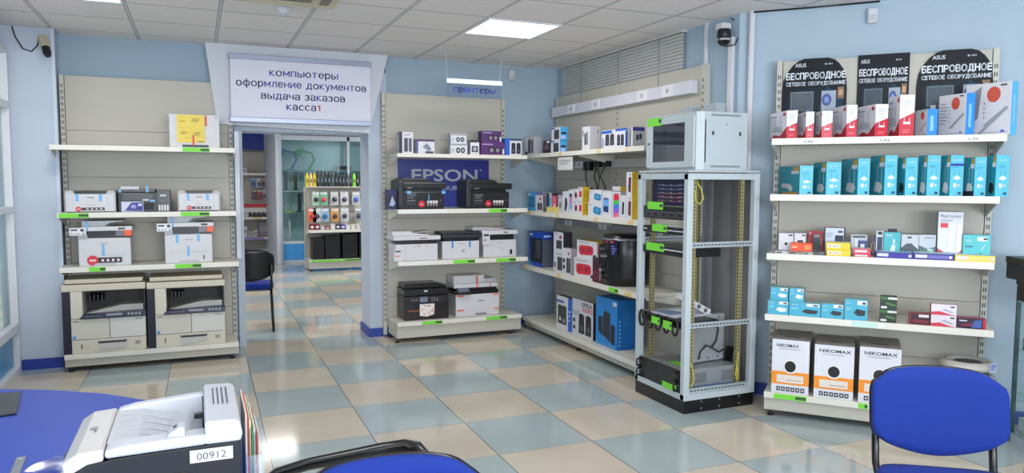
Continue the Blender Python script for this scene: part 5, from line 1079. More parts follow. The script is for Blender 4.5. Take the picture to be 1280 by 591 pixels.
K(RD,'device_box','grey landscape printed box, left of the pair','box',(1126,1147.6),316,293.6,-0.26,Z,(M((190,194,200)),KG,KG),gp,G,depth=0.06)
K(RD,'device_box','grey landscape printed box, right of the pair','box',(1148,1169),317,293.8,-0.26,Z,(M((186,192,200)),KG,KG),lambda F,R,T:(F.poly([(0,0),(1,0),(1,0.5),(0.5,0.4),(0,0.55)],M((84,104,110))),F.poly([(0.5,0.3),(0.9,0.28),(0.8,0.4),(0.55,0.42)],M((160,196,190))),F.rect(0.3,0.84,0.9,0.9,M((140,146,156)))),G,depth=0.06)
def fb(c2):
    def f(F,R,T): F.rect(0.04,0.3,0.34,0.8,M((206,206,226))); F.rect(0.36,0.25,0.86,0.75,c2); F.rect(0.88,0.3,0.96,0.7,M((206,206,226))); T.rect(0.1,0.2,0.5,0.8,M((206,226,232)))
    return f
K(RD,'flat_box','flat dark blue box at the middle front of the accessory shelf','box',(1094.5,1141),325,316.3,-0.395,Z,(M((46,40,140),0.4),NAVY,M((150,196,214))),fb(M((56,50,152))),G,depth=0.14)
K(RD,'flat_box','flat violet blue box right of the dark blue one','box',(1142,1192),327,318,-0.395,Z,(M((48,42,128),0.4),NAVY,M((160,204,220))),fb(M((110,104,180))),G,depth=0.14)
K(RD,'flat_box','flat yellow box at the right front end of the accessory shelf','box',(1193.3,1244),329,320.3,-0.395,Z,(M((224,196,70),0.4),YB,M((176,214,222))),fb(M((226,204,110))),G,depth=0.14)
def mesh_(F,R,T):
    F.text('Mesh',0.08,0.88,0.42,0.95,M((50,50,60))); F.text('system',0.48,0.88,0.92,0.95,M((80,80,90))); F.rect(0.1,0.66,0.40,0.76,M((206,60,70))); F.poly([(0,0),(0.5,0),(0.35,0.12),(0,0.22)],KR); F.poly([(0.5,0),(1,0),(1,0.2),(0.7,0.08)],KR)
    F.rect(0.42,0.15,0.60,0.72,M((230,230,236))); F.rect(0.42,0.15,0.425,0.72,KG); F.rect(0.76,0.15,0.94,0.72,M((230,230,236))); F.rect(0.76,0.15,0.765,0.72,KG); lines(F,0.1,0.7,0.79,0.85,2)
K(RD,'router_box','tall white box with red corner shapes on the accessory shelf','box',(1171,1202),317,265,-0.25,Z,(M((212,212,220),0.35),KG,KG),mesh_,G,depth=0.10)
K(RD,'switch_box','teal box with a green corner at the right end of the accessory shelf','box',(1203,1237.5),318,294,-0.27,Z,(M((70,180,184),0.35),KTD,KTD),lambda F,R,T:(F.poly([(0.5,0),(0.92,0),(0.85,0.15),(0.65,0.32),(0.52,0.12)],M((40,130,80))),F.poly([(0.66,0.4),(0.80,0.62),(0.82,0.6),(0.69,0.4)],KW),F.rect(0.52,0.76,0.88,0.92,M((226,226,226))),F.rect(0.74,0.80,0.88,0.88,DGREY),F.text('tp-link',0.1,0.72,0.3,0.85,KW),F.rect(0.08,0.5,0.36,0.56,KTD)),G,depth=0.06)

# fourth shelf (z 0.682): network switches
Z = 0.682; G = 'small network device boxes on the fourth shelf'; SB = M((74,168,196),0.35)
def sw(dark):
    def f(F,R,T):
        c = M((46,48,60)) if dark else M((220,224,230)); F.poly([(0.40,0.35),(0.52,0.55),(0.92,0.48),(0.88,0.25),(0.6,0.22)],c); F.rect(0.55,0.74,0.96,0.94,M((222,224,226))); F.rect(0.76,0.78,0.92,0.88,DGREY); F.text('tp-link',0.08,0.78,0.28,0.88,KW); lines(F,0.06,0.35,0.5,0.66,2,M((150,210,226))); T.rect(0,0,1,0.35,GOLD)
    return f
def K4(lab,px,yb,yt,v,z,dk,dep=0.09): return K(RD,'switch_box',lab,'box',px,yb,yt,v,z,(SB,KTD,M((110,180,196))),sw(dk),G,depth=dep)[5]
h1_ = K4('light blue switch box at the left front, picturing a white device',(959.3,985.3),393,376.4,-0.405,Z,False)
K4('light blue box stacked at the far left',(962.8,985),376,359.6,-0.395,Z+h1_+0.001,False)
h2_ = K4('wide light blue box picturing a long dark switch',(986.2,1025.3),396,379.6,-0.405,Z,True)
K4('light blue box standing on the wide dark switch box',(986.3,1004.8),379,360.6,-0.395,Z+h2_+0.001,False)
K4('light blue box picturing a small black switch',(1026.2,1054),398.5,380.5,-0.405,Z,True)
K4('tall light blue box right of the row of switch boxes',(1055.3,1084),400.5,375,-0.405,Z,True,0.11)
DG = M((30,52,38),0.4)
def dg(F,R,T): F.rect(0,0.78,0.45,1,M((60,110,60))); F.rect(0.45,0.80,1,0.97,M((210,210,206))); F.rect(0.04,0.12,0.4,0.28,KW); F.poly([(0.3,0.45),(0.9,0.3),(0.95,0.42),(0.4,0.6)],M((86,120,70)))
hg = K(RD,'network_card_box','lower dark green box of the stacked pair','box',(1099.5,1120.3),403.5,388.3,-0.40,Z,(DG,DG,M((40,60,46))),dg,G,depth=0.08)[5]
K(RD,'network_card_box','upper dark green box of the stacked pair','box',(1100.2,1121),388,371.5,-0.40,Z+hg+0.001,(DG,DG,M((60,80,66))),dg,G,depth=0.08)
def rdk(F,R,T): F.rect(0.45,0.72,0.95,0.96,M((214,206,208))); F.rect(0,0,0.04,1,KR); F.poly([(0.1,0.2),(0.9,0.1),(0.95,0.4),(0.2,0.5)],M((120,30,50)))
K(RD,'network_card_box','dark red and black box left of the red white stack','box',(1136.5,1162),405.5,393.4,-0.38,Z,(M((60,26,38),0.3),KD,M((150,60,80))),rdk,G,depth=0.09)
def rwt(F,R,T): F.poly([(0,0.25),(0.35,0.35),(0.7,0.12),(1,0.0),(0,0.0)],M((200,50,80))); F.poly([(0.4,0.5),(0.8,0.22),(0.9,0.3),(0.55,0.6)],M((160,170,186))); F.rect(0.76,0.72,0.92,0.86,DGREY)
hg = K(RD,'network_card_box','lower white and red box of the stacked pair','box',(1163.2,1195),408.3,394.9,-0.385,Z,(M((216,206,214),0.35),KR,M((206,120,140))),rwt,G,depth=0.09)[5]
K(RD,'network_card_box','upper white and red box of the stacked pair','box',(1163.6,1195.5),394.5,381.5,-0.385,Z+hg+0.001,(M((216,206,214),0.35),KR,M((216,196,206))),rwt,G,depth=0.09)
K(RD,'network_card_box','dark box with red and blue print at the right end of the fourth shelf','box',(1195.8,1232),412,399.3,-0.385,Z,(M((52,34,54),0.3),KR,M((160,84,110))),lambda F,R,T:(F.poly([(0.5,0.1),(0.85,0.1),(0.85,0.9),(0.6,0.8)],M((60,90,160))),F.rect(0.9,0,1,1,KR),F.rect(0.08,0.7,0.35,0.8,KW),F.poly([(0.1,0.2),(0.5,0.3),(0.6,0.5),(0.2,0.4)],M((140,40,60)))),G,depth=0.08)

# cable cartons on the base
Z = 0.165; G = 'white and orange cable cartons on the base shelf'
def ctn(nm,u1):
    def f(F,R,T):
        F.rect(0,0.165,1,0.405,M((240,146,40),0.4)); F.text(nm,0.12,0.865,u1,0.925,M((40,40,50))); F.rect(0.2,0.82,0.75,0.835,M((170,170,176)))
        F.ell(0.5,0.505,0.20,0.135,M((226,224,226),0.4),20); F.ell(0.5,0.505,0.15,0.105,BLACK,20)
        F.rect(0.14,0.20,0.86,0.345,M((226,216,206))); F.rect(0.4,0.24,0.8,0.26,M((190,170,150)))
        for k_ in range(6): F.rect(0.14+0.13*k_,0.04,0.24+0.13*k_,0.12,M((50,50,64))); F.ell(0.19+0.13*k_,0.08,0.025,0.02,KW)
        T.rect(0.3,0.3,0.7,0.36,M((90,86,84)))
    return f
CW = M((220,220,228),0.4)
for px,yt,nm,u1,lab in (((963.5,1010),427,'NIKOMAX',0.72,'leftmost white carton with an orange band and a round hole'),((1016.5,1066),434,'NIKOMAX',0.92,'middle white carton with an orange band and a round hole'),((1072.5,1124.5),437,'NIKOMAX',0.92,'rightmost cable carton partly behind the blue chair')):
    K(RD,'cable_carton',lab,'carton',px,498,yt,-0.40,Z,(CW,M((186,186,190)),M((150,146,142),0.6)),ctn(nm,u1),G,depth=0.36)
# coils of cable at the right end
cu,_ = RD.at(1210,460,-0.22)
hc = 0.165
for k in range(4):
    b = MB(); R0 = 0.105
    for j in range(3): b.tube([((R0+j*0.014)*math.cos(a*PI/14),(R0+j*0.012)*math.sin(a*PI/14),0.030+(j%2)*0.006) for a in range(28)],0.024,M((196,192,184),0.5),n=6,close=True)
    tag(b.build('cable_coil',loc=RD.W(cu,-0.21,hc+k*0.079)),'pale coil of cable, %s in the pile behind the blue chair'%('bottom one','second from the bottom','third from the bottom','topmost')[k],'cable coil','coils of pale cable at the right end of the base shelf')
b = MB(); b.box(-0.03,0.03,-0.002,0.002,0,0.06,M((200,206,230))); b.F(-0.03,0.03,-0.002,0.002,0,0.06,'F').rows(0.1,0.9,0.3,0.9,3,KB)
b2 = MB(); b2.cyl((0,0,0.0),(0,0,0.046),0.074,M((70,74,78),0.5),n=24); b2.build('coil_core',bpy.data.objects['cable_coil.003']); b.build('coil_label',bpy.data.objects['cable_coil.003'],loc=(0.0,-0.157,0.01))  # dark disc added to paint the shaded hole of the top coil

# ================================================================ NETWORK CABINET
CX0,CX1,CY0,CY1 = 2.952,3.548,3.985,4.585; CT = 1.605
FC = Frame(CX0,CY1,-90); FS = Frame(CX0,CY0,0)
t = thing('server_cabinet','tall open grey server rack frame on a black plinth in the room corner','server rack',((CX0+CX1)/2,(CY0+CY1)/2,0))
ox,oy = (CX0+CX1)/2,(CY0+CY1)/2
def cb(m,name,boxes,bev=0.002,holes=None):
    b = MB()
    for q in boxes: b.box(q[0]-ox,q[1]-ox,q[2]-oy,q[3]-oy,q[4],q[5],m)
    if holes: holes(b)
    return b.build(name,t,bevel=bev)
PT = 0.045
cb(BLACK,'plinth',[(CX0+0.005,CX1-0.005,CY0+0.005,CY1-0.005,0.0,0.09)])
cb(M((190,190,194),0.3,0.5),'plinth_screws',[(x-0.004,x+0.004,CY0+0.002,CY0+0.006,z-0.004,z+0.004) for x in (3.10,3.25,3.42) for z in (0.025,0.072)],0)
for x in (CX0,CX1-PT):
    for y in (CY0,CY1-PT): cb(CABG,'corner_post',[(x,x+PT,y,y+PT,0.09,CT)],0.004)
def hol(b):
    for k in range(20): b.box(CX0+0.06+k*0.024-ox,CX0+0.074+k*0.024-ox,CY0-0.0006-oy,CY0-oy,CT-0.012,CT-0.006,SLOT)
cb(CABG,'top_frame',[(CX0,CX1,CY0,CY0+PT,CT-0.04,CT),(CX0,CX1,CY1-PT,CY1,CT-0.04,CT),(CX0,CX0+PT,CY0,CY1,CT-0.04,CT),(CX1-PT,CX1,CY0,CY1,CT-0.04,CT)],0.003)
cb(CABG,'bottom_frame',[(CX0,CX1,CY0,CY0+PT,0.09,0.13),(CX0,CX1,CY1-PT,CY1,0.09,0.13),(CX0,CX0+PT,CY0,CY1,0.09,0.13),(CX1-PT,CX1,CY0,CY1,0.09,0.13)],0.003)
cb(M((176,182,186),0.4),'roof_plate',[(CX0+0.004,CX1-0.004,CY0+0.004,CY1-0.004,CT+0.006,CT+0.022)],0.003)
for y in (CY0+0.05,CY1-0.08):
    for x in (CX0+0.08,CX1-0.12):
        b = MB(); b.box(x-ox,x+0.028-ox,y-oy,y+0.028-oy,0.10,CT-0.02,M((176,166,120),0.35,0.5))
        n = 58
        for k in range(n):
            z = 0.14+k*(CT-0.20)/n; b.box(x+0.009-ox,x+0.017-ox,y-0.0008-oy,y-oy,z,z+0.012,SLOT); b.box(x-0.0008-ox,x-ox,y+0.009-oy,y+0.017-oy,z,z+0.012,SLOT)
        b.build('mounting_rail',t)
for z in (1.13,0.59):
    for y in (CY0+0.012,CY1-0.03):
        b = MB(); b.box(CX0+PT-0.01-ox,CX1-PT+0.01-ox,y-oy,y+0.018-oy,z-0.018,z+0.018,M((180,190,196),0.35,0.3))
        for k in range(17): b.box(CX0+0.06+k*0.029-ox,CX0+0.078+k*0.029-ox,y-0.0008-oy,y-oy,z-0.004,z+0.004,SLOT)
        b.build('side_brace',t,bevel=0)
b = MB(); b.box(CX0+PT-ox,CX1-PT-ox,CY0+0.012-oy,CY0+0.03-oy,0.13,0.165,M((180,190,196),0.35,0.3))
for k in range(16): b.box(CX0+0.06+k*0.029-ox,CX0+0.078+k*0.029-ox,CY0+0.0112-oy,CY0+0.012-oy,0.145,0.153,SLOT)
b.build('side_brace',t)
cb(M((120,124,130),0.35,0.4),'rear_post',[(CX1-0.13,CX1-0.115,CY1-0.25,CY1-0.22,0.13,CT-0.04),(CX1-0.10,CX1-0.075,CY1-0.14,CY1-0.11,0.13,CT-0.04)],0)
cb(M((128,128,130),0.45,0.3,var=0.05,scale=4),'rear_panel',[(CX1-0.012,CX1-0.004,CY0+PT,CY1-PT,0.13,CT-0.04)],0)
cb(M((90,92,96),0.5),'rear_panel_seam',[(CX1-0.0135,CX1-0.012,CY0+0.20,CY0+0.206,0.13,CT-0.04),(CX1-0.0135,CX1-0.012,CY0+0.26,CY0+0.264,0.13,CT-0.04)],0)
YG = M((200,190,70),0.5)
def loop(x,y,z,dz,dx): 
    b = MB(); b.tube([(x-ox,y-oy,z),(x+dx*0.6-ox,y-0.01-oy,z-dz*0.35),(x+dx-ox,y-0.012-oy,z-dz*0.75),(x+dx*0.5-ox,y-0.01-oy,z-dz),(x-ox,y-oy,z-dz*0.85),(x-0.01-ox,y-oy,z-dz*0.4)],0.004,YG); b.build('earth_wire',t)
loop(CX0+0.095,CY0+0.045,1.56,0.16,0.055); loop(CX0+0.06,CY0+0.045,0.37,0.2,0.05); loop(CX1-0.11,CY0+0.045,0.37,0.2,-0.03)
# equipment mounted in the rack: own things
def unit(name,label,cat,pxy,h,dep,m,deco=None,v=0.02,grp=None,u0=0.055,u1=0.545):
    z = FC.at(pxy[0],pxy[1],v)[1]
    e = thing(name,label,cat,FC.W(0.30,v,z-h/2),FC.th,grp)
    b = MB(); b.box(u0-0.30,u1-0.30,0,dep,0,h,m); f = b.F(u0-0.30,u1-0.30,0,dep,0,h,'F')
    if deco: deco(f,b,h)
    b.build('housing',e,bevel=0.002); return e,z
def gtag(e,x0,x1,z0,z1,y=-0.004,tilt=0):
    b = MB(); b.box(x0,x1,y-0.001,y,z0,z1,GREEN); f=b.F(x0,x1,y-0.001,y,z0,z1,'F'); f.rect(0.78,0.35,0.98,0.7,DGREY)
    b.build('price_tag',e)
def pp(f,b,h):
    for k in range(5): f.rect(0.05+0.19*k,0.15,0.20+0.19*k,0.6,M((90,92,100))); f.rect(0.07+0.19*k,0.2,0.18+0.19*k,0.5,M((14,14,16)))
e,z = unit('patch_panel','black patch panel with port windows near the top of the server rack','patch panel',(833,266),0.085,0.04,BLACK,pp); gtag(e,-0.19,0.0,0.062,0.115)
e,z = unit('cable_organiser','thin black cable organiser bar with green tag below the patch panel','cable organiser',(833,288),0.045,0.05,BLACK,lambda f,b,h:(f.rect(0.35,0.45,1,0.62,M((200,200,206))),f.rect(0.0,0.45,0.1,0.62,M((200,200,206))))); gtag(e,-0.13,0.05,0.01,0.06)
e,z = unit('rack_shelf','black perforated rack shelf with green tag in the server rack','rack shelf',(833,314),0.055,0.30,BLACK,lambda f,b,h:(f.rect(0.45,0.62,1,0.78,M((200,200,206))),f.rows(0.5,0.95,0.2,0.3,1,DGREY))); gtag(e,-0.20,0.02,0.02,0.075)
# dark blue backing with strips of coloured cable ties
zt = FC.at(836,224,0.06)[1]; zb_ = FC.at(836,257,0.06)[1]
b = MB(); b.box(-0.22,0.24,0,0.012,0,zt-zb_,M((24,28,64),0.5)); f=b.F(-0.22,0.24,0,0.012,0,zt-zb_,'F')
for k,c in enumerate(((140,80,90),(190,110,60),(150,120,110),(110,110,150),(120,130,170))):
    v0 = 0.15+0.15*k; f.poly([(0.15,v0+0.02),(0.5,v0-0.01),(0.9,v0+0.02),(0.9,v0+0.05),(0.5,v0+0.02),(0.15,v0+0.05)],M(c)); f.k-=1
    for q in range(3): f.rect(0.25+0.22*q,v0+0.03,0.30+0.22*q,v0+0.06,M((150,150,180))); f.k-=1
tag(b.build('display_card',loc=FC.W(0.30,0.075,zb_),rz=FC.th),'dark blue card of coloured strips at the top of the server rack','card')
# horizontal organiser with rings and papers on it
e,z = unit('cable_organiser','black organiser panel with large round rings below the middle of the server rack','cable organiser',(830,401),0.05,0.30,BLACK)
for k in range(5):
    b = MB(); x=-0.20+k*0.10; b.tube([(x+0.033*math.cos(a*PI/8),-0.03,0.012+0.055*math.sin(a*PI/8)) for a in range(16)],0.008,BLACK,n=6,close=True); b.build('cable_ring',e)
gtag(e,-0.06,0.04,0.0,0.05,-0.042); gtag(e,0.08,0.18,-0.01,0.045,-0.042)
zp = z+0.027
b = MB(); b.box(-0.16,0.12,0.0,0.34,0,0.006,M((206,208,220),0.3)); b.F(-0.16,0.12,0,0.34,0,0.006,'T').rect(0.1,0.1,0.7,0.5,M((120,140,180)))
tag(b.build('papers',loc=FC.W(0.28,0.05,zp),rz=FC.th+0.08),'glossy white brochure lying on the ringed organiser','brochure')
b = MB()
b.box(-0.03,0.03,-0.14,0.14,-0.022,0.022,M((206,206,212),0.35)); f=b.F(-0.03,0.03,-0.14,0.14,-0.022,0.022,'T')
for k in range(4): f.disc(0.5,0.15+0.23*k,0.018,M((90,92,100)))
f=Face(b,(-0.03,0.14,-0.022),(0,-1,0),(0,0,1),(-1,0,0),0.28,0.044)
for k in range(4): f.disc(0.15+0.23*k,0.5,0.016,M((90,92,100)))
b.xf(Matrix.Rotation(math.radians(28),4,'Y')@Matrix.Rotation(math.radians(90),4,'Z'))
tag(b.build('power_strip',loc=(3.22,4.26,zp+0.075)),'white power strip lying tilted inside the server rack','power strip')
# two-unit server at the bottom
z0 = 0.135
e = thing('rack_server','black fronted two unit server case with grey lid at the bottom of the rack','server',FC.W(0.30,0.0,z0),FC.th)
def srv(f,b,h):
    f.rect(0.06,0.15,0.45,0.85,M((26,26,30),0.3)); f.rect(0.5,0.15,0.94,0.85,M((36,36,40),0.3)); f.rows(0.10,0.42,0.2,0.8,5,M((52,52,58)))
b = MB(); b.box(-0.22,0.22,0.02,0.52,0,0.14,M((150,154,158),0.35,0.3)); f=b.F(-0.22,0.22,0.02,0.52,0,0.14,'R'); f.rect(0.25,0.3,0.45,0.8,M((110,114,118))); f.rect(0.7,0.3,0.9,0.8,M((110,114,118))); f.rect(0.0,0.0,1,0.16,M((60,110,160))); b.build('case',e,bevel=0.003)
b = MB(); b.box(-0.242,0.242,0.0,0.02,0.0,0.145,M((22,22,25),0.3)); srv(b.F(-0.242,0.242,0,0.02,0,0.145,'F'),b,0.14); b.build('front_panel',e,bevel=0.002)
for x in (-0.225,0.225):
    for z in (0.035,0.105):
        b = MB(); b.tube([(x,0.0,z-0.028),(x,-0.028,z-0.024),(x,-0.032,z),(x,-0.028,z+0.024),(x,0.0,z+0.028)],0.007,BLACK,n=8); b.build('handle',e)
b = MB(); b.box(0.06,0.22,-0.006,-0.004,-0.004,0.038,GREEN); b.F(0.06,0.22,-0.006,-0.004,-0.004,0.038,'F').rect(0.75,0.3,0.95,0.7,DGREY); b.build('price_tag',e)
b = MB(); b.box(-0.02,0.15,0.10,0.16,0.141,0.144,GREEN); b.build('price_tag',e)
# grey case standing on the server
e = thing('metal_case','flat grey metal case standing upright on the server','case',(3.30,4.22,z0+0.148),0.10)
b = MB(); b.box(-0.155,0.155,-0.03,0.03,0,0.33,M((176,180,182),0.35,0.35)); f=b.F(-0.155,0.155,-0.03,0.03,0,0.33,'F')
for q in (0.2,0.5,0.8): f.disc(q,0.93,0.008,M((90,94,98))); f.disc(q,0.08,0.008,M((90,94,98)))
b.build('case',e,bevel=0.006)
b = MB(); b.tube([(0.05,-0.035,0.30),(0.08,-0.045,0.22),(0.06,-0.045,0.14),(0.02,-0.045,0.10),(-0.03,-0.045,0.12),(-0.08,-0.04,0.08),(-0.10,-0.05,0.03)],0.006,DARK); b.tube([(0.02,-0.045,0.10),(0.09,-0.05,0.06),(0.14,-0.05,0.08)],0.005,DARK); b.build('cable',e)
b = MB(); b.box(0.13,0.20,-0.06,-0.045,-0.02,0.13,BLACK); b.xf(Matrix.Rotation(math.radians(12),4,'Y')); b.build('bracket',e)

# ---------------------------------------------------------------- wall cabinet on top
WX0,WX1,WY0,WY1,WZ0,WZ1 = 3.06,3.465,4.03,4.63,1.628,2.015
t = thing('wall_cabinet','small grey network cabinet with smoked glass door on top of the server rack','cabinet',((WX0+WX1)/2,(WY0+WY1)/2,WZ0))
cx,cy = (WX0+WX1)/2,(WY0+WY1)/2; hW=WZ1-WZ0; a_,b_ = (WX1-WX0)/2,(WY1-WY0)/2
b = MB(); c_ = 0.045
outl = [(-a_+c_,-b_),(a_,-b_),(a_,b_),(-a_+c_,b_),(-a_,b_-c_*0.6),(-a_,-b_+c_*0.6)]
b.solid(outl,0,0.05,CABG,axis='z'); b.solid(outl,hW-0.05,hW,CABG,axis='z')
b.box(a_-0.01,a_,-b_,b_,0.05,hW-0.05,CABG); b.box(-a_+0.05,a_-0.01,b_-0.01,b_,0.05,hW-0.05,CABG)
b.box(-a_+0.05,a_-0.01,-b_,-b_+0.01,0.05,hW-0.05,CABG); b.solid([(-a_+c_,-b_),(-a_+0.06,-b_),(-a_+0.06,-b_+0.05),(-a_,-b_+0.05),(-a_,-b_+c_*0.6)],0.05,hW-0.05,CABG,axis='z'); b.solid([(-a_+c_,b_),(-a_+0.06,b_),(-a_+0.06,b_-0.05),(-a_,b_-0.05),(-a_,b_-c_*0.6)],0.05,hW-0.05,CABG,axis='z')
for zz in (hW-0.028,0.018): b.box(-a_+0.10,a_-0.06,-b_-0.0008,-b_,zz,zz+0.014,M((130,142,148)))
b.build('body',t,bevel=0.004)
b = MB(); b.box(-a_+0.085,a_-0.04,-b_-0.004,-b_,0.055,hW-0.055,M((180,192,198),0.35)); f=b.F(-a_+0.085,a_-0.04,-b_-0.004,-b_,0.055,hW-0.055,'F'); f.disc(0.5,0.90,0.008,M((140,150,156)))
b.build('side_panel',t,bevel=0.003)
for x in (-a_+0.105,a_-0.075): b = MB(); b.box(x,x+0.016,-b_-0.007,-b_-0.004,hW*0.60,hW*0.60+0.026,DGREY); b.build('latch',t)
dr = MB(); y0,y1 = -b_+0.03,b_-0.012
for q in ((y0,y0+0.10,0.02,hW-0.025),(y1-0.075,y1,0.02,hW-0.025),(y0+0.10,y1-0.075,0.02,0.06),(y0+0.10,y1-0.075,hW-0.065,hW-0.025)): dr.box(-a_-0.018,-a_-0.002,q[0],q[1],q[2],q[3],CABG)
do = dr.build('door',t,bevel=0.003)
b = MB(); b.box(-a_-0.012,-a_-0.008,y0+0.10,y1-0.075,0.06,hW-0.065,SMOKEG); b.build('door_glass',do)
b = MB(); b.cyl((-a_-0.018,y1-0.035,hW*0.5),(-a_-0.026,y1-0.035,hW*0.5),0.007,DGREY); b.build('lock',do)
b = MB()
for yy in (-b_+0.10,b_-0.12): b.box(-a_+0.06,-a_+0.08,yy,yy+0.025,0.05,hW-0.05,M((90,94,102),0.4,0.4))
b.box(-a_+0.02,-a_+0.30,-0.18,0.16,0.055,0.06,DGREY)
b.build('inner_rails',t)
b = MB(); b.box(-0.09,0.02,-0.15,0.17,0,0.035,M((30,60,170),0.4)); b.box(-0.05,0.06,-0.12,0.14,0.035,0.06,M((150,156,176),0.4)); b.build('blue_patch_cords',t,loc=(-a_+0.16,-0.02,hW*0.34))
b = MB(); b.box(-a_-0.0215,-a_-0.0195,b_-0.20,b_-0.03,hW-0.07,hW-0.012,GREEN); b.box(-a_-0.0225,-a_-0.0215,b_-0.20,b_-0.17,hW-0.05,hW-0.025,DGREY); b.build('price_tag',t)
for y_,lab in ((4.60,'left'),(4.32,'right')):
    b = MB(); b.solid([(-0.05,0),(0.05,0),(0.062,0.075),(-0.062,0.075)],-0.04,0.04,M((170,180,186),0.35)); b.box(-0.066,0.066,-0.044,0.044,0.075,0.081,M((180,190,196),0.35))
    tag(b.build('metal_bracket_box',loc=(3.38,y_-0.05,WZ1),rz=-PI/2),'small grey metal piece on top of the glass door cabinet, %s one'%lab,'bracket','grey metal pieces on the wall cabinet')

# ================================================================ CHAIRS
PL = M((12,12,14),0.28)
def rslab(b, w, h, r, t, bend, m, rim=None, n=6, bow=0.0, taper=0.0, puff=0.0):
    """a rounded slab in x (width) and z (height), front at y < 0, hollowed towards the sitter by `bend`"""
    NX, NZ = 18, 10
    def P(i, j, y):
        u = -1+2*i/NX; v = -1+2*j/NZ
        # squircle mapping keeps the outline rounded
        x = u*math.sqrt(max(0,1-(v**6)*(r)))*w/2; z = v*math.sqrt(max(0,1-(u**6)*(r)))*h/2
        x *= 1+taper*v
        z += (bow*(1-u*u)*v if v > 0 else -bow*1.7*(1-u*u)**2*abs(v))
        return (x, y+bend*(x/(w/2))**2*-1, z)
    e = 0.965
    vs, fs = [], []
    def lay(y, s, pf=0):
        o = len(vs)
        for j in range(NZ+1):
            for i in range(NX+1):
                p = P(i, j, y); u = -1+2*i/NX; v = -1+2*j/NZ
                vs.append((p[0]*s, p[1]-pf*(1-u**4)*(1-v**4), p[2]*s))
        return o
    A = lay(-t/2, e, puff); B = lay(t/2, e); W1 = NX+1
    for j in range(NZ):
        for i in range(NX):
            a = j*W1+i; fs.append((A+a, A+a+1, A+a+1+W1, A+a+W1)); fs.append((B+a+W1, B+a+1+W1, B+a+1, B+a))
    ring = [i for i in range(W1)]+[j*W1+NX for j in range(1, NZ+1)]+[NZ*W1+i for i in range(NX-1, -1, -1)]+[j*W1 for j in range(NZ-1, 0, -1)]
    o = len(vs); nr = len(ring)
    for k in ring:
        i, j = k % W1, k//W1; p = P(i, j, 0); vs.append(p)
    for q in range(nr):
        q2 = (q+1) % nr
        fs.append((A+ring[q2], A+ring[q], o+q, o+q2)); fs.append((o+q2, o+q, B+ring[q], B+ring[q2]))
    b.mesh(vs, fs, m, True)
def chair(label, loc, rz, group=None, arms=False):
    """upholstered stacking chair; the sitter faces local -y"""
    t = thing('office_chair', label, 'chair', loc, rz, group)
    b = MB(); rslab(b, 0.475, 0.285, 0.30, 0.035, 0.045, CHB, bow=0.018, puff=0.012); b.xf(Matrix.Translation((0,0.215,0.69))@Matrix.Rotation(math.radians(-9),4,'X')); b.build('backrest', t)
    b = MB(); rslab(b, 0.479, 0.290, 0.30, 0.022, 0.045, PL, bow=0.018); b.xf(Matrix.Translation((0,0.236,0.688))@Matrix.Rotation(math.radians(-9),4,'X')); b.build('backrest_shell', t)
    b = MB(); rslab(b, 0.46, 0.42, 0.22, 0.05, 0.0, CHB, puff=0.014); b.xf(Matrix.Translation((0,-0.02,0.455))@Matrix.Rotation(math.radians(-90),4,'X')); b.xf(Matrix.Identity(4)); so = b.build('seat', t)
    b = MB(); rslab(b, 0.45, 0.41, 0.22, 0.02, 0.0, PL); b.xf(Matrix.Translation((0,-0.02,0.425))@Matrix.Rotation(math.radians(-90),4,'X')); b.build('seat_shell', t)
    for s in (-1, 1):
        x = s*0.205
        b = MB(); b.tube([(x*1.06,-0.235,0),(x*1.03,-0.21,0.2),(x,-0.18,0.40),(x,-0.14,0.43)],0.011,PL,flat=1.3); b.build('leg', t)
        b = MB(); b.tube([(x*1.06,0.27,0),(x*1.03,0.21,0.22),(x,0.17,0.42),(x,0.05,0.43)],0.011,PL,flat=1.3); b.build('leg', t)
        b = MB(); b.tube([(x,0.02,0.428),(x,0.16,0.43),(x,0.205,0.47),(x,0.222,0.56),(x*0.98,0.232,0.68)],0.014,PL,flat=0.8); b.build('back_support', t)
        b = MB(); b.tube([(x*0.98,-0.15,0.428),(x*0.98,0.15,0.428)],0.010,PL); b.build('seat_rail', t)
    if arms:
        for s in (-1, 1):
            x = s*0.265
            b = MB(); b.tube([(x*0.85,0.10,0.43),(x,0.05,0.445),(x,-0.05,0.475),(x,-0.20,0.505),(x,-0.36,0.55),(x,-0.42,0.545),(x,-0.44,0.50),(x,-0.40,0.45),(x*0.85,-0.2,0.42)],[0.012,0.015,0.018,0.02,0.021,0.02,0.018,0.015,0.012],PL,n=10,flat=1.5); b.build('armrest', t)
    return t
# right foreground chair, facing the photographer
th = math.atan2(-0.27, 0.39)
ch = Vector(((2.37+2.755)/2, (2.03+1.76)/2, 0)); nb = Vector((-math.sin(th), math.cos(th), 0))*-0.215
chair('blue fabric chair facing the camera in front of the cable cartons', (ch.x+nb.x, ch.y+nb.y, 0), th, arms=True)
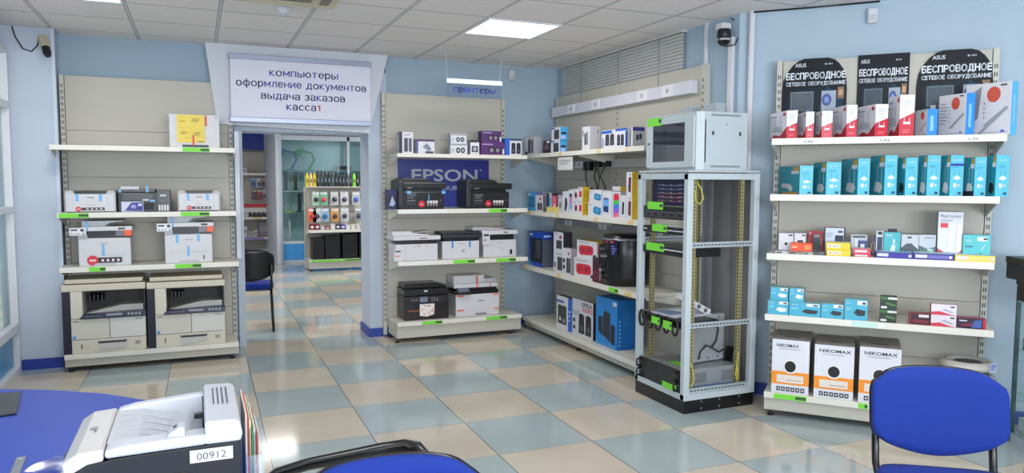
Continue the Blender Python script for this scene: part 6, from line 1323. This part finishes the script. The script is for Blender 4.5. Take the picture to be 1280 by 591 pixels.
# chair at the lower edge: blue back towards the photographer, black arm curving round behind it
tb = chair('blue chair with a black armrest cut by the bottom edge of the photo', (0.405, 1.575, 0), math.radians(-8))
def at_z(px, py, z): d = ray(px, py); k = (z-H)/d.z; return Vector((d.x*k, d.y*k, z))
Mi = (Matrix.Translation((0.405, 1.575, 0)) @ Matrix.Rotation(math.radians(-8), 4, 'Z')).inverted()
ap = [at_z(px, py, z) for px, py, z in ((322,612,0.66),(345,592,0.69),(385,580,0.70),(430,571,0.70),(475,562,0.70),(505,558,0.70),(522,561,0.695),(530,570,0.68))]
ap += [ap[-1]+Vector((0.0,-0.02,-0.06)), ap[-1]+Vector((-0.03,-0.06,-0.16)), ap[-1]+Vector((-0.06,-0.10,-0.25))]
b = MB(); b.tube([Mi @ p for p in ap], [0.012,0.016,0.017,0.018,0.020,0.022,0.023,0.022,0.018,0.014,0.012], PL, n=12, flat=1.3); b.build('armrest', tb)
# chair in the next room seen from behind
chair('blue seated chair with black shell in the doorway seen from behind', (0.50, 8.12, 0), math.radians(176))
chair('blue chair just entering the photo at the right edge', (3.385, 1.77, 0), math.radians(-70))

# ================================================================ COUNTER, PRINTER, PAPERS
t = thing('desk','blue topped counter desk with a curved edge at lower left','desk',(-0.7,2.3,0))
pts = [(-1.34,0.9),(0.10,0.9),(0.135,1.4),(0.13,1.9),(0.09,2.30),(0.0,2.62),(-0.14,2.90),(-0.34,3.10),(-0.54,3.235),(-0.74,3.33),(-1.0,3.38),(-1.34,3.39)]
pts = [(x+0.7,y-2.3) for x,y in pts]
b = MB(); b.solid(pts,0.724,0.75,M((14,66,182),0.5,var=0.03,scale=8),axis='z',side=M((30,56,150),0.4)); b.build('desk_top',t,bevel=0.004)
b = MB(); ins = [(x*0.9-0.04,y*0.9-0.05) for x,y in pts]; b.solid(ins,0.03,0.724,M((186,192,204),0.5),axis='z'); b.build('desk_body',t)
b = MB(); b.solid([(x*0.97,y*0.97) for x,y in ins],0,0.03,DARK,axis='z'); b.build('desk_plinth',t)
b = MB(); b.solid([(-0.20,-0.20),(0.17,-0.11),(0.13,0.19),(-0.2,0.2)],0,0.006,M((24,26,32),0.25),axis='z')
for q in ((0.01,0.05),(-0.06,-0.02)): b.box(q[0]-0.1,q[0]+0.05,q[1],q[1]+0.001,0.006,0.0064,M((60,64,72)))
tag(b.build('desk_pad',loc=(-0.75,3.03,0.7505)),'black glossy pad lying on the blue desk at the left edge','desk pad')

t = thing('laser_printer','white and black laser printer with number plate 00912 on the blue desk','printer',(-0.105,1.885,0.7505))
w,d,h = 0.375,0.33,0.262; x0,x1,y0,y1 = -w/2,w/2,-d/2,d/2
NK = M((12,13,20),0.6); PW1 = M((188,190,198),0.4); PW2 = M((196,194,190),0.4)
prof = [(x0+0.004,0.0),(x1-0.004,0),(x1-0.004,h-0.044),(x0+0.13,h-0.050),(x0+0.07,h-0.058),(x0+0.035,h-0.078),(x0+0.014,h-0.110),(x0+0.004,h-0.16)]
b = MB(); b.solid([(x,min(z,h-0.075)) for x,z in prof],y0+0.006,y1-0.006,NK); b.solid(prof,y0,y0+0.006,NK); b.solid(prof,y1-0.006,y1,NK)
f = Face(b,(x0,y0,0),(1,0,0),(0,0,1),(0,-1,0),w,h)
b.build('body',t,bevel=0.003)
b = MB()
for k in range(8): b.box(-0.01,0.078,y0-0.003,y0,h-0.105-k*0.016,h-0.099-k*0.016,M((8,9,14),0.4))
b.build('side_vents',t,bevel=0.001)
b = MB(); b.box(0.078,0.166,y0-0.0016,y0-0.0004,h-0.082,h-0.054,M((206,206,206),0.4)); b.F(0.078,0.166,y0-0.0016,y0-0.0004,h-0.082,h-0.054,'F').text('00912',0.16,0.2,0.84,0.78,DGREY); b.build('number_plate',t)
# white shell: rim, sloping output tray, hood
top = [(x0+0.003,0.02),(x0+0.003,h-0.16),(x0+0.013,h-0.110),(x0+0.034,h-0.078),(x0+0.07,h-0.058),(x0+0.10,h-0.054),(x0+0.10,h-0.040),(x0+0.05,h-0.046),(x0+0.022,h-0.070),(x0+0.004,h-0.105),(x0-0.006,h-0.15),(x0-0.008,0.02)]
b = MB(); b.solid(top,y0+0.001,y1-0.001,PW2)
b.build('front_shell',t,bevel=0.004)
b = MB(); b.solid([(x0+0.026,h-0.075),(x0+0.06,h-0.055),(x0+0.10,h-0.048),(x0+0.10,h-0.030),(x0+0.05,h-0.034),(x0+0.022,h-0.052)],y0+0.006,y1-0.006,PW2); 
f = Face(b,(x0+0.035,y0+0.006,h-0.0335),(1,0,0.06),(0,1,0),(0,0,1),0.063,d-0.012); f.ell(0.55,0.45,0.05,0.02,DGREY,8); f.rect(0.35,0.5,0.6,0.55,M((150,156,170)))
b.build('toner_door',t,bevel=0.006)
b = MB(); b.solid([(x0+0.102,h-0.050),(x1-0.075,h-0.046),(x1-0.075,h-0.022),(x0+0.14,h-0.026),(x0+0.102,h-0.032)],y0+0.001,y0+0.055,PW1); b.build('side_rim',t,bevel=0.006)
b = MB(); b.solid([(x0+0.102,h-0.066),(x1-0.075,h-0.062),(x1-0.075,h-0.010),(x0+0.14,h-0.022),(x0+0.102,h-0.030)],y1-0.030,y1-0.001,PW1); b.build('side_rim',t,bevel=0.006)
b = MB(); b.solid([(x0+0.102,h-0.074),(x1-0.075,h-0.074),(x1-0.075,h-0.060),(x1-0.10,h-0.058),(x1-0.16,h-0.046),(x0+0.16,h-0.034),(x0+0.102,h-0.032)],y0+0.055,y1-0.030,M((182,184,190),0.4))
for k in range(4): b.tube([(x0+0.115,y0+0.10+k*0.05,h-0.0325),(x0+0.17,y0+0.098+k*0.05,h-0.0345),(x1-0.15,y0+0.085+k*0.045,h-0.0465)],0.0016,M((176,180,188),0.4),n=5)
b.build('output_tray',t)
b = MB(); b.solid([(x1-0.078,h-0.046),(x1-0.004,h-0.046),(x1,h-0.03),(x1-0.004,h-0.004),(x1-0.015,h+0.004),(x1-0.075,h+0.006),(x1-0.078,h-0.002)],y0+0.001,y1-0.001,PW1)
f = Face(b,(x1-0.075,y0,h+0.0058),(1,0,-0.03),(0,1,0),(0,0,1),0.06,d)
for k in range(4): f.rect(0.28+0.17*k,0.40,0.33+0.17*k,0.86,M((70,74,84)))
b.build('rear_hood',t,bevel=0.005)
b = MB(); b.box(x1-0.082,x1-0.0775,y0+0.13,y1-0.06,h-0.052,h-0.010,BLACK); b.box(x1-0.10,x1-0.079,y0+0.20,y0+0.215,h-0.045,h-0.035,DARK); b.build('exit_slot',t)
b = MB(); b.solid([(x1-0.155,h-0.024),(x1-0.118,h-0.024),(x1-0.118,h-0.006),(x1-0.128,h-0.003),(x1-0.148,h-0.014)],y0+0.012,y0+0.055,PW1); f=Face(b,(x1-0.146,y0+0.014,h-0.0125),(0.85,0,0.45),(0,1,0),(-0.4,0,0.9),0.018,0.035); f.rect(0.25,0.5,0.75,0.95,DGREY); b.build('button_console',t,bevel=0.003)
b = MB(); b.box(x0-0.001,x0+0.012,0.04,0.07,h-0.108,h-0.098,DARK); b.build('door_catch',t)

# brochures in a clear holder right of the printer
t = thing('brochure_holder','clear plastic holder standing right of the printer on the desk','holder',(0.112,1.93,0.7505),0.0)
b = MB(); b.box(-0.022,0.022,-0.13,0.13,0,0.004,CLEAR); b.box(-0.022,-0.019,-0.13,0.13,0.004,0.24,CLEAR); b.box(0.019,0.022,-0.13,0.13,0.004,0.15,CLEAR)
b.box(-0.019,0.019,-0.13,-0.127,0.004,0.15,CLEAR); b.build('holder',t)
rr = random.Random(5)
cols = [(206,196,180),(170,60,60),(214,206,170),(60,120,70),(196,206,196),(150,60,80),(210,200,160),(176,196,206)]
for k in range(8):
    b = MB(); hh = 0.235-0.010*k+rr.uniform(-0.006,0.006); yo = rr.uniform(-0.02,0.02)
    b.box(-0.0019,0.0019,-0.11,0.11,0,hh,M(cols[k],0.5)); f=b.F(-0.0019,0.0019,-0.11,0.11,0,hh,'R'); f.rect(0.1,0.7,0.9,0.92,M(cols[(k+3)%8],0.5)); f.rows(0.1,0.9,0.1,0.6,6,M((120,116,110)))
    tag(b.build('brochure',loc=(0.096+k*0.0046,1.935+yo,0.756)),('cream leaflet nearest the printer in the clear holder','red leaflet in the clear holder','pale yellow leaflet in the clear holder','green leaflet in the clear holder','pale green leaflet in the clear holder','wine red leaflet in the clear holder','cream yellow leaflet in the clear holder','pale blue leaflet at the outer side of the clear holder')[k],'leaflet','leaflets in the holder beside the printer')
# plastic bag, steel ruler
b = MB(); vs=[]; rr=random.Random(9)
for j in range(6):
    for i in range(6): vs.append((-0.07+i*0.03, -0.055+j*0.024, 0.004+rr.uniform(0,0.012)))
b.mesh(vs,[(j*6+i,j*6+i+1,(j+1)*6+i+1,(j+1)*6+i) for j in range(5) for i in range(5)],glass('clear_bag',(0.82,0.87,0.97),0.16,0.2),True)
b.mesh([(v[0]*0.9,v[1]*0.9,v[2]+0.004) for v in vs],[(j*6+i,j*6+i+1,(j+1)*6+i+1,(j+1)*6+i) for j in range(5) for i in range(5)],glass('clear_bag_top',(0.8,0.85,0.95),0.2,0.25),True)
tag(b.build('plastic_bag',loc=(-0.36,2.32,0.7505),rz=-0.5),'crumpled clear plastic bag lying left of the printer','bag')
b = MB(); b.box(-0.012,0.012,-0.12,0.16,0,0.0015,M((150,156,164),0.25,0.7)); b.box(-0.004,0.004,0.14,0.144,0.0015,0.002,WHITE)
tag(b.build('steel_ruler',loc=(-0.47,2.30,0.7505),rz=math.radians(4)),'grey metal ruler on the desk at the bottom left','ruler')

# ================================================================ GLASS CASE AT THE RIGHT EDGE
A_ = Vector((4.456,2.806,0)); ea = Vector((-0.48,-0.877,0)); rzc = math.atan2(-0.48,0.877)   # local x = towards +b, local -y = ea
t = thing('glass_showcase','glass counter with small parts cut by the right edge','showcase',A_,rzc)
HC = 0.86
b = MB(); b.box(0,0.5,-0.6,0,0.0,0.06,M((176,186,196),0.4)); b.build('base',t); b = MB(); b.box(0,0.5,-0.6,0,HC-0.01,HC,M((150,170,176),0.3)); b.build('top_panel',t)
b = MB(); b.box(0,0.006,-0.6,0,0.06,HC-0.01,GLASS); b.build('glass_side',t)
b = MB(); b.box(0,0.02,-0.006,0.012,0.0,HC,M((60,90,96),0.3)); b.build('edge_profile',t); b = MB(); b.box(-0.004,0.02,-0.62,-0.6,0.0,HC,M((60,90,96),0.3)); b.build('edge_profile',t)
for z in (0.30,0.56):
    b = MB(); b.box(0.006,0.5,-0.6,0,z,z+0.006,GLASS); b.build('glass_shelf',t)
rr=random.Random(11)
for k in range(21):
    z = (0.061,0.307,0.567)[k%3]; b = MB(); hh=rr.uniform(0.05,0.16); ww=rr.uniform(0.03,0.07)
    c = rr.choice([(190,196,200),(90,96,104),(150,160,140),(200,200,204),(120,140,120),(60,64,74)])
    b.box(-0.02,0.02,-ww/2,ww/2,0,hh,M(c,0.4)); b.F(-0.02,0.02,-ww/2,ww/2,0,hh,'L').rect(0.2,0.3,0.8,0.7,M((226,226,230)))
    tag(b.build('small_package',loc=A_+Vector((math.cos(rzc),math.sin(rzc),0))*(0.05+0.04*(k%2))+ea*(0.05+(k//3)*0.075)+Vector((0,0,z)),rz=rzc),'small package in the right edge glass counter, %s level, %s from the wall'%(('bottom','middle','top')[k%3],('first','second','third','fourth','fifth','sixth','seventh')[k//3]),'package','small packages in the glass counter')
for k,(z,dx,hh) in enumerate(((HC,-0.01,0.13),(HC+0.131,-0.075,0.13))):
    b = MB(); b.box(0,0.3,-0.30,0,0,hh-0.02,M((26,24,30),0.4)); b.box(-0.004,0.304,-0.304,0.004,hh-0.035,hh,M((32,30,36),0.4))
    tag(b.build('black_box',loc=A_+Vector((math.cos(rzc),math.sin(rzc),0))*dx+ea*0.004+Vector((0,0,z)),rz=rzc,bevel=0.003),'%s of the two black boxes stacked on the glass counter'%('lower','upper')[k],'box')

# ================================================================ NEXT ROOM
# glass showcase
FT = Frame(1.43,14.35,0)
t = thing('glass_cabinet','tall glass display cabinet with blue foot panel in the next room','display cabinet',(1.43,14.35,0))
AL = M((206,216,224),0.35)
b = MB()
for x in (0.0,0.045+0.55+0.66,2.2): 
    for y in (0.0,0.42): b.box(x,x+0.05,y,y+0.04,0,2.40,AL)
for z in (0.0,0.36,2.30):
    b.box(0.05,2.2,0,0.03,z,z+(0.05 if z<2 else 0.09),AL)
b.build('frame',t,bevel=0.003)
b = MB(); b.box(0.0,2.2,0.44,0.455,0.05,2.4,M((186,216,222),0.5)); b.build('back_panel',t)
b = MB(); b.box(0.05,1.25,0.005,0.02,0.05,0.36,M((70,160,230),0.35)); b.build('lower_panel',t)
b = MB(); b.box(1.31,2.2,0.005,0.02,0.05,0.36,M((70,160,230),0.35)); b.build('lower_panel',t)
b = MB(); b.box(0.05,1.25,0.008,0.012,0.41,2.30,GLASS); b.box(1.31,2.2,0.008,0.012,0.41,2.30,GLASS); b.build('glass_door',t)
for z in (0.95,1.36,1.74):
    b = MB(); b.box(0.05,2.2,0.03,0.43,z-0.02,z,M((196,216,220),0.3) if z==1.36 else M((120,150,156),0.3)); b.build('shelf',t)
def hit(px,py,Y): d=ray(px,py); k=Y/d.y; return (d.x*k, H+d.z*k)
def desk_lamp(px,label,c,flip):
    x,_ = hit(px,210,14.55); t = thing('desk_lamp',label,'lamp',(x,14.55,1.741))
    b = MB(); b.cyl((0,0,0),(0,0,0.02),0.085,c,n=20); b.build('base',t)
    b = MB(); b.tube([(0,0,0.02),(0.10,0,0.20)],0.02,c); b.cyl((0.10,0.015,0.2),(0.10,-0.015,0.2),0.022,DARK); b.tube([(0.10,0,0.2),(0.06,0,0.33),(-0.13,0,0.37)],0.02,c); b.build('arm',t)
    b = MB(); b.cyl((-0.10,0,0.40),(-0.22,0,0.30),0.03,c,r2=0.085,n=18); b.build('lamp_shade',t)
desk_lamp(364,'blue jointed desk lamp in the glass cabinet of the next room',M((40,120,170),0.4),0)
desk_lamp(386,'green jointed desk lamp in the glass cabinet of the next room',M((60,150,90),0.4),0)
def stand(px,pyT,z,label,c,basec=None,wd=0.03):
    x,zt = hit(px,pyT,14.55); t = thing('lamp_stand',label,'lamp',(x,14.55,z+0.001))
    b = MB(); b.cyl((0,0,0),(0,0,0.015),0.07,basec or c,n=18); b.build('base',t)
    b = MB(); b.box(-wd,wd,-0.012,0.012,0.015,max(0.1,zt-z),c); b.build('arm',t,bevel=0.004)
stand(357,214,1.36,'left dark upright lamp on the middle cabinet shelf',DARK)
stand(369,214,1.36,'right dark upright lamp on the middle cabinet shelf',DARK)
stand(382,218,1.36,'small pale green upright lamp on the middle cabinet shelf',M((190,220,190),0.4))
stand(374,242,0.95,'dark upright lamp with round base above the yellow dish',DARK)
stand(362,275,0.42,'small white lamp low in the glass cabinet',M((226,230,226),0.4),None,0.02)
x,_ = hit(360,262,14.5); b = MB(); b.lathe([(0.09,0),(0.1,0.02),(0.06,0.035),(0,0.04)],M((190,206,70),0.4),(0,0,0)); tag(b.build('yellow_dish',loc=(x,14.5,0.951)),'flat yellow green round lamp base in the glass cabinet','lamp base')
x,_ = hit(428,205,14.5); t = thing('radio','grey boxy radio on the top shelf of the glass cabinet','radio',(x,14.5,1.741))
b = MB(); b.box(-0.16,0.16,-0.05,0.05,0,0.10,M((150,156,150),0.4)); f=b.F(-0.16,0.16,-0.05,0.05,0,0.10,'F'); f.rect(0.3,0.2,0.7,0.85,DARK); f.rect(0.06,0.3,0.24,0.7,M((90,96,90))); f.rect(0.76,0.3,0.94,0.7,M((90,96,90))); b.build('body',t,bevel=0.004)

# peg panel rack with cans, blister packs, cases
FR = Frame(1.74,13.22,0)
RB2 = rack('pegboard shelving rack in the next room with spray cans and blister packs',FR,1.33,1.43,[(0.707,0.0,1.33,0.36,[(0.95,1.25,GOLD)],0.05)],(0.20,0.40,0.0,1.33,[(0.03,0.9,GREEN)]),zboards=(0.6,1.0))
b = MB(); b.box(0.0,1.33,-0.16,0.0,1.43,1.445,SHELF); b.build('top_shelf',RB2)
cc = [(230,200,40),(226,206,150),(226,196,40),(26,28,32),(34,36,46),(24,26,30),(22,24,30),(60,66,80),(20,22,26),(16,17,20),(30,30,34),(24,25,30),(20,21,24),(130,220,50),(20,20,24),(60,30,34)]
for k,c in enumerate(cc):
    x = 0.03+k*0.062 if k else 0.03
    b = MB(); hh = 0.26 if 2<k<9 else 0.235
    b.lathe([(0.026,0),(0.027,0.01),(0.027,hh-0.05),(0.018,hh-0.035),(0.016,hh),(0,hh)],M(c,0.35),n=12); f=Face(b,(-0.02,-0.0275,hh*0.2),(1,0,0),(0,0,1),(0,-1,0),0.04,hh*0.45); f.rect(0.2,0.2,0.8,0.8,M((120,126,140) if c[0]<100 else (120,100,40)))
    tag(b.build('spray_can',loc=FR.W(x,-0.08,1.4455)),('%s can, number of cans to its left is %s, on the peg rack'%(('yellow','cream','yellow','black','dark grey','black','black','grey blue','black','black','dark','black','black','lime green','black','dark red')[k],('none','one','two','three','four','five','six','seven','eight','nine','ten','eleven','twelve','thirteen','fourteen','fifteen')[k])),'can','cans along the top of the peg rack')
rr = random.Random(2)
row = [(395,1,(170,200,180),(40,40,50)),(404.5,1,(120,180,150),(210,70,80)),(418,1,(190,190,190),(40,44,60)),(430.5,1,(206,206,210),(60,50,80)),(445,1,(180,186,190),(50,90,190)),(390,0,(230,110,70),(180,60,50)),(396,0,(200,206,210),(60,64,74)),(406,0,(150,180,200),(50,110,170)),(418.5,0,(220,160,90),(70,50,60)),(430.5,0,(200,206,210),(60,50,70)),(448,0,(150,156,160),(40,60,90))]
for k,(px,up,c1,c2) in enumerate(row):
    x,_ = hit(px,245,13.12); z = 1.12 if up else 0.83
    t = thing('blister_pack',('upper','lower')[1-up]+' row blister pack on the peg rack, '+('teal card with black item','teal card with pink item','grey card with dark item','white card with violet item','grey card with blue item','orange card at the left end','white card beside the orange one','blue card','orange card with dark item','white card with dark violet item','grey card at the right end')[k],'package',(x,13.12,z),0,'blister packs hanging on the peg rack')
    b = MB(); b.box(-0.07,0.07,0,0.003,0,0.24,M(c1,0.4)); b.F(-0.07,0.07,0,0.003,0,0.24,'F').rect(0.1,0.78,0.9,0.95,M((220,224,226))); b.build('card',t)
    b = MB(); b.lathe([(0.040,0),(0.042,-0.02),(0.026,-0.035),(0,-0.038)],M(c2,0.25),(0,0,0.10),n=14,axis='y'); b.build('blister',t)
    b = MB(); b.cyl((0,0.1,0.225),(0,-0.03,0.225),0.004,M((150,150,150),0.3,0.5)); b.build('peg_hook',t)
for k in range(14):
    b = MB(); hh=rr.uniform(0.05,0.10); ww = 0.075
    c = ((130,30,60),(120,36,64),(190,180,190),(140,50,70),(210,206,210),(60,50,60),(60,70,150),(206,206,214),(210,206,180),(196,190,196),(220,220,220),(206,160,60),(214,210,206),(190,150,80))[k]
    b.box(-ww/2,ww/2,0,0.15,0,hh,M(c,0.4)); b.F(-ww/2,ww/2,0,0.15,0,hh,'F').rect(0.15,0.3,0.8,0.7,M((220,216,216)))
    tag(b.build('small_box',loc=FR.W(0.07+k*0.087,-0.33,0.7085)),'small package on the shelf under the blister packs, %s from the left'%('first','second','third','fourth','fifth','sixth','seventh','eighth','ninth','tenth','eleventh','twelfth','thirteenth','fourteenth')[k],'package','small packages on the peg rack shelf')
for k,(x,w_,hh) in enumerate(((0.12,0.21,0.36),(0.36,0.27,0.40),(0.655,0.27,0.42),(0.955,0.29,0.43))):
    t = thing('computer_case',('leftmost, shortest black computer case on the peg rack base','second black computer case from the left on the peg rack base','third black computer case from the left on the peg rack base','rightmost black computer case on the peg rack base')[k],'computer case',FR.W(x+0.04,-0.38,0.2015),0,'black computer cases on the peg rack base')
    b = MB(); b.box(-w_/2+0.01,w_/2-0.01,0.012,0.34,0,hh,BLACK); b.build('case',t,bevel=0.004)
    b = MB(); b.box(-w_/2+0.008,w_/2-0.008,0,0.012,0,hh,M((20,20,22),0.25)); f=b.F(-w_/2+0.008,w_/2-0.008,0,0.012,0,hh,'F'); f.disc(0.75,0.12,0.012,M((70,72,78))); f.rect(0.1,0.75,0.9,0.76,DARK); b.build('front_panel',t,bevel=0.003)
t = thing('red_hand_sign','small red paddle hanging at the right side of the peg rack','paddle',(*FR.W(1.02,-0.42,0.55),)); b = MB(); b.cyl((0,0,0.05),(0,-0.01,0.05),0.055,M((190,50,70),0.4)); b.build('paddle',t); b=MB(); b.box(-0.01,0.01,-0.008,0,-0.12,0.0,M((206,200,206))); b.build('handle',t)

# far left racks of the next room
FL = Frame(-0.2,16.75,0)
t0 = rack('pale shelving rack at the far end of the next room seen through the doorway',FL,1.62,2.15,[(1.70,0,1.6,0.40,[(0.9,1.2,LT)],0.05),(1.02,0,1.6,0.36,[],0.14),(0.78,0,1.6,0.42,[(1.3,1.45,YT)],0.05),(0.36,0,1.6,0.45,[(1.0,1.5,M((150,130,200)))],0.05)],(0.10,0.5,0,1.6,[]),dep=0.4)
b = MB(); b.box(0.9,1.6,-0.40,-0.38,0.98,1.06,M((190,30,50),0.4)); b.build('red_strip',t0)
b = MB(); b.box(-0.1,1.62,-0.06,-0.02,2.20,2.62,M((40,66,160),0.5)); tag(b.build('wall_band',loc=FL.W(0,0,0)),'blue band high on the far wall of the next room','sign')
rr = random.Random(4)
pk = [(311,0,(120,150,200)),(318,0,(190,60,70)),(326,1,(190,190,196)),(334,1,(236,110,50)),(340,1,(226,130,70))]
for k,(px,_,c) in enumerate([(317,0,(90,140,200)),(324,0,(190,196,206)),(330,0,(150,120,110)),(336.5,0,(236,110,60)),(341,0,(230,150,90)),(318,1,(90,50,60)),(325,1,(190,60,70)),(331,1,(180,180,190)),(336,1,(206,210,216)),(341,1,(190,70,80))]):
    x,_z = hit(px,240,16.6); z = 1.40 if not _ else 1.15
    b = MB(); b.box(-0.055,0.055,0,0.01,0,0.2,M(c,0.4)); b.box(-0.03,0.03,-0.02,0,0.03,0.11,M((60,56,66),0.3)); b.F(-0.055,0.055,0,0.01,0,0.2,'F').rect(0.1,0.8,0.9,0.95,M((210,210,214)))
    tag(b.build('blister_pack',loc=(x,16.6,z)),'%s hanging card pack, %s row of the far rack'%(('blue','pale grey','brown','orange','light orange','dark red','red','grey','white','rose')[k],'upper' if not _ else 'lower'),'package','hanging packs on the far rack, %s row'%('upper' if not _ else 'lower'))
for k,(a,c,z,c1,hh) in enumerate(((303,311,0.785,(200,200,206),0.26),(313,318,0.785,(34,34,38),0.2),(318.5,323.5,0.785,(60,30,36),0.2),(324,329,0.785,(30,34,40),0.2),(329.5,335,0.785,(50,30,36),0.2),(335.5,341.5,0.785,(30,30,34),0.2),(303,309,0.365,(206,204,210),0.22),(310,316,0.365,(180,176,176),0.12),(316.5,322,0.365,(190,186,180),0.14),(323,335,0.365,(120,110,120),0.30),(336,342,0.365,(90,70,80),0.14),(304,310,1.705,(216,190,200),0.10),(320,334,1.705,(110,112,122),0.05))):
    xa,_z = hit(a,280,16.4); xb,_z = hit(c,280,16.4)
    b = MB(); b.box(xa,xb,0,0.2,0,hh,M(c1,0.4)); b.F(xa,xb,0,0.2,0,hh,'F').rect(0.15,0.35,0.85,0.7,M((150,150,156)))
    tag(b.build('goods_box',loc=(0,16.39,z)),'%s box on the %s shelf of the far rack, %s'%(('pale','black','dark red','black','dark red','black','white','grey','cream','grey','dark','pink','flat grey')[k],'upper' if z>1.5 else ('red striped' if z>0.7 else 'lower'),('at the left end','second','third','fourth','fifth','at the right end','at the left end','second','third','fourth and tallest','at the right end','under the white strip','at the middle')[k]),'box','boxes on the far rack')
t = thing('queue_post','slim grey stanchion post with round foot before the far rack','post',(hit(303,330,15.2)[0],15.2,0))
b = MB(); b.cyl((0,0,0),(0,0,0.02),0.16,M((150,150,156),0.3,0.6),n=20); b.build('base',t); b = MB(); b.cyl((0,0,0.02),(0,0,0.95),0.025,M((150,150,156),0.3,0.6)); b.build('pole',t)
# narrow white end panel hanging at the left side of the doorway
b = MB(); xa = hit(294.5,250,7.0)[0]; xb = hit(300.5,250,7.0)[0]; z0_ = hit(297,323,7.0)[1]; z1_ = hit(297,164,7.0)[1]
b.box(xa,xb,0,0.03,z0_,z1_,M((200,202,214),0.4)); tag(b.build('narrow_partition',loc=(0,7.0,0),bevel=0.003),'narrow pale vertical panel beside the left rack at the doorway','panel')
